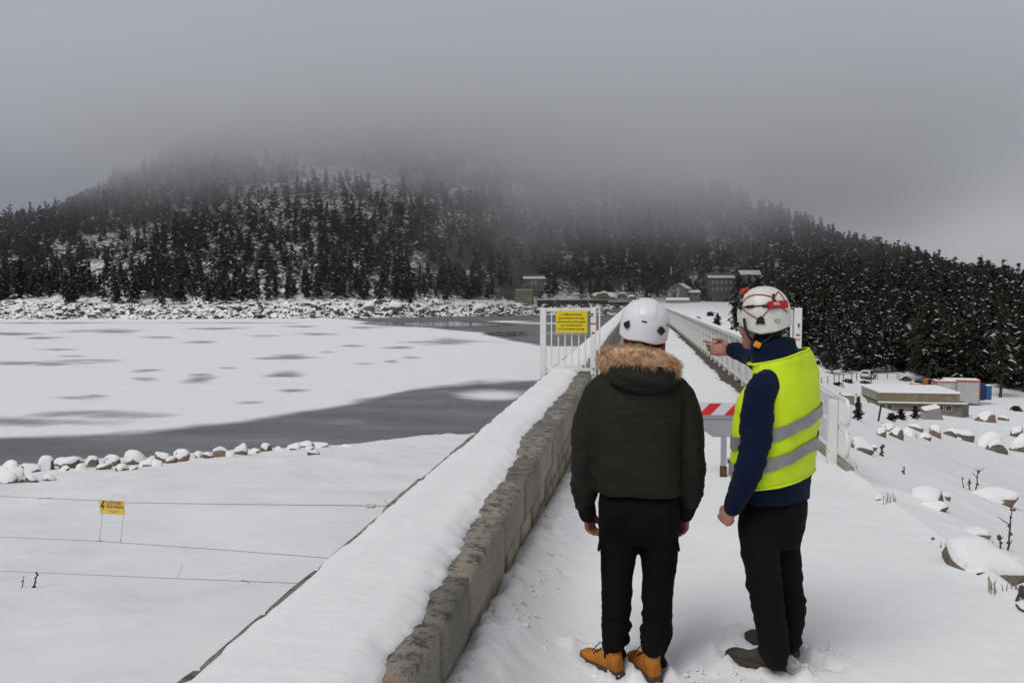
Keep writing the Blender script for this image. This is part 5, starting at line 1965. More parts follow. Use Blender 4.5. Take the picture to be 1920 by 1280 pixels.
def pine_px(px, py, hpx, label, group, kind=None, name='pine_tree'):
    c = ground_hit(px, py)
    hm = hpx * math.hypot(c.x, c.y) / FPX
    occupied.append((c.x, c.y, 2.2))
    return pine(c, hm, label, group, kind, name)


# single pines one can point to
single = [
    (1609, 788, 42, 'small pine with bare lower trunk beside the railing end', 'pines standing alone', 5),
    (40, 560, 62, 'dark pine closest to the left picture edge on the far shore', G_L, 0),
    (1040, 553, 44, 'pine hiding the right end of the small stone house', G_L, 2),
    (885, 560, 44, 'broad dark pine left of the mossy ruined wall', G_L, 4),
    (755, 566, 42, 'pine standing forward of the shore wood below the slope', G_L, 0),
    (770, 570, 24, 'small pine in front of the forward-standing shore pine', G_L, 9),
    (1420, 640, 95, 'pine rising just right of the railing behind the pointing hand', G_R, 3),
    (1345, 622, 34, 'low bushy pine at the left tip of the valley forest', G_R, 9),
    (1380, 626, 60, 'dense pine left of the white helmet with red headlamp', G_R, 4),
    (1640, 700, 78, 'tall thin-stemmed pine behind the parked car', G_R, 1),
    (1660, 699, 84, 'second thin-stemmed pine behind the parked car', G_R, 3),
    (1673, 697, 80, 'rightmost thin-stemmed pine behind the parked car', G_R, 7),
    (1740, 716, 150, 'large snow-dusted pine behind the digger', G_R, 4),
    (1560, 700, 60, 'broad bushy pine right of the yellow vest', G_R, 8),
    (1585, 698, 50, 'smaller bushy pine beside the vest-side pine', G_R, 5),
    (1875, 745, 150, 'snow-flecked pine above the blue toilets', G_R, 1),
    (1830, 722, 140, 'dark tall pine right behind the larger site cabin', G_R, 6),
]
for px, py, h, lab, g_, k in single:
    pine_px(px, py, h, lab, g_, k)

# low shrubs by the slab
for n_, (px, py, h, lab) in enumerate([(1690, 787, 18, 'leafy shrub left of the concrete slab'), (1716, 785, 22, 'tallest shrub against the concrete slab'), (1672, 789, 13, 'lowest shrub of three before the utility building')]):
    c = ground_hit(px, py)
    s_ = math.hypot(c.x, c.y) / FPX
    V_, T_, mi = pine_arrays(800 + n_, h * s_, 12 * s_, 150, 0.05, 0.36, 0.02, 0.4)
    o = empty('shrub', tuple(c))
    new_obj('foliage', np_mesh('foliage', V_, tris=T_, mats=[M['needles'], M['twig_snow']], mat_idx=mi, smooth=False), o)
    trunk_arrays(h * s_ * 0.8, 0.04, seed=n_, limbs=4).build('stem', [M['bark']], o)
    tag(o, lab, 'shrub')

# brush on the snowy valley floor
for n_, (px, py, h, lab) in enumerate([(1308, 603, 8, 'low dark brush on the snow just beyond the railing'), (1332, 592, 7, 'far tuft of brush on the snow field beside the railing'), (1345, 607, 14, 'wide brush at the foot of the leftmost valley pine'),
                                       (1590, 717, 5, 'thin line of brush left of the parked car'), (1622, 719, 4, 'low brush in front of the parked car'), (1572, 724, 6, 'grey brush beside the white railing end'),
                                       (1700, 714, 6, 'brush on the bank behind the red skip'), (1722, 722, 7, 'dark brush at the end of the bank fence'), (1642, 747, 6, 'brush by the short post fence'), (1905, 770, 7, 'dry brush near the right picture edge')]):
    c = ground_hit(px, py)
    s_ = math.hypot(c.x, c.y) / FPX
    V_, T_, mi = pine_arrays(850 + n_, h * s_, 13 * s_, 90, 0.12, 0.055 * math.hypot(c.x, c.y) ** 0.5, 0.0, 0.3)
    o = empty('brush', tuple(c))
    new_obj('foliage', np_mesh('foliage', V_, tris=T_, mats=[M['needles'], M['twig_snow']], mat_idx=mi, smooth=False), o)
    trunk_arrays(h * s_ * 0.7, 0.03, seed=n_, limbs=4).build('stem', [M['bark']], o)
    tag(o, lab, 'brush')

# forest front on the right: rows of pines
for i in range(230):
    u = t_rng.uniform(0.105, 0.56)
    fyv = float(np.interp(u, F_U, TF_Y))
    Y = fyv + abs(t_rng.normal(0, 20)) + 1.0
    X = u * Y
    # open track behind the car and gap at the far right
    px = 1195 + 1550 * u
    if 1600 < px < 1690 and Y < fyv + 14:
        continue
    if 1770 < px < 1860 and Y < fyv + 2:
        continue
    if any((X - q[0]) ** 2 + (Y - q[1]) ** 2 < 5.0 for q in occupied):
        continue
    occupied.append((X, Y, 2.2))
    z = float(terrain_z(np.array(X), np.array(Y)))
    pine((X, Y, z), t_rng.uniform(7.5, 12.5), 'dark snow-flecked pine at the near edge of the valley forest', G_R)
# shore wood on the left
for i in range(150):
    X = t_rng.uniform(-260, -12)
    d = 16 + abs(t_rng.normal(0, 15))
    Y = float(shore_y(np.array(X))) + d + 4 * float(vnoise(np.array(X * 0.06), np.array(0.0), seed=7))
    px = 1195 + 1550 * X / Y
    if 905 < px < 1035 and Y < 372 or px > 1165:
        continue
    if px > 905 and Y < 350:
        continue
    if any((X - q[0]) ** 2 + (Y - q[1]) ** 2 < 5.0 for q in occupied):
        continue
    occupied.append((X, Y, 2.2))
    z = float(terrain_z(np.array(X), np.array(Y)))
    pine((X, Y, z), t_rng.uniform(6.5, 11), 'dark pine in the wood along the far lake shore', G_L)

# the mountain forest as one mass
fr_rng = np.random.default_rng(5)
LOW = []
for s in range(14):
    h = fr_rng.uniform(5.5, 10.5)
    V_, T_, mi = pine_arrays(900 + s, h, fr_rng.uniform(2.5, 3.5), 29, fleck=fr_rng.uniform(0.02, 0.09), size=2.0, low=0.03, slim=fr_rng.uniform(0.4, 0.85))
    LOW.append((V_, T_, mi))
FINE = []
for s in range(8):
    h = fr_rng.uniform(6.5, 11.0)
    FINE.append(pine_arrays(950 + s, h, fr_rng.uniform(2.4, 3.3), 66, fleck=fr_rng.uniform(0.05, 0.13), size=1.15, low=0.04, slim=fr_rng.uniform(0.45, 0.85)))
N = 34000
Yr = fr_rng.uniform(225, 660, N)
Ur = fr_rng.uniform(-1.05, 0.75, N)
Xr = Ur * Yr
N2 = 4200
U2 = fr_rng.uniform(0.10, 0.62, N2)
Y2f = np.interp(U2, F_U, TF_Y) + 2 + 110 * fr_rng.random(N2) ** 0.8
far_in = (Ur < 0.10) | (Yr > np.interp(Ur, F_U, TF_Y) + 105)
acc = np.concatenate([(fr_rng.random(N) < (Yr / 660) ** 1.0) & far_in, np.ones(N2, dtype=bool)])
fine_id = np.concatenate([np.zeros(N, dtype=bool), np.ones(N2, dtype=bool)])
Xr, Yr, Ur = np.concatenate([Xr, U2 * Y2f]), np.concatenate([Yr, Y2f]), np.concatenate([Ur, U2])
N = N + N2
ryv = np.interp(Ur, R_U, R_Y)
syv_ = shore_y(Xr)
fyv_ = np.interp(Ur, F_U, TF_Y)
left = Xr < 0
ok = np.where(left, Yr > syv_ + 24 + 5 * vnoise(Xr * 0.06, Xr * 0, seed=7), Yr > fyv_ + 3) & (Yr < ryv + 14)
# clearings: broken rock faces with snow, mostly on the left half of the slope
dens = fbm(Xr * 0.020 + 9, Yr * 0.020, oct=3, seed=301)
clear = np.where(Xr < -60, dens > 0.37, dens > 0.52) & (Yr < 450)
rocky = 0.9 * np.exp(-((Xr + 120) / 18) ** 2 - ((Yr - 400) / 30) ** 2) + 0.8 * np.exp(-((Xr + 60) / 14) ** 2 - ((Yr - 420) / 25) ** 2) + np.exp(-((Xr + 165) / 34) ** 2 - ((Yr - 385) / 45) ** 2) + np.exp(-((Xr + 235) / 30) ** 2 - ((Yr - 340) / 30) ** 2)
clear |= (rocky > 0.40) & (fr_rng.random(N) < 0.7)
plate = (np.abs(Xr - 5) < 42) & (Yr < 362)
house_px = (Ur * 1550 + 1195)
bld = ((house_px > 1225) & (house_px < 1310) & (Yr < 372)) | ((house_px > 1318) & (house_px < 1372) & (Yr < 388) & (Yr > 330)) | ((house_px > 1386) & (house_px < 1424) & (Yr < 378) & (Yr > 352)) | ((house_px > 960) & (house_px < 1020) & (Yr < 366))
gap = ((house_px > 1600) & (house_px < 1690) & (Yr < fyv_ + 12)) | ((house_px > 1770) & (house_px < 1865) & (Yr < fyv_ + 5))
ok &= acc & ~clear & ~plate & ~bld & ~gap
Xr, Yr, fine_id = Xr[ok], Yr[ok], fine_id[ok]
Zr = terrain_z(Xr, Yr)
print('forest trees', len(Xr))
V, T, MI, off = [], [], [], 0
for s in range(len(LOW) + len(FINE)):
    sel = (np.arange(len(Xr)) % len(LOW) == s) & ~fine_id if s < len(LOW) else (np.arange(len(Xr)) % len(FINE) == s - len(LOW)) & fine_id
    m = int(sel.sum())
    V_, T_, mi = (LOW + FINE)[s]
    sc = np.clip(fr_rng.normal(0.85, 0.24, m), 0.35, 1.35)
    an = fr_rng.uniform(0, 6.28, m)
    ca, sa = np.cos(an)[:, None] * sc[:, None], np.sin(an)[:, None] * sc[:, None]
    q = np.stack([V_[None, :, 0] * ca - V_[None, :, 1] * sa, V_[None, :, 0] * sa + V_[None, :, 1] * ca, V_[None, :, 2] * sc[:, None]], -1)
    q += np.stack([Xr[sel], Yr[sel], Zr[sel] - 0.2], -1)[:, None, :]
    V.append(q.reshape(-1, 3))
    T.append((T_[None] + (np.arange(m) * len(V_))[:, None, None] + off).reshape(-1, 3))
    MI.append(np.tile(mi, m))
    off += m * len(V_)
o = new_obj('mountain_forest', np_mesh('mountain_forest', np.concatenate(V), tris=np.concatenate(T), mats=[M['needles'], M['twig_snow']], mat_idx=np.concatenate(MI), smooth=False))
stuff(o, 'dark conifer forest covering the mountain slope', 'forest')
# ------------------------------------------------------------------ people
def superring(c, a, b, rot, n=40, p=2.4):
    out = []
    for k in range(n):
        t_ = 2 * math.pi * k / n
        x = a * math.copysign(abs(math.cos(t_)) ** (2 / p), math.cos(t_))
        y = b * math.copysign(abs(math.sin(t_)) ** (2 / p), math.sin(t_))
        out.append(Vector((c[0] + x * math.cos(rot) - y * math.sin(rot), c[1] + x * math.sin(rot) + y * math.cos(rot), c[2])))
    return out


def resample(pts, m):
    """Catmull-Rom through tuples of floats"""
    pts = [np.array(p, dtype=float) for p in pts]
    out = []
    for i in range(len(pts) - 1):
        p0, p1, p2, p3 = pts[max(0, i - 1)], pts[i], pts[i + 1], pts[min(len(pts) - 1, i + 2)]
        for k in range(m):
            t_ = k / m
            out.append(0.5 * ((2 * p1) + (-p0 + p2) * t_ + (2 * p0 - 5 * p1 + 4 * p2 - p3) * t_ ** 2 + (-p0 + 3 * p1 - 3 * p2 + p3) * t_ ** 3))
    out.append(pts[-1])
    return out


def limb(mb, pts, m=4, n=20):
    """pts: (x, y, z, r)"""
    q = resample(pts, m)
    mb.tube([Vector(p[:3]) for p in q], [max(0.002, float(p[3])) for p in q], n)
    # rounded ends
    for e in (q[0], q[-1]):
        ball(mb, Vector(e[:3]), e[3] * 0.98)
    return mb


def ball(mb, c, r, sx=1, sy=1, sz=1, rot=None, n=16, m=10):
    rings = []
    for i in range(m + 1):
        ph = math.pi * i / m
        rr_ = max(1e-4, math.sin(ph))
        rg = []
        for k in range(n):
            a = 2 * math.pi * k / n
            v_ = Vector((r * sx * rr_ * math.cos(a), r * sy * rr_ * math.sin(a), -r * sz * math.cos(ph)))
            if rot is not None:
                v_ = rot @ v_
            rg.append(Vector(c) + v_)
        rings.append(rg)
    return mb.loft(rings)


def fuse(mb, name, mat, voxel=0.01, smooth=8, parent=None, loc=None, wrinkle=None, factor=0.5):
    """melt overlapping closed shapes into one continuous surface"""
    me = mb.mesh(name + '_src', [mat])
    o = bpy.data.objects.new(name + '_src', me)
    COL.objects.link(o)
    md = o.modifiers.new('r', 'REMESH')
    md.mode = 'VOXEL'
    md.voxel_size = voxel
    if smooth:
        sm = o.modifiers.new('s', 'SMOOTH')
        sm.iterations = smooth
        sm.factor = factor
    bpy.context.view_layer.update()
    ev = o.evaluated_get(bpy.context.evaluated_depsgraph_get())
    out = bpy.data.meshes.new_from_object(ev)
    bpy.data.objects.remove(o)
    bpy.data.meshes.remove(me)
    out.name = name
    if wrinkle is not None:
        n = len(out.vertices)
        co, no = np.empty(n * 3), np.empty(n * 3)
        out.vertices.foreach_get('co', co)
        out.vertices.foreach_get('normal', no)
        co, no = co.reshape(-1, 3), no.reshape(-1, 3)
        out.vertices.foreach_set('co', (co + wrinkle(co, no)).ravel())
    out.polygons.foreach_set('use_smooth', np.ones(len(out.polygons), dtype=bool))
    if not out.materials:
        out.materials.append(mat)
    out.update()
    return new_obj(name, out, parent, loc)


def hand(mb, wrist, d, w, n, curl=(25, 35, 25), scale=1.0, spread=0.0, index=None, thumb_in=0.5):
    """palm, four unequal jointed fingers and a thumb; d along the fingers, w towards the thumb, n out of the palm"""
    d, w, n = Vector(d).normalized(), Vector(w).normalized(), Vector(n).normalized()
    w = (w - d * w.dot(d)).normalized()
    n = (n - d * n.dot(d) - w * n.dot(w)).normalized()
    s = scale
    W0 = Vector(wrist)

    def oval(c, a, b, k=14):
        return [c + w * (a * math.cos(2 * math.pi * i / k)) + n * (b * math.sin(2 * math.pi * i / k)) for i in range(k)]
    mb.loft([oval(W0 - d * 0.05 * s, 0.026 * s, 0.021 * s), oval(W0, 0.028 * s, 0.020 * s), oval(W0 + d * 0.03 * s, 0.036 * s, 0.019 * s), oval(W0 + d * 0.065 * s, 0.042 * s, 0.0165 * s),
             oval(W0 + d * 0.092 * s, 0.041 * s, 0.0135 * s), oval(W0 + d * 0.102 * s, 0.034 * s, 0.009 * s)])
    ball(mb, W0 + d * 0.035 * s + w * 0.022 * s + n * 0.008 * s, 0.019 * s)        # ball of the thumb
    for i, (off, ln, r, fwd) in enumerate(((0.030, 0.074, 0.0088, 0.090), (0.0105, 0.082, 0.0092, 0.095), (-0.0105, 0.076, 0.0088, 0.091), (-0.030, 0.060, 0.0078, 0.083))):
        cc = curl if not (i == 0 and index) else index
        p = W0 + d * fwd * s + w * off * s
        ang = 0.0
        dirs = (d + w * spread * off * 12).normalized()
        pts = [p - dirs * 0.012 * s, p]
        for seg, fr_ in zip(cc, (0.46, 0.30, 0.24)):
            ang += rad(seg)
            v_ = dirs * math.cos(ang) + n * math.sin(ang)
            p = p + v_ * ln * fr_ * s
            pts.append(p)
        rs = [r * s * 1.02, r * s * 1.05, r * s * 0.98, r * s * 0.90, r * s * 0.72]
        q = resample([(*pt, r_) for pt, r_ in zip(pts, rs)], 4)
        mb.tube([Vector(x[:3]) for x in q], [float(x[3]) for x in q], 10)
        ball(mb, Vector(q[-1][:3]), q[-1][3], n=10, m=6)
        ball(mb, pts[1] - n * 0.003 * s, r * s * 1.12, n=10, m=6)                    # knuckle
    p = W0 + d * 0.028 * s + w * 0.030 * s + n * 0.006 * s
    v1 = (d * 0.75 + w * 0.55 + n * 0.35 * thumb_in).normalized()
    v2 = (d * 0.95 + w * (0.30 - 0.5 * thumb_in) + n * 0.5 * thumb_in).normalized()
    pts = [p, p + v1 * 0.034 * s, p + v1 * 0.034 * s + v2 * 0.03 * s, p + v1 * 0.034 * s + v2 * 0.054 * s]
    q = resample([(*pt, r_) for pt, r_ in zip(pts, (0.0135 * s, 0.011 * s, 0.0105 * s, 0.008 * s))], 4)
    mb.tube([Vector(x[:3]) for x in q], [float(x[3]) for x in q], 10)
    ball(mb, Vector(q[-1][:3]), q[-1][3], n=10, m=6)
    return mb


def head(mb, c, face, tilt=0.0):
    """skull, jaw, brow, nose, lips, ears; c is the middle of the head"""
    f = Vector(face).normalized()
    r = f.cross(Vector((0, 0, 1))).normalized()
    u = r.cross(f)
    R = Matrix((r, f, u)).transposed()
    c = Vector(c)

    def at(x, y, z):
        return c + R @ Vector((x, y, z))
    ball(mb, at(0, -0.012, 0.03), 1, 0.074, 0.092, 0.088, R)
    ball(mb, at(0, 0.012, -0.03), 1, 0.062, 0.078, 0.075, R)
    ball(mb, at(0, 0.040, -0.075), 1, 0.045, 0.045, 0.036, R)
    ball(mb, at(0, 0.072, -0.095), 1, 0.021, 0.016, 0.016, R)            # chin
    mb.tube([at(0, 0.082, 0.012), at(0, 0.102, -0.022), at(0, 0.098, -0.032)], [0.009, 0.014, 0.010], 8)     # nose
    for s in (-1, 1):
        ball(mb, at(s * 0.032, 0.080, 0.020), 1, 0.020, 0.010, 0.007, R)     # brow
        ball(mb, at(s * 0.034, 0.076, 0.0), 1, 0.013, 0.011, 0.010, R)       # eye
        ball(mb, at(s * 0.040, 0.066, -0.030), 1, 0.020, 0.018, 0.016, R)    # cheek
        ball(mb, at(s * 0.078, -0.006, -0.012), 1, 0.010, 0.019, 0.032, R)   # ear
    ball(mb, at(0, 0.086, -0.056), 1, 0.022, 0.008, 0.005, R)
    ball(mb, at(0, 0.084, -0.066), 1, 0.019, 0.008, 0.005, R)
    return at


# cloth and skin
def cloth(name, color, rough=0.9, weave=900, var=0.15, bump=0.15, sheen=0.0, spec=0.15, fold=0.0):
    t = NT(name)
    v = t.coord('Object')
    n = t.noise(v, 6, 4, 0.6)
    f = t.noise(v, weave, 2, 0.5)
    lo, hi = tuple(c * (1 - var) for c in color), tuple(min(1, c * (1 + var)) for c in color)
    t.set(t.ramp(n, [(0.3, lo), (0.7, hi)]), rough, spec=spec)
    if sheen:
        t.bsdf.inputs['Sheen Weight'].default_value = sheen
        t.bsdf.inputs['Sheen Roughness'].default_value = 0.5
    h = t.math('MULTIPLY', f, 0.12)
    if fold:
        h = t.math('ADD', h, t.math('MULTIPLY', t.noise(t.coord('Object', (1, 1, 0.55)), 22, 3, 0.55), fold))
    t.bump(h, bump, 0.01)
    return t.mat


M['parka'] = cloth('parka', (0.0145, 0.0158, 0.0105), 0.7, 1400, 0.10, 0.6, fold=0.6, spec=0.2)
M['parka_knit'] = cloth('parka_knit', (0.008, 0.008, 0.008), 0.95, 300)
M['black_trousers'] = cloth('black_trousers', (0.0045, 0.0045, 0.0048), 0.85, 1400, 0.15, 0.6, fold=0.8, spec=0.1)
M['grey_trousers'] = cloth('grey_trousers', (0.0072, 0.0068, 0.0066), 0.85, 1400, 0.15, 0.6, fold=0.8, spec=0.1)
M['fleece'] = cloth('fleece', (0.0032, 0.0085, 0.029), 0.95, 500, 0.25, 0.6, sheen=0.04, fold=0.4)
M['vest'] = cloth('vest', (0.60, 0.80, 0.014), 0.6, 1200, 0.05, 0.3, fold=0.5, spec=0.3)
M['vest_edge'] = cloth('vest_edge', (0.62, 0.80, 0.02), 0.6, 1200, 0.05, 0.2)
t = NT('reflective')
v = t.coord('Object')
vo = t.node('ShaderNodeTexVoronoi')
vo.inputs['Scale'].default_value = 260
t.link(v, vo.inputs['Vector'])
n1 = t.noise(v, 14, 4, 0.6)
t.set(t.mix(0.3, t.ramp(n1, [(0.3, (0.20, 0.205, 0.215)), (0.7, (0.33, 0.335, 0.34))]), t.ramp(vo.outputs['Distance'], [(0.2, (0.4, 0.4, 0.4)), (0.6, (0.2, 0.2, 0.2))])), 0.4, 0.25, 0.5)
t.bump(t.noise(v, 30, 3, 0.6), 0.4, 0.006)
M['reflective'] = t.mat
t = NT('skin')
v = t.coord('Object')
n1 = t.noise(v, 26, 4, 0.6)
t.set(t.ramp(n1, [(0.3, (0.33, 0.145, 0.105)), (0.7, (0.46, 0.235, 0.175))]), 0.5, spec=0.35)
t.bsdf.inputs['Subsurface Weight'].default_value = 0.12
t.bsdf.inputs['Subsurface Radius'].default_value = (0.02, 0.006, 0.004)
t.bump(t.noise(v, 220, 4, 0.65), 0.35, 0.002)
M['skin'] = t.mat
t = NT('skin_red')
v = t.coord('Object')
n1 = t.noise(v, 30, 4, 0.6)
t.set(t.ramp(n1, [(0.3, (0.24, 0.075, 0.06)), (0.7, (0.36, 0.14, 0.11))]), 0.5, spec=0.35)
t.bsdf.inputs['Subsurface Weight'].default_value = 0.12
t.bsdf.inputs['Subsurface Radius'].default_value = (0.02, 0.006, 0.004)
t.bump(t.noise(v, 220, 4, 0.65), 0.4, 0.002)
M['skin_red'] = t.mat
M['hair'] = cloth('hair', (0.018, 0.015, 0.013), 0.7, 260, 0.4, 0.8)
M['hair_black'] = cloth('hair_black', (0.006, 0.006, 0.006), 0.8, 260, 0.3, 0.6)
M['helmet_white'] = NT('helmet_white').set((0.72, 0.725, 0.75), 0.33, spec=0.45).mat
t = NT('helmet_cream')
n1 = t.noise(t.coord('Object'), 30, 5, 0.65)
t.set(t.ramp(n1, [(0.35, (0.60, 0.595, 0.53)), (0.65, (0.70, 0.695, 0.64))]), 0.38, spec=0.4)
M['helmet_cream'] = t.mat
M['black_plastic'] = paint('black_plastic', (0.009, 0.009, 0.010), 0.4, 0.1)
M['red_plastic'] = paint('red_plastic', (0.38, 0.016, 0.016), 0.4, 0.08, 20)
M['red_cord'] = paint('red_cord', (0.35, 0.014, 0.016), 0.7, 0.2, 200)
M['orange_plastic'] = paint('orange_plastic', (0.80, 0.27, 0.01), 0.4, 0.06)
M['white_print'] = paint('white_print', (0.7, 0.7, 0.7), 0.5, 0.03)
M['boot_tan'] = cloth('boot_tan', (0.40, 0.145, 0.022), 0.75, 300, 0.28, 0.35)
M['boot_sole'] = paint('boot_sole', (0.055, 0.04, 0.034), 0.8, 0.25, 30, bump=0.4, bscale=120)
M['boot_brown'] = cloth('boot_brown', (0.055, 0.048, 0.040), 0.8, 300, 0.25, 0.35)
M['lace'] = paint('lace', (0.06, 0.012, 0.010), 0.8, 0.2, 100)


def boot(root, off, heel, toe, mats, name='boot', L=None, ankle_h=0.15, sink=0.0, laces=True):
    """heel and toe are ground points; upper, sole and laces"""
    heel, toe = Vector(heel), Vector(toe)
    f = (toe - heel)
    f.z = 0
    L = L or f.length
    f.normalize()
    r = Vector((f.y, -f.x, 0))
    base = heel.copy()
    base.z -= sink

    def pt(x, y, z):
        return base + f * x + r * y + Vector((0, 0, z))
    # outline of the sole: (x along, half width, side shift, bottom rise)
    prof = [(0.0, 0.018, 0.010), (0.015, 0.030, 0.003), (0.05, 0.036, 0), (0.11, 0.034, 0.006), (0.17, 0.043, 0.002), (0.22, 0.047, 0.0), (0.258, 0.045, 0.004), (0.284, 0.034, 0.010), (0.298, 0.018, 0.016)]
    k = L / 0.298
    up = MB()
    # upper as cross-sections along the foot: half width, top height
    secs = []
    for x, hw, top in [(0.004, 0.020, 0.115), (0.02, 0.033, 0.135), (0.05, 0.037, 0.14), (0.085, 0.037, 0.14), (0.115, 0.036, 0.125), (0.15, 0.038, 0.098), (0.19, 0.042, 0.076), (0.23, 0.046, 0.072), (0.262, 0.043, 0.070), (0.284, 0.033, 0.062), (0.296, 0.018, 0.050)]:
        ring = []
        for j in range(18):
            a = 2 * math.pi * j / 18
            y = hw * math.copysign(abs(math.cos(a)) ** 0.75, math.cos(a))
            z = 0.022 + (top - 0.022) * (0.5 + 0.5 * math.copysign(abs(math.sin(a)) ** 0.7, math.sin(a)))
            y *= 1.0 - 0.22 * ((z - 0.022) / max(top - 0.022, 1e-3)) ** 2
            ring.append(pt(x * k, y, z))
        secs.append(ring)
    up.loft(secs)
    limb(up, [(*pt(0.055 * k, 0, 0.08), 0.040), (*pt(0.060 * k, 0, 0.12), 0.041), (*pt(0.064 * k, 0, ankle_h), 0.043)], 3, 18)
    bt = new_obj(name, bpy.data.meshes.new('x'), root)
    bpy.data.objects.remove(bt)
    b = fuse(up, name, mats[0], 0.006, 4, root, off, lambda co, no: no * (0.0022 * fbm(co[:, 0] * 40, co[:, 1] * 40, co[:, 2] * 40, oct=3, seed=4))[:, None])
    so = MB()
    rings = []
    for z, ex in ((0.0, -0.001), (0.004, 0.003), (0.020, 0.004), (0.030, 0.0035), (0.034, 0.0)):
        pts_ = [pt(x * k + (-0.004 if i == 0 else 0), hw + ex, z + ri) for i, (x, hw, ri) in enumerate(prof)] + [pt(x * k, -(hw + ex), z + ri) for x, hw, ri in reversed(prof)]
        rings.append(pts_)
    so.loft(rings, smooth=False)
    sole = so.build('sole', [mats[1]], b)
    tr = MB()
    for j in range(9):
        x = (0.02 + 0.031 * j) * k
        hw = float(np.interp(x / k, [p[0] for p in prof], [p[1] for p in prof])) + 0.006
        q0 = pt(x, 0, 0.006)
        mt = Matrix.Translation(q0) @ Matrix((f, r, Vector((0, 0, 1)))).transposed().to_4x4()
        MB().box(-0.008, 0.008, -hw, hw, -0.006, 0.012, mat=mt).build('tread', [mats[1]], b)
    if laces:
        for j in range(4):
            x = (0.105 + 0.026 * j) * k
            z = float(np.interp(x / k, [0.085, 0.115, 0.15, 0.19, 0.23], [0.148, 0.134, 0.105, 0.083, 0.07]))
            MB().tube([pt(x, -0.026, z - 0.012), pt(x + 0.006, 0, z + 0.002), pt(x + 0.012, 0.026, z - 0.016)], 0.0028, 6).build('lace', [mats[2]], b)
        MB().tube([pt(0.11 * k, 0.0, 0.135), pt(0.13 * k, 0.022, 0.15), pt(0.16 * k, 0.045, 0.12), pt(0.17 * k, 0.052, 0.07)], 0.003, 6).build('lace', [mats[2]], b)
        MB().tube([pt(0.11 * k, 0.0, 0.135), pt(0.14 * k, -0.02, 0.145), pt(0.165 * k, -0.05, 0.10)], 0.003, 6).build('lace', [mats[2]], b)
    return b


class Dome:
    """helmet shell: an ellipsoid above its equator, a skirt below it down to a rim line"""

    def __init__(self, c, a, b, h, yaw=0.0, roll=0.0, pitch=0.0, rim=None, p=2.25):
        self.c, self.a, self.b, self.h, self.p = Vector(c), a, b, h, p
        self.R = (Quaternion((0, 1, 0), roll) @ Quaternion((0, 0, 1), yaw) @ Quaternion((1, 0, 0), pitch)).to_matrix()
        self.rim = rim

    def local(self, th, ph):
        """th round, ph 1 at the crown, 0 at the equator, negative down the skirt (metres)"""
        if ph >= 0:
            e = ph * math.pi / 2
            k = math.cos(e) ** (2 / self.p)
            z = self.h * math.sin(e) ** (2 / self.p)
        else:
            k = 1.0 + 0.25 * ph
            z = ph
        return Vector((self.a * k * math.cos(th), self.b * k * math.sin(th), z))

    def surf(self, th, ph, lift=0.0):
        p = self.local(th, ph)
        n = Vector((p.x / self.a ** 2, p.y / self.b ** 2, max(p.z, 0) / self.h ** 2)).normalized()
        return self.c + self.R @ (p + n * lift)

    def mesh(self, name, mat, bump=None, thick=0.006):
        N, K = 96, 34
        rows = []
        for i in range(K + 1):
            row = []
            for k in range(N):
                th = 2 * math.pi * k / N
                r0 = self.rim(th)
                f = i / K
                ph = 0.995 - 0.995 * (f / 0.72) if f <= 0.72 else r0 * (f - 0.72) / 0.28
                if r0 > 0 and f > 0.72:
                    ph = 0
                lift = bump(th, ph) if bump else 0
                row.append(self.surf(th, ph, lift))
            rows.append(row)
        # turn the rim under and close with an inner lip
        rows.append([self.surf(2 * math.pi * k / N, self.rim(2 * math.pi * k / N) - 0.002, -thick) for k in range(N)])
        rows.append([self.surf(2 * math.pi * k / N, self.rim(2 * math.pi * k / N) + 0.03, -thick - 0.004) for k in range(N)])
        mb = MB()
        vv = [q for rw in rows for q in rw]
        ff = []
        for i in range(len(rows) - 1):
            for k in range(N):
                ff.append((i * N + k, (i + 1) * N + k, (i + 1) * N + (k + 1) % N, i * N + (k + 1) % N))
        ff.append(tuple(range(N)))
        mb.add(vv, ff, 0, True)
        return mb.mesh(name, [mat])

    def hit(self, px, py, lift=0.0):
        """the point of the shell seen at a pixel"""
        d = ray(px, py)
        best = None
        Ri = self.R.inverted()
        for t_ in np.linspace((self.c.y - 0.35) / d.y, (self.c.y + 0.05) / d.y, 900):
            q = Vector((0, 0, CAMZ)) + d * t_
            l = Ri @ (q - self.c)
            k = abs(l.x / self.a) ** self.p + abs(l.y / self.b) ** self.p + (abs(l.z / self.h) ** self.p if l.z > 0 else 0)
            if k <= 1.0:
                n = Vector((l.x / self.a ** 2, l.y / self.b ** 2, max(l.z, 0) / self.h ** 2)).normalized()
                return q + (self.R @ n) * lift, self.R @ n
        return q, -d.normalized()


def patch(dome, pxs, lift, name, mat, parent, loc, th=0.003):
    """a small plate lying on a helmet, its corners given where they are seen"""
    top = [dome.hit(*p, lift)[0] for p in pxs]
    bot = [dome.hit(*p, lift - th)[0] for p in pxs]
    n = len(top)
    c_t = sum(top, Vector()) / n
    cn = dome.hit(sum(p[0] for p in pxs) / n, sum(p[1] for p in pxs) / n, lift)[0]
    mb = MB()
    mb.add(top + bot + [cn], [(i, (i + 1) % n, 2 * n) for i in range(n)] + [(i, n + i, n + (i + 1) % n, (i + 1) % n) for i in range(n)])
    return mb.build(name, [mat], parent, loc)


# ================================================================== person in the dark parka
Y1 = 4.0
P1 = empty('person', tuple(at_y(1185, 1250, Y1).xy) + (0.0,))
tag(P1, 'person seen from behind in dark parka with fur-trimmed hood, white helmet, black trousers, tan boots', 'person')
o1 = -Vector(P1.location)


def W(px, py, dy=0.0):
    return at_y(px, py, Y1 + dy)


def rw(px, py, dy, r):
    q = W(px, py, dy)
    return (q.x, q.y, q.z, r)


S1 = Y1 / FPX

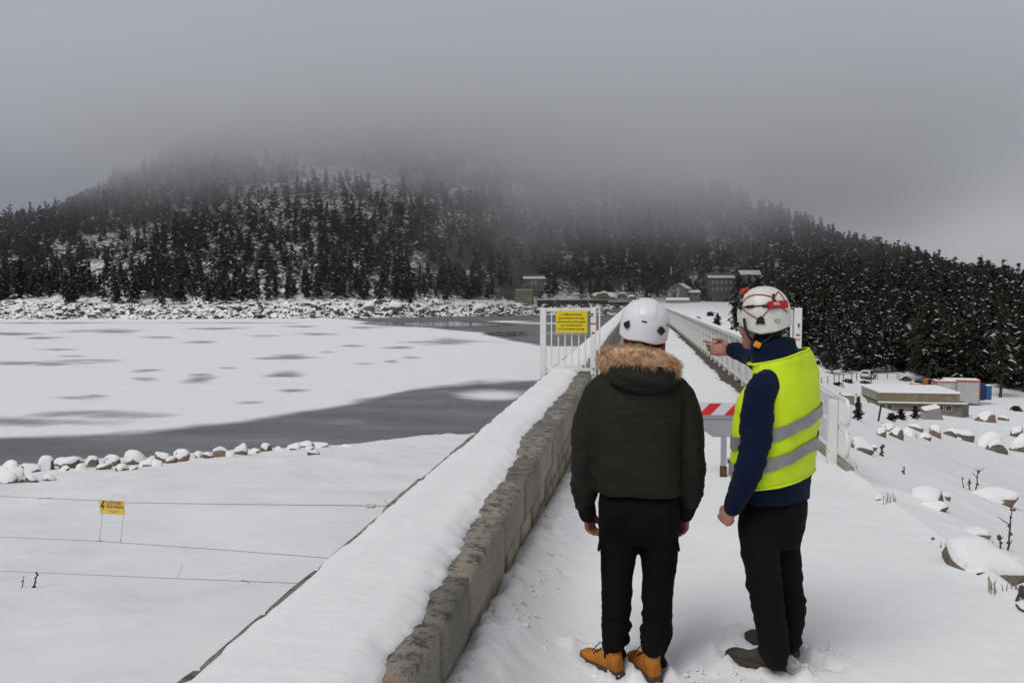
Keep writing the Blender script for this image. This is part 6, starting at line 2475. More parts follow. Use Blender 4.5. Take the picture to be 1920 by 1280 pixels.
# jacket
mb = MB()
rings = []
for py, xl, xr, b, dy in resample([(923, 1118, 1276, 0.150, 0.0), (908, 1113, 1281, 0.165, 0.0), (880, 1110, 1281, 0.172, 0.0), (840, 1110, 1280, 0.170, 0.0), (800, 1109, 1281, 0.165, -0.005), (765, 1108, 1284, 0.155, -0.01),
                                   (738, 1116, 1280, 0.140, -0.01), (718, 1130, 1268, 0.122, 0.0), (703, 1145, 1254, 0.105, 0.01), (690, 1158, 1240, 0.09, 0.02), (676, 1165, 1232, 0.075, 0.03)], 4):
    c = W((xl + xr) / 2, py, dy)
    rings.append(superring(c, (xr - xl) / 2 * S1, b, 0.0, 48, 2.6))
mb.loft(rings)
for sg, xs in ((-1, (1137, 1118, 1104, 1097, 1095, 1096, 1097)), (1, (1258, 1277, 1289, 1294, 1296, 1295, 1292))):
    ys = (722, 745, 790, 845, 895, 925, 944)
    dys = (0.0, 0.0, 0.0, 0.0, 0.02, 0.035, 0.045)
    rs = (0.062, 0.072, 0.076, 0.074, 0.070, 0.066, 0.052)
    limb(mb, [rw(x, y, dy, r) for x, y, dy, r in zip(xs, ys, dys, rs)], 5, 24)


def parka_wrinkle(co, no):
    x, y, z = co[:, 0], co[:, 1], co[:, 2]
    big = 0.007 * fbm(x * 5, y * 5, z * 7, oct=2, seed=11)
    fold = 0.0045 * fbm(x * 11 + z * 6, y * 11, z * 24 - x * 5, oct=3, seed=12)
    arm = smoothstep(0.20, 0.27, np.abs(x - P1.location.x - 0.03))
    rings_ = 0.009 * (np.abs(fbm(x * 6 + z * 5, y * 6, z * 26 + x * 9, oct=2, seed=13)) - 0.22) * arm * smoothstep(1.32, 1.0, z)
    # soft diagonal creases from the armpits towards the waist, and a seam round each sleeve head
    cr = -0.006 * np.exp(-((np.abs(x - P1.location.x - 0.03) - 0.205) / 0.010) ** 2) * smoothstep(1.38, 1.30, z) * smoothstep(0.86, 0.95, z)
    dg = 0.008 * np.abs(vnoise(x * 5 + z * 9, z * 3 - x * 6, y * 2, seed=14)) * smoothstep(1.25, 0.95, z)
    yoke = -0.004 * np.exp(-((z - 1.245) / 0.004) ** 2) * (y < Y1) * (1 - arm)
    return no * (big + fold + rings_ + cr - dg + yoke)[:, None]


fuse(mb, 'parka', M['parka'], 0.0085, 10, P1, o1, parka_wrinkle)
PK = P1.children[-1] if P1.children else None
parka = [c_ for c_ in P1.children if c_.name.startswith('parka')][0]
# hem band, back seams
def torso_line(fr_, lift=0.004):
    """points round the back of the jacket at ring fr_ (0 hem .. 1 neck)"""
    k = int(fr_ * (len(rings) - 1))
    c = sum(rings[k], Vector()) / len(rings[k])
    return [c + (q - c) * (1 + lift / 0.17) for q in rings[k]]


# knitted cuffs
for a, b in (((1097, 938, 0.045), (1102, 964, 0.055)), ((1292, 938, 0.045), (1284, 963, 0.055))):
    mbc = MB()
    limb(mbc, [rw(*a, 0.046), rw((a[0] + b[0]) / 2, (a[1] + b[1]) / 2, 0.05, 0.045), rw(*b, 0.043)], 3, 20)
    fuse(mbc, 'cuff', M['parka_knit'], 0.006, 2, P1, o1, lambda co, no: no * (0.0012 * np.sin(np.arctan2(co[:, 1] - Y1, co[:, 0] * 3) * 60))[:, None])

# hood lying on the back
mb = MB()
hr = []
for t_ in np.linspace(0, 1, 14):
    # from the upper edge down to the hem of the hood
    py = 678 + (741 - 678) * t_
    hw = np.interp(t_, [0, 0.3, 0.6, 0.85, 1], [0.135, 0.160, 0.148, 0.105, 0.05])
    dp = np.interp(t_, [0, 0.3, 0.6, 0.85, 1], [0.085, 0.105, 0.10, 0.07, 0.03])
    c = W(1201 + 6 * t_, py, -0.085 - 0.02 * math.sin(t_ * 3.1))
    hr.append(superring(c, hw, dp, 0.0, 40, 2.2))
mb.loft(hr)


def hood_wrinkle(co, no):
    x, y, z = co[:, 0], co[:, 1], co[:, 2]
    return no * (0.008 * fbm(x * 7, y * 7, z * 13, oct=3, seed=21) + 0.004 * np.sin(z * 70 + x * 22 + 5 * vnoise(x * 6, y * 6, z * 6, seed=22)))[:, None]


hood = fuse(mb, 'hood', M['parka'], 0.008, 6, P1, o1, hood_wrinkle)
# centre seam of the hood, hem seam of the jacket
seam = [W(1190 + 6 * t_, 690 + 50 * t_, -0.205 + 0.03 * t_) for t_ in np.linspace(0, 1, 8)]

# fur ruff: a soft roll with thousands of hairs
fpath = resample([(*W(1143.9, 682, 0.10), 0.046), (*W(1138.9, 676, 0.02), 0.050), (*W(1150.8, 671, -0.07), 0.055), (*W(1176.4, 668, -0.135), 0.058), (*W(1207.8, 671, -0.150), 0.060), (*W(1237.4, 680, -0.120), 0.058), (*W(1256.1, 690, -0.05), 0.053), (*W(1257.1, 690, 0.04), 0.047), (*W(1249.2, 686, 0.10), 0.042)], 6)
mb = MB()
mb.tube([Vector(p[:3]) for p in fpath], [float(p[3]) * 0.80 for p in fpath], 16)
t = NT('fur')
v = t.coord('Object')
n1 = t.noise(v, 28, 4, 0.6)
n2 = t.noise(v, 160, 3, 0.7)
c_ = t.ramp(n1, [(0.28, (0.44, 0.245, 0.125)), (0.5, (0.66, 0.43, 0.26)), (0.72, (0.80, 0.62, 0.45))])
c_ = t.mix(t.ramp(n2, [(0.4, (0, 0, 0)), (0.7, (0.4, 0.4, 0.4))]), c_, (0.28, 0.14, 0.07))
t.set(c_, 0.65, spec=0.25)
t.bump(n2, 0.5, 0.004)
M['fur'] = t.mat
fur = fuse(mb, 'fur_trim', M['fur'], 0.009, 3, P1, o1, lambda co, no: no * (0.006 * fbm(co[:, 0] * 30, co[:, 1] * 30, co[:, 2] * 30, oct=2, seed=31))[:, None])
frg = np.random.default_rng(8)
FP = np.array([p for p in fpath])
nst = 13500
tt = frg.uniform(0, len(FP) - 1.001, nst)
i0 = tt.astype(int)
fr_ = (tt - i0)[:, None]
cen = FP[i0, :3] * (1 - fr_) + FP[i0 + 1, :3] * fr_
rad_ = (FP[i0, 3:4] * (1 - fr_) + FP[i0 + 1, 3:4] * fr_) * 0.80
tang = FP[i0 + 1, :3] - FP[i0, :3]
tang /= np.linalg.norm(tang, axis=1, keepdims=True)
zup = np.array([0, 0, 1.0])
e1 = np.cross(tang, zup)
e1 /= np.linalg.norm(e1, axis=1, keepdims=True)
e2 = np.cross(e1, tang)
an = frg.uniform(0, 2 * math.pi, nst)[:, None]
dirn = e1 * np.cos(an) + e2 * np.sin(an)
# hairs clump: neighbouring hairs lean the same way
kk = cen * 26 + dirn * 2.2
lean = np.stack([vnoise(kk[:, 0], kk[:, 1], kk[:, 2], seed=s_) for s_ in (41, 42, 43)], 1)
root_p = cen + dirn * rad_ * 0.9
grow = dirn * 0.75 + lean * 0.9 + np.array([0.0, -0.05, -0.12]) + frg.normal(0, 0.12, (nst, 3))
grow /= np.linalg.norm(grow, axis=1, keepdims=True)
ln = frg.uniform(0.018, 0.040, nst)[:, None]
sag = np.array([0, 0, -1.0])
mid = root_p + grow * ln * 0.55
tip = root_p + grow * ln * 0.95 + (sag * 0.25 + lean * 0.35) * ln
wv = np.cross(grow, frg.normal(0, 1, (nst, 3)))
wv /= np.linalg.norm(wv, axis=1, keepdims=True)
hw = 0.00075
V_ = np.stack([root_p - wv * hw, root_p + wv * hw, mid - wv * hw * 0.75, mid + wv * hw * 0.75, tip], 1).reshape(-1, 3)
k_ = np.arange(nst)[:, None] * 5
T_ = np.concatenate([k_ + np.array([0, 1, 3]), k_ + np.array([0, 3, 2]), k_ + np.array([2, 3, 4])], 0)
hairs = new_obj('fur_hairs', np_mesh('fur_hairs', V_, tris=T_, mats=[M['fur']], smooth=False), fur)
hairs['kind'] = 'stuff'

# trousers
mb = MB()
rings_t = []
for py, xl, xr, b, dy in [(920, 1124, 1272, 0.125, 0.0), (950, 1121, 1275, 0.138, 0.0), (985, 1122, 1275, 0.140, -0.005), (1004, 1126, 1271, 0.115, -0.005), (1014, 1140, 1258, 0.085, 0.0)]:
    rings_t.append(superring(W((xl + xr) / 2, py, dy), (xr - xl) / 2 * S1, b, 0.0, 44, 2.5))
mb.loft(rings_t)
limb(mb, [rw(1160, 980, 0.0, 0.098), rw(1159, 1020, 0.0, 0.093), rw(1158, 1060, 0.0, 0.084), rw(1156, 1100, -0.005, 0.076), rw(1156, 1140, -0.012, 0.073), rw(1154, 1180, -0.01, 0.070), rw(1151, 1205, -0.005, 0.066), rw(1151, 1222, 0.0, 0.053), rw(1150, 1232, 0.0, 0.047)], 5, 24)
limb(mb, [rw(1235, 980, 0.0, 0.098), rw(1235, 1020, 0.0, 0.095), rw(1236, 1060, 0.0, 0.086), rw(1233, 1100, -0.005, 0.077), rw(1233, 1140, -0.012, 0.075), rw(1231, 1180, -0.015, 0.073), rw(1230, 1210, -0.02, 0.068), rw(1227, 1228, -0.02, 0.054), rw(1226, 1240, -0.02, 0.049)], 5, 24)
ball(mb, W(1160, 965, -0.075), 1, 0.085, 0.075, 0.095)
ball(mb, W(1237, 965, -0.075), 1, 0.085, 0.075, 0.095)


def trouser_wrinkle(co, no):
    x, y, z = co[:, 0], co[:, 1], co[:, 2]
    lo = smoothstep(0.52, 0.15, z)
    bunch = smoothstep(0.30, 0.10, z)
    r = 0.014 * (np.abs(fbm(x * 7 + z * 3, y * 7, z * 25 + x * 9, oct=2, seed=51)) - 0.2) * lo
    r2 = 0.010 * np.sin(z * 74 + 9 * vnoise(x * 6, y * 6, z * 4, seed=52) + x * 14) * bunch
    f = 0.006 * fbm(x * 7, y * 7, z * 11, oct=3, seed=53)
    return no * (r + r2 + f)[:, None]


tr1 = fuse(mb, 'trousers', M['black_trousers'], 0.0085, 16, P1, o1, trouser_wrinkle)
# cargo pockets on the thighs
for px, sg in ((1127, -1), (1268, 1)):
    mbp = MB()
    c = W(px, 1035, 0.0)
    c.x -= sg * 0.012
    mbp.box(c.x - 0.012, c.x + 0.012, c.y - 0.06, c.y + 0.06, c.z - 0.085, c.z + 0.06)
    fuse(mbp, 'cargo_pocket', M['black_trousers'], 0.006, 4, P1, o1)
    c = W(px + sg * 0.5, 1012, 0.0)
    mbp = MB()
    mt = Matrix.Translation(c) @ Matrix.Rotation(sg * rad(-14), 4, 'Y')
    mbp.box(-0.007, 0.007, -0.06, 0.06, -0.04, 0.008, mat=mt)
    fuse(mbp, 'pocket_flap', M['black_trousers'], 0.005, 2, P1, o1)
# body: one continuous figure; head, neck, arms with hands, legs
mb = MB()
hd1 = W(1207, 618, 0.0)
head(mb, (hd1.x, hd1.y, hd1.z), (0.02, 1, -0.08))
limb(mb, [(hd1.x, hd1.y - 0.01, hd1.z - 0.06, 0.058), (hd1.x - 0.005, hd1.y - 0.01, hd1.z - 0.14, 0.060), (hd1.x - 0.01, hd1.y, hd1.z - 0.22, 0.075)], 3, 16)
limb(mb, [rw(1195, 740, 0.02, 0.09), rw(1195, 800, 0.02, 0.12), rw(1196, 900, 0.0, 0.105), rw(1197, 970, 0.0, 0.11)], 3, 16)
for sg, xs in ((-1, (1170, 1140, 1108, 1099, 1099, 1101)), (1, (1226, 1256, 1286, 1294, 1290, 1286))):
    limb(mb, [rw(x, y, dy, r) for x, y, dy, r in zip(xs, (738, 742, 790, 850, 920, 955), (0, 0, 0, 0, 0.04, 0.052), (0.05, 0.048, 0.042, 0.038, 0.032, 0.026))], 3, 12)
limb(mb, [rw(1165, 970, 0, 0.08), rw(1160, 1060, 0, 0.06), rw(1156, 1120, -0.01, 0.048), rw(1153, 1230, 0, 0.036)], 3, 12)
limb(mb, [rw(1230, 970, 0, 0.08), rw(1234, 1060, 0, 0.06), rw(1232, 1120, -0.01, 0.048), rw(1228, 1238, -0.02, 0.036)], 3, 12)
wl_ = W(1103, 959, 0.056)
hand(mb, wl_, (0.12, 0.12, -1), (0.62, 0.75, 0.1), (0.75, -0.62, 0), curl=(38, 48, 30), scale=0.90, thumb_in=0.7)
wr_ = W(1284, 958, 0.056)
hand(mb, wr_, (-0.05, 0.06, -1), (-0.55, 0.8, 0.1), (-0.8, -0.55, 0), curl=(30, 40, 28), scale=0.90, thumb_in=0.5)
fuse(mb, 'body', M['skin_red'], 0.0062, 2, P1, o1, factor=0.4)

# hair and neck band under the helmet
mb = MB()
ball(mb, (hd1.x, hd1.y - 0.014, hd1.z - 0.005), 1, 0.082, 0.097, 0.105)
limb(mb, [(hd1.x, hd1.y - 0.012, hd1.z - 0.05, 0.080), (hd1.x - 0.004, hd1.y - 0.012, hd1.z - 0.15, 0.082)], 3, 18)
fuse(mb, 'hair', M['hair_black'], 0.007, 3, P1, o1, lambda co, no: no * (0.003 * fbm(co[:, 0] * 50, co[:, 1] * 50, co[:, 2] * 30, oct=2, seed=61))[:, None])

# helmet
hc = W(1209, 607, 0.0)


def rim1(th):
    # deeper at the nape, with a raised arch in the middle of the back
    s = math.sin(th)
    back = max(0, -s)
    return -(0.052 + 0.030 * back ** 0.8 - 0.012 * math.exp(-((th - 1.5 * math.pi + 0.15) / 0.45) ** 2))


def bump1(th, ph):
    # raised panel down the middle of the crown
    if ph <= 0.08:
        return 0.0
    x = abs(((th - 1.5 * math.pi + math.pi) % (2 * math.pi)) - math.pi)
    w_ = 0.30 + 0.10 * ph
    wid = w_ / max(0.12, math.cos(ph * math.pi / 2))
    edge = float(smoothstep(wid * 1.22, wid * 0.95, x)) if False else 1 - float(smoothstep(wid * 0.92, wid * 1.15, x))
    low = float(smoothstep(0.16, 0.24, ph))
    return 0.0055 * edge * low


dm1 = Dome(hc, 0.1165, 0.140, 0.119, yaw=rad(2), roll=rad(7), pitch=rad(4), rim=rim1, p=2.3)
hm1 = new_obj('helmet', dm1.mesh('helmet', M['helmet_white'], bump1), P1, o1)
zero = Vector((0, 0, 0))
patch(dm1, [(1170, 605), (1180, 600.5), (1180.5, 612), (1174.5, 616.5), (1170.5, 611)], 0.003, 'vent', M['black_plastic'], hm1, zero)
patch(dm1, [(1232, 620.5), (1238, 612), (1243, 613.5), (1247.5, 621), (1239, 629)], 0.003, 'vent', M['black_plastic'], hm1, zero)
patch(dm1, [(1203.5, 601), (1213, 602.5), (1213, 605), (1203.5, 603.5)], 0.004, 'slot', M['black_plastic'], hm1, zero)
patch(dm1, [(1251, 606), (1252.5, 609), (1252.5, 613), (1251, 611)], 0.003, 'side_clip', M['black_plastic'], hm1, zero)
# red harness pads showing at both sides below the rim
for px, py, hpx in ((1173, 641, 12), (1243, 650, 16)):
    c = W(px, py, -0.02)
    MB().tube([c + Vector((0, 0, hpx * S1 / 2)), c - Vector((0, 0.004, hpx * S1 / 2))], [0.013, 0.011], 10).build('harness_pad', [M['red_plastic']], hm1)

# boots
GZ1 = -0.045
hL, tL = W(1163, 1262, 0.0), W(1096, 1243, 0.0)
hb = at_z(1164, 1275, GZ1)
boot(P1, o1, (hb.x, hb.y, GZ1), (hb.x - 0.178, hb.y + 0.20, GZ1), (M['boot_tan'], M['boot_sole'], M['lace']), L=0.288)
hb2 = at_z(1232, 1286, GZ1)
boot(P1, o1, (hb2.x, hb2.y, GZ1), (hb2.x - 0.115, hb2.y + 0.25, GZ1), (M['boot_tan'], M['boot_sole'], M['lace']), L=0.288)
for q, f_ in ((hb, Vector((-0.178, 0.20, 0)).normalized()), (hb2, Vector((-0.115, 0.25, 0)).normalized())):
    # trouser hems over the boot tops
    a_ = Vector((q.x, q.y, 0)) + f_ * 0.052
    mbp = MB()
    limb(mbp, [(a_.x + 0.004, a_.y - 0.004, 0.20, 0.062), (a_.x, a_.y - 0.004, 0.165, 0.060), (a_.x, a_.y - 0.006, 0.128, 0.055)], 3, 20)
    fuse(mbp, 'trouser_cuff', M['black_trousers'], 0.006, 2, P1, o1, lambda co, no: no * (0.006 * fbm(co[:, 0] * 14, co[:, 1] * 14, co[:, 2] * 34, oct=2, seed=57))[:, None])
footprint(hb.x - 0.09, hb.y + 0.10, math.atan2(0.20, -0.178), 0.03, 0.33, 0.13, 0.05)
footprint(hb2.x - 0.055, hb2.y + 0.12, math.atan2(0.25, -0.115), 0.03, 0.33, 0.13, 0.05)

# ================================================================== person in the yellow vest, pointing
Y2 = 4.08
P2 = empty('person', tuple(at_y(1452, 1245, Y2).xy) + (0.0,))
tag(P2, 'pointing person in yellow vest over navy fleece and cream helmet with red headlamp', 'person')
o2 = -Vector(P2.location)
S2 = Y2 / FPX
FACE = rad(48)                                  # turned left of the dam axis
ROT = FACE


def U(px, py, dy=0.0):
    return at_y(px, py, Y2 + dy)


def uw(px, py, dy, r):
    q = U(px, py, dy)
    return (q.x, q.y, q.z, r)


def torso2(lift=0.0, lo=912, hi=640):
    """rings of the upper body, bottom to top; the ellipse is turned with the body"""
    key = [(950, 1454, 62, 0.73), (930, 1453, 61, 0.72), (900, 1450, 65, 0.72), (860, 1451, 68, 0.72), (820, 1453, 69, 0.72), (780, 1456, 69, 0.70), (745, 1462, 66, 0.66), (715, 1470, 60, 0.62), (694, 1474, 54, 0.58), (678, 1471, 49, 0.62), (664, 1462, 41, 0.75), (648, 1452, 36, 0.9), (632, 1447, 34, 0.95)]
    out = []
    for py, cx_, hw, asp in resample(key, 6):
        if py > lo or py < hi:
            continue
        # hw is the projected half width of an ellipse with axes a and asp*a turned by ROT
        a = hw * S2 / math.sqrt(math.cos(ROT) ** 2 + (asp * math.sin(ROT)) ** 2)
        out.append((U(cx_, py, 0.0), a + lift, a * asp + lift))
    return out


mb = MB()
mb.loft([superring(c, a, b, ROT, 48, 2.4) for c, a, b in torso2(0.0, 937, 631)])
# hanging left arm
limb(mb, [uw(1440, 715, -0.13, 0.066), uw(1428, 733, -0.175, 0.073), uw(1420, 765, -0.205, 0.074), uw(1417, 815, -0.225, 0.072), uw(1410, 858, -0.225, 0.067), uw(1394, 905, -0.20, 0.060), uw(1379, 936, -0.17, 0.047)], 5, 24)
# pointing right arm, on the far side of the body
limb(mb, [uw(1478, 694, 0.10, 0.075), uw(1458, 688, 0.20, 0.073), uw(1430, 677, 0.34, 0.066), uw(1410, 668, 0.44, 0.060), uw(1393, 662, 0.50, 0.053), uw(1379, 657, 0.54, 0.043)], 5, 24)


def fleece_wrinkle(co, no):
    x, y, z = co[:, 0], co[:, 1], co[:, 2]
    f = 0.008 * fbm(x * 6, y * 6, z * 9, oct=3, seed=71)
    r = 0.012 * (np.abs(fbm(x * 7 + z * 6, y * 7, z * 22 + x * 12, oct=2, seed=72)) - 0.22)
    arm = (x < P2.location.x - 0.05) & (z < 1.40)
    r3 = 0.012 * (np.abs(fbm(x * 30, y * 8, z * 8, oct=2, seed=73)) - 0.22) * (y > Y2 + 0.2)
    return no * (f + r * np.where(arm, 1.0, 0.35) + r3)[:, None]


fuse(mb, 'fleece_jacket', M['fleece'], 0.0085, 8, P2, o2, fleece_wrinkle)
# stand-up collar
mb = MB()
cr = []
for py, cx_, hw, dy in [(692, 1462, 50, 0.0), (676, 1456, 46, 0.0), (660, 1452, 43, 0.0), (645, 1449, 40, 0.0), (634, 1450, 39, 0.0)]:
    cr.append(superring(U(cx_, py, dy), hw * S2, hw * S2 * 0.86, ROT * 0.6, 40, 2.2))
mb.loft(cr)
fuse(mb, 'collar', M['fleece'], 0.008, 5, P2, o2, lambda co, no: no * (0.005 * fbm(co[:, 0] * 12, co[:, 1] * 12, co[:, 2] * 20, oct=2, seed=75))[:, None])
for (a, b) in (((1384, 927, -0.178), (1374, 950, -0.160)),):
    mbc = MB()
    limb(mbc, [uw(*a, 0.050), uw((a[0] + b[0]) / 2, (a[1] + b[1]) / 2, -0.169, 0.049), uw(*b, 0.044)], 3, 20)
    fuse(mbc, 'cuff', M['fleece'], 0.006, 2, P2, o2)
mbc = MB()
limb(mbc, [uw(1386, 660, 0.52, 0.047), uw(1380, 657.5, 0.54, 0.047), uw(1375, 656, 0.555, 0.044)], 3, 20)
fuse(mbc, 'cuff', M['fleece'], 0.006, 2, P2, o2)

# vest: shell over the torso with armholes; open sheet with thickness
tv = torso2(0.012, 898, 664)
NT_, NR = 120, len(tv)
vr = []
for i, (c, a, b) in enumerate(tv):
    vr.append(superring(c, a, b, ROT, NT_, 2.4))


def vest_z_shift(k, i):
    return 0.0


Vv = np.array([[q[:] for q in rg] for rg in vr])          # NR x NT x 3
# the tail hangs loose: lower to the front-left, higher to the right
x_rel = (Vv[..., 0] - U(1452, 900).x)
fall = smoothstep(0.55, 0.0, np.linspace(0, 1, NR))[:, None]
Vv[..., 2] += 0.085 * x_rel / 0.2 * 0.42 * fall
top_ = smoothstep(0.82, 1.0, np.linspace(0, 1, NR))[:, None]
Vv[..., 2] += 0.10 * (Vv[..., 0] - U(1475, 680).x) * top_ / 0.12 * 0.35
cxy = Vv[..., :2].mean(axis=1, keepdims=True)
rv = Vv[..., :2] - cxy
fl = 1 + (0.05 * fall[..., None]) + 0.10 * top_[..., None]
wr = 0.022 * (np.abs(fbm(Vv[..., 0] * 7 + Vv[..., 2] * 5, Vv[..., 1] * 7 - Vv[..., 2] * 3, Vv[..., 2] * 2.5, oct=2, seed=83)) - 0.2) + 0.012 * fbm(Vv[..., 0] * 8 + Vv[..., 2] * 4, Vv[..., 1] * 8, Vv[..., 2] * 3.2, oct=3, seed=81) + 0.005 * fbm(Vv[..., 0] * 16, Vv[..., 1] * 16, Vv[..., 2] * 9 + Vv[..., 0] * 12, oct=2, seed=82)
rl = np.linalg.norm(rv, axis=-1, keepdims=True)
Vv[..., :2] = cxy + rv * fl * (1 + wr[..., None] / np.maximum(rl, 0.05))
# armhole: a rounded opening round each shoulder joint
sh_near = Vector(uw(1426, 742, -0.17, 0)[:3])
sh_far = Vector(uw(1480, 698, 0.10, 0)[:3])


def in_hole(p):
    q = Vector(p)
    d1 = q - sh_near
    if (d1.x / 0.062) ** 2 + (d1.z / 0.105) ** 2 < 1 and q.y < Y2:
        return True
    return False


quads = grid_quads(NR, NT_)
flat = Vv.reshape(-1, 3)
wrap = np.stack([np.arange(NR - 1) * NT_ + NT_ - 1, (np.arange(NR - 1) + 1) * NT_ + NT_ - 1, (np.arange(NR - 1) + 1) * NT_, np.arange(NR - 1) * NT_], 1)
quads = np.concatenate([quads, wrap])
keep = np.array([not all(in_hole(flat[j]) for j in q) for q in quads])
vest_me = np_mesh('vest', flat, quads=quads[keep], mats=[M['vest']])
vest = new_obj('vest', vest_me, P2, o2)
sd = vest.modifiers.new('thick', 'SOLIDIFY')
sd.thickness = 0.004
sd.offset = 1
# edging tape at hem and neck
for i, nm in ((0, 'hem_tape'), (NR - 1, 'neck_tape')):
    MB().tube([Vector(p) for p in Vv[i]] + [Vector(Vv[i][0])], 0.0055, 6, cap=False).build(nm, [M['vest_edge']], vest)


# reflective bands follow the vest a little above it
def band(py_c, hpx, tilt, name='reflective_band'):
    zc = U(1452, py_c).z
    hh = hpx * S2 / 2
    rows = [[], []]
    zs = Vv[..., 2]
    for k in range(NT_ + 1):
        kk_ = k % NT_
        col = Vv[:, kk_]
        x = col[NR // 2][0] - U(1452, 800).x
        zt_ = zc + tilt * x
        for s_, z in ((0, zt_ - hh), (1, zt_ + hh)):
            zz_ = col[:, 2]
            od = np.argsort(zz_)
            px_ = np.interp(z, zz_[od], col[od, 0])
            py_ = np.interp(z, zz_[od], col[od, 1])
            cx_ = np.interp(z, zz_[od], cxy[od, 0, 0])
            cy_ = np.interp(z, zz_[od], cxy[od, 0, 1])
            v_ = Vector((px_ - cx_, py_ - cy_, 0))
            v_ = v_ * (1 + 0.0075 / v_.length)
            rows[s_].append(Vector((cx_ + v_.x, cy_ + v_.y, z)))
    n_ = NT_ + 1
    mb = MB().add(rows[0] + rows[1], [(i, i + 1, n_ + i + 1, n_ + i) for i in range(NT_)], 0, True)
    o = mb.build(name, [M['reflective']], vest)
    return o


band(800, 22, 0.40)
band(851, 22, 0.36)
lbl = U(1494, 668, -0.16)

# trousers
mb = MB()
rg = []
for py, cx_, hw, b in [(930, 1452, 58, 0.125), (955, 1452, 58, 0.13), (985, 1448, 57, 0.125), (1010, 1446, 52, 0.11), (1022, 1446, 44, 0.09)]:
    rg.append(superring(U(cx_, py), hw * S2, b, 0.0, 44, 2.4))
mb.loft(rg)
limb(mb, [uw(1422, 975, -0.05, 0.096), uw(1424, 1020, -0.055, 0.094), uw(1430, 1070, -0.06, 0.086), uw(1436, 1115, -0.07, 0.079), uw(1443, 1160, -0.075, 0.075), uw(1449, 1195, -0.08, 0.073), uw(1451, 1222, -0.08, 0.068), uw(1453, 1236, -0.08, 0.058)], 5, 24)
limb(mb, [uw(1474, 975, 0.05, 0.085), uw(1473, 1010, 0.06, 0.073), uw(1474, 1050, 0.07, 0.071), uw(1482, 1100, 0.09, 0.063), uw(1487, 1150, 0.09, 0.060), uw(1485, 1185, 0.09, 0.052), uw(1484, 1208, 0.09, 0.047)], 5, 24)
ball(mb, U(1478, 962, -0.06), 1, 0.08, 0.08, 0.09)


def trouser2_wrinkle(co, no):
    x, y, z = co[:, 0], co[:, 1], co[:, 2]
    f = 0.007 * fbm(x * 7, y * 7, z * 8, oct=3, seed=91)
    r = 0.016 * (np.abs(fbm(x * 6 + z * 3, y * 6, z * 18 + x * 10, oct=2, seed=92)) - 0.2) * smoothstep(0.75, 0.4, z)
    return no * (f + r)[:, None]


fuse(mb, 'trousers', M['grey_trousers'], 0.0085, 14, P2, o2, trouser2_wrinkle)

# body
mb = MB()
hd2 = U(1425, 612, 0.02)
fdir = Vector((-0.80, 0.60, 0.0))
at2 = head(mb, (hd2.x, hd2.y, hd2.z), fdir)
limb(mb, [(hd2.x + 0.03, hd2.y, hd2.z - 0.05, 0.060), (hd2.x + 0.055, hd2.y, hd2.z - 0.12, 0.060), (hd2.x + 0.08, hd2.y, hd2.z - 0.2, 0.075)], 3, 16)
limb(mb, [uw(1465, 740, 0.0, 0.085), uw(1458, 800, 0.0, 0.11), uw(1452, 900, 0.0, 0.10), uw(1450, 965, 0.0, 0.10)], 3, 16)
limb(mb, [uw(1462, 708, -0.03, 0.055), uw(1432, 738, -0.17, 0.045), uw(1416, 825, -0.225, 0.040), uw(1388, 918, -0.185, 0.032), uw(1376, 945, -0.163, 0.026)], 3, 12)
limb(mb, [uw(1470, 700, 0.06, 0.055), uw(1455, 688, 0.21, 0.05), uw(1412, 668, 0.44, 0.038), uw(1379, 657, 0.54, 0.028)], 3, 12)
limb(mb, [uw(1430, 975, -0.05, 0.075), uw(1430, 1070, -0.06, 0.06), uw(1440, 1130, -0.07, 0.048), uw(1450, 1215, -0.08, 0.034)], 3, 12)
limb(mb, [uw(1474, 975, 0.05, 0.07), uw(1473, 1050, 0.07, 0.056), uw(1486, 1130, 0.09, 0.042), uw(1484, 1192, 0.09, 0.030)], 3, 12)
wa = U(1375, 950, -0.160)
hand(mb, wa, (-0.42, 0.22, -0.72), (-0.80, 0.60, 0.30), (0.6, 0.7, -0.3), curl=(72, 80, 45), scale=0.95, thumb_in=0.9)
wb = U(1373, 655.5, 0.56)
hand(mb, wb, (-0.95, 0.22, 0.03), (0.05, 0.25, 1.0), (-0.15, -1, 0.2), curl=(30, 42, 28), scale=0.98, index=(2, 12, 12), thumb_in=0.6, spread=0.35)
fuse(mb, 'body', M['skin'], 0.0058, 2, P2, o2, factor=0.4)
# hair on the nape and temples
mb = MB()
ball(mb, at2(0, -0.030, 0.005), 1, 0.083, 0.083, 0.088, None)
ball(mb, at2(0, -0.045, -0.045), 1, 0.066, 0.056, 0.060, None)
fuse(mb, 'hair', M['hair'], 0.007, 3, P2, o2, lambda co, no: no * (0.003 * fbm(co[:, 0] * 60, co[:, 1] * 60, co[:, 2] * 30, oct=2, seed=95))[:, None])

# helmet with headlamp
hc2 = U(1432.5, 592, 0.0)
rp_px = [(-15, 0.0)]


def rim2(th):
    # th in the helmet's frame: pi is the front (left), 0 the back (right), 1.5 pi faces the camera
    fpt_ = [(0, -0.052), (0.35, -0.055), (1.0, -0.074), (1.57, -0.080), (2.1, -0.058), (2.6, -0.026), (3.0, -0.014), (3.1416, -0.012)]
    x = th if th <= math.pi else 2 * math.pi - th
    # camera side: nape deepest at about the middle
    return float(np.interp(x, [p[0] for p in fpt_], [p[1] for p in fpt_]))


def bump2(th, ph):
    # shallow ridges over the crown
    if ph < 0.05:
        return 0.0
    p = dm2.local(th, ph)
    r = 0.0022 * (1 - float(smoothstep(0.0, 0.012, abs(abs(p.y) - 0.045))))
    return r * float(smoothstep(0.05, 0.3, ph)) + 0.0018 * (1 - float(smoothstep(0, 0.01, abs(p.x + 0.02))))


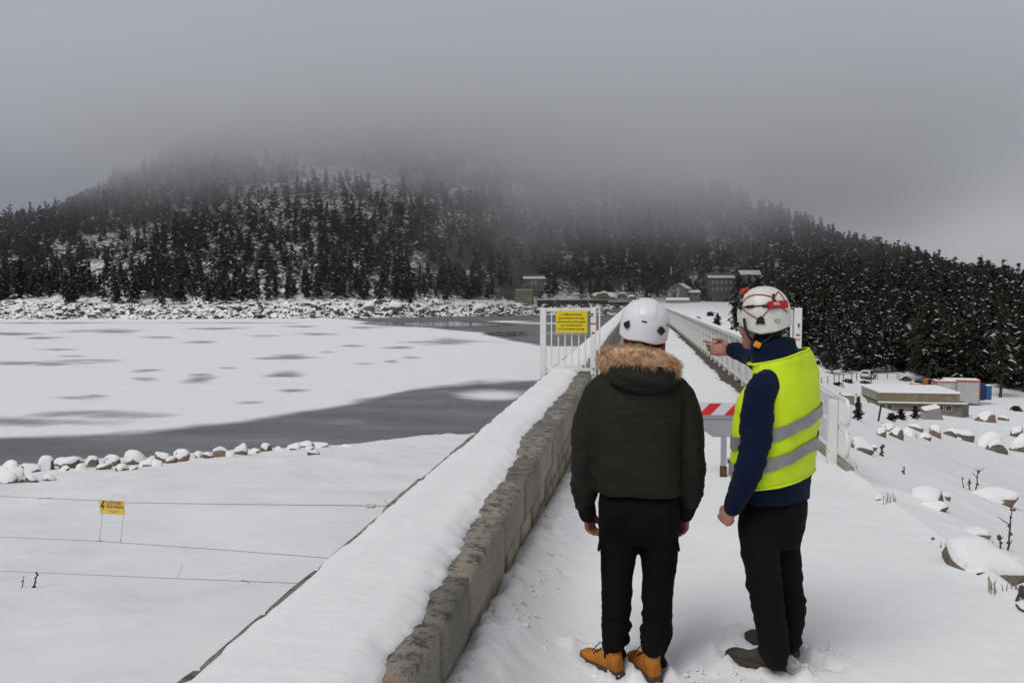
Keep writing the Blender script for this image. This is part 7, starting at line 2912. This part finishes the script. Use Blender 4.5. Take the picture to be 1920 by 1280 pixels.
dm2 = Dome(hc2, 0.1245, 0.112, 0.141, yaw=rad(-20), roll=rad(-4), pitch=0, rim=rim2, p=2.2)
hm2 = new_obj('helmet', dm2.mesh('helmet', M['helmet_cream'], bump2), P2, o2)


def strap(pts, r, name, mat, lift=0.003, m=5):
    q = resample(pts, m)
    MB().tube([dm2.hit(p[0], p[1], lift)[0] for p in q], r, 8).build(name, [mat], hm2)


strap([(1392.5, 567), (1397, 562), (1405, 556), (1415, 553.5), (1428, 553), (1440, 555), (1446, 556.5)], 0.0022, 'red_cord', M['red_cord'])
strap([(1391.5, 577), (1398, 583), (1408, 590), (1416, 594.5), (1420, 597)], 0.0022, 'red_cord', M['red_cord'])
strap([(1430, 593), (1434, 588), (1439, 583), (1441, 580)], 0.0022, 'red_cord', M['red_cord'])
strap([(1467, 578), (1472, 582), (1476, 586)], 0.0022, 'red_cord', M['red_cord'])
strap([(1452, 556), (1456, 550), (1459, 547)], 0.0022, 'red_cord', M['red_cord'])
strap([(1459, 547), (1465, 554), (1470, 562), (1473, 568)], 0.0020, 'red_cord', M['red_cord'])
strap([(1394, 576), (1402, 575), (1425, 573.5), (1442, 572)], 0.0030, 'headband', M['black_plastic'])
strap([(1401, 575.5), (1407, 575), (1415, 574)], 0.0068, 'band_slider', M['black_plastic'], 0.004)
strap([(1430, 574), (1436, 573.5), (1440, 573)], 0.0068, 'band_slider', M['black_plastic'], 0.004)
strap([(1391, 566), (1389.5, 573), (1389, 580)], 0.0095, 'lamp_bracket', M['black_plastic'], 0.004)
strap([(1450, 553), (1449, 557), (1450, 562), (1453, 566)], 0.0065, 'cord_clip', M['black_plastic'], 0.005)
# battery box
q0, q1 = dm2.hit(1440, 573.5, 0.010)[0], dm2.hit(1474, 571, 0.006)[0]
ax = (q1 - q0).normalized()
nn = dm2.hit(1457, 573, 0)[1]
zz = nn.cross(ax).normalized()
if zz.z < 0:
    zz = -zz
nn = ax.cross(zz).normalized()
if nn.y > 0:
    nn = -nn
bx = empty('battery_box_frame')
bpy.data.objects.remove(bx)
Lb = (q1 - q0).length
mtb = Matrix.Translation((q0 + q1) / 2 - nn * 0.002) @ Matrix((ax, -nn, zz)).transposed().to_4x4()
box = MB().box(-Lb / 2, Lb / 2, -0.014, 0.014, -0.018, 0.018, mat=mtb).build('battery_box', [M['red_plastic']], hm2, bevel=0.006, seg=3)
lt = lettering('lettering', 'PETZL', 0.016, (0, 0, 0), box, M['white_print'], width=0.031, bold=0.0004)
lt.matrix_local = mtb @ Matrix.Translation((-0.012, -0.0146, 0.002)) @ Matrix.Rotation(math.pi / 2, 4, 'X') @ Matrix.Diagonal((lt.scale.x, 1, 1, 1))
# front lamp just showing over the brow
c = dm2.hit(1396.5, 553, 0.006)[0]
MB().tube([dm2.hit(1393, 556, 0.012)[0], dm2.hit(1398, 549, 0.014)[0], dm2.hit(1404, 545, 0.010)[0]], [0.012, 0.015, 0.010], 10).build('lamp', [M['red_plastic']], hm2)
MB().tube([dm2.hit(1391, 560, 0.010)[0], dm2.hit(1394, 555, 0.012)[0]], [0.013, 0.012], 10).build('lamp_body', [M['black_plastic']], hm2)
# clips and marks
patch(dm2, [(1417, 607), (1421, 596), (1427, 592), (1433, 597), (1434.5, 607.5)], 0.005, 'strap_clip', M['black_plastic'], hm2, zero, 0.006)
patch(dm2, [(1453, 600), (1463, 599), (1462, 604), (1455, 605)], 0.0015, 'logo_frame', M['grey_plastic'], hm2, zero, 0.001)
patch(dm2, [(1454.5, 601), (1461.5, 600), (1461, 603.2), (1456, 604)], 0.0025, 'logo', M['helmet_cream'], hm2, zero, 0.001)
# chin strap with orange buckle
cs = [U(1395, 597, -0.075), U(1397, 612, -0.085), U(1403, 628, -0.085), U(1411, 640, -0.08), U(1421, 647, -0.07), U(1434, 640, -0.09), U(1448, 628, -0.10)]
MB().tube(resample([tuple(q) for q in cs[:5]], 4), 0.0065, 8).build('chin_strap', [M['black_plastic']], hm2)
MB().tube(resample([tuple(q) for q in cs[4:]], 4), 0.0060, 8).build('chin_strap', [M['black_plastic']], hm2)
c = U(1420, 646, -0.085)
mt = Matrix.Translation(c) @ Matrix.Rotation(rad(25), 4, 'Y')
MB().box(-0.016, 0.016, -0.009, 0.009, -0.014, 0.014, mat=mt).build('buckle', [M['orange_plastic']], hm2, bevel=0.004, seg=2)

# boots
hb = at_z(1470, 1268, GZ1)
boot(P2, o2, (hb.x, hb.y, GZ1), (hb.x - 0.25, hb.y + 0.16, GZ1), (M['boot_brown'], M['boot_sole'], M['lace']), L=0.30, laces=False)
footprint(hb.x - 0.12, hb.y + 0.075, math.atan2(0.16, -0.25), 0.03, 0.34, 0.13, 0.05)
hb = at_z(1494, 1235, GZ1)
boot(P2, o2, (hb.x, hb.y, GZ1), (hb.x - 0.22, hb.y + 0.20, GZ1), (M['boot_brown'], M['boot_sole'], M['lace']), L=0.30, laces=False)
footprint(hb.x - 0.10, hb.y + 0.09, math.atan2(0.2, -0.22), 0.03, 0.34, 0.13, 0.05)
# a print beside the right boot, and older ones leading up
q = at_z(1525, 1238, -0.02)
footprint(q.x, q.y, math.atan2(-0.5, 1), 0.05, 0.30, 0.10, 0.012)
for px, py, an_ in ((1105, 1215, 2.6), (1330, 1255, 1.4), (1290, 1262, 1.9)):
    q = at_z(px, py, -0.02)
    footprint(q.x, q.y, an_, 0.014, 0.28, 0.10, 0.012)

pts = []
for bx_, by_ in ((1130, 1262), (1222, 1275), (1420, 1258), (1490, 1240)):
    q = at_z(bx_, by_, -0.03)
    for k in range(70):
        an_, r_ = cg.uniform(0, 6.28), 0.12 + abs(cg.normal(0, 0.07))
        pts.append((q.x + r_ * 1.2 * math.cos(an_), q.y + 0.06 + r_ * math.sin(an_)))
crumbs('snow_crumbs', 'loose crumbs of snow kicked up around the boots', np.array(pts), 0.003 + 0.013 * cg.random(len(pts)) ** 2.5, 2)
ag = np_mesh('approach', np.stack([AX, AY, AZ], -1).reshape(-1, 3), grid_quads(len(fx), len(fy_)), mats=[M['snow']])
o = structure(new_obj('snow_ground', ag))
o['label'] = 'trodden snow on the approach to the dam walkway'
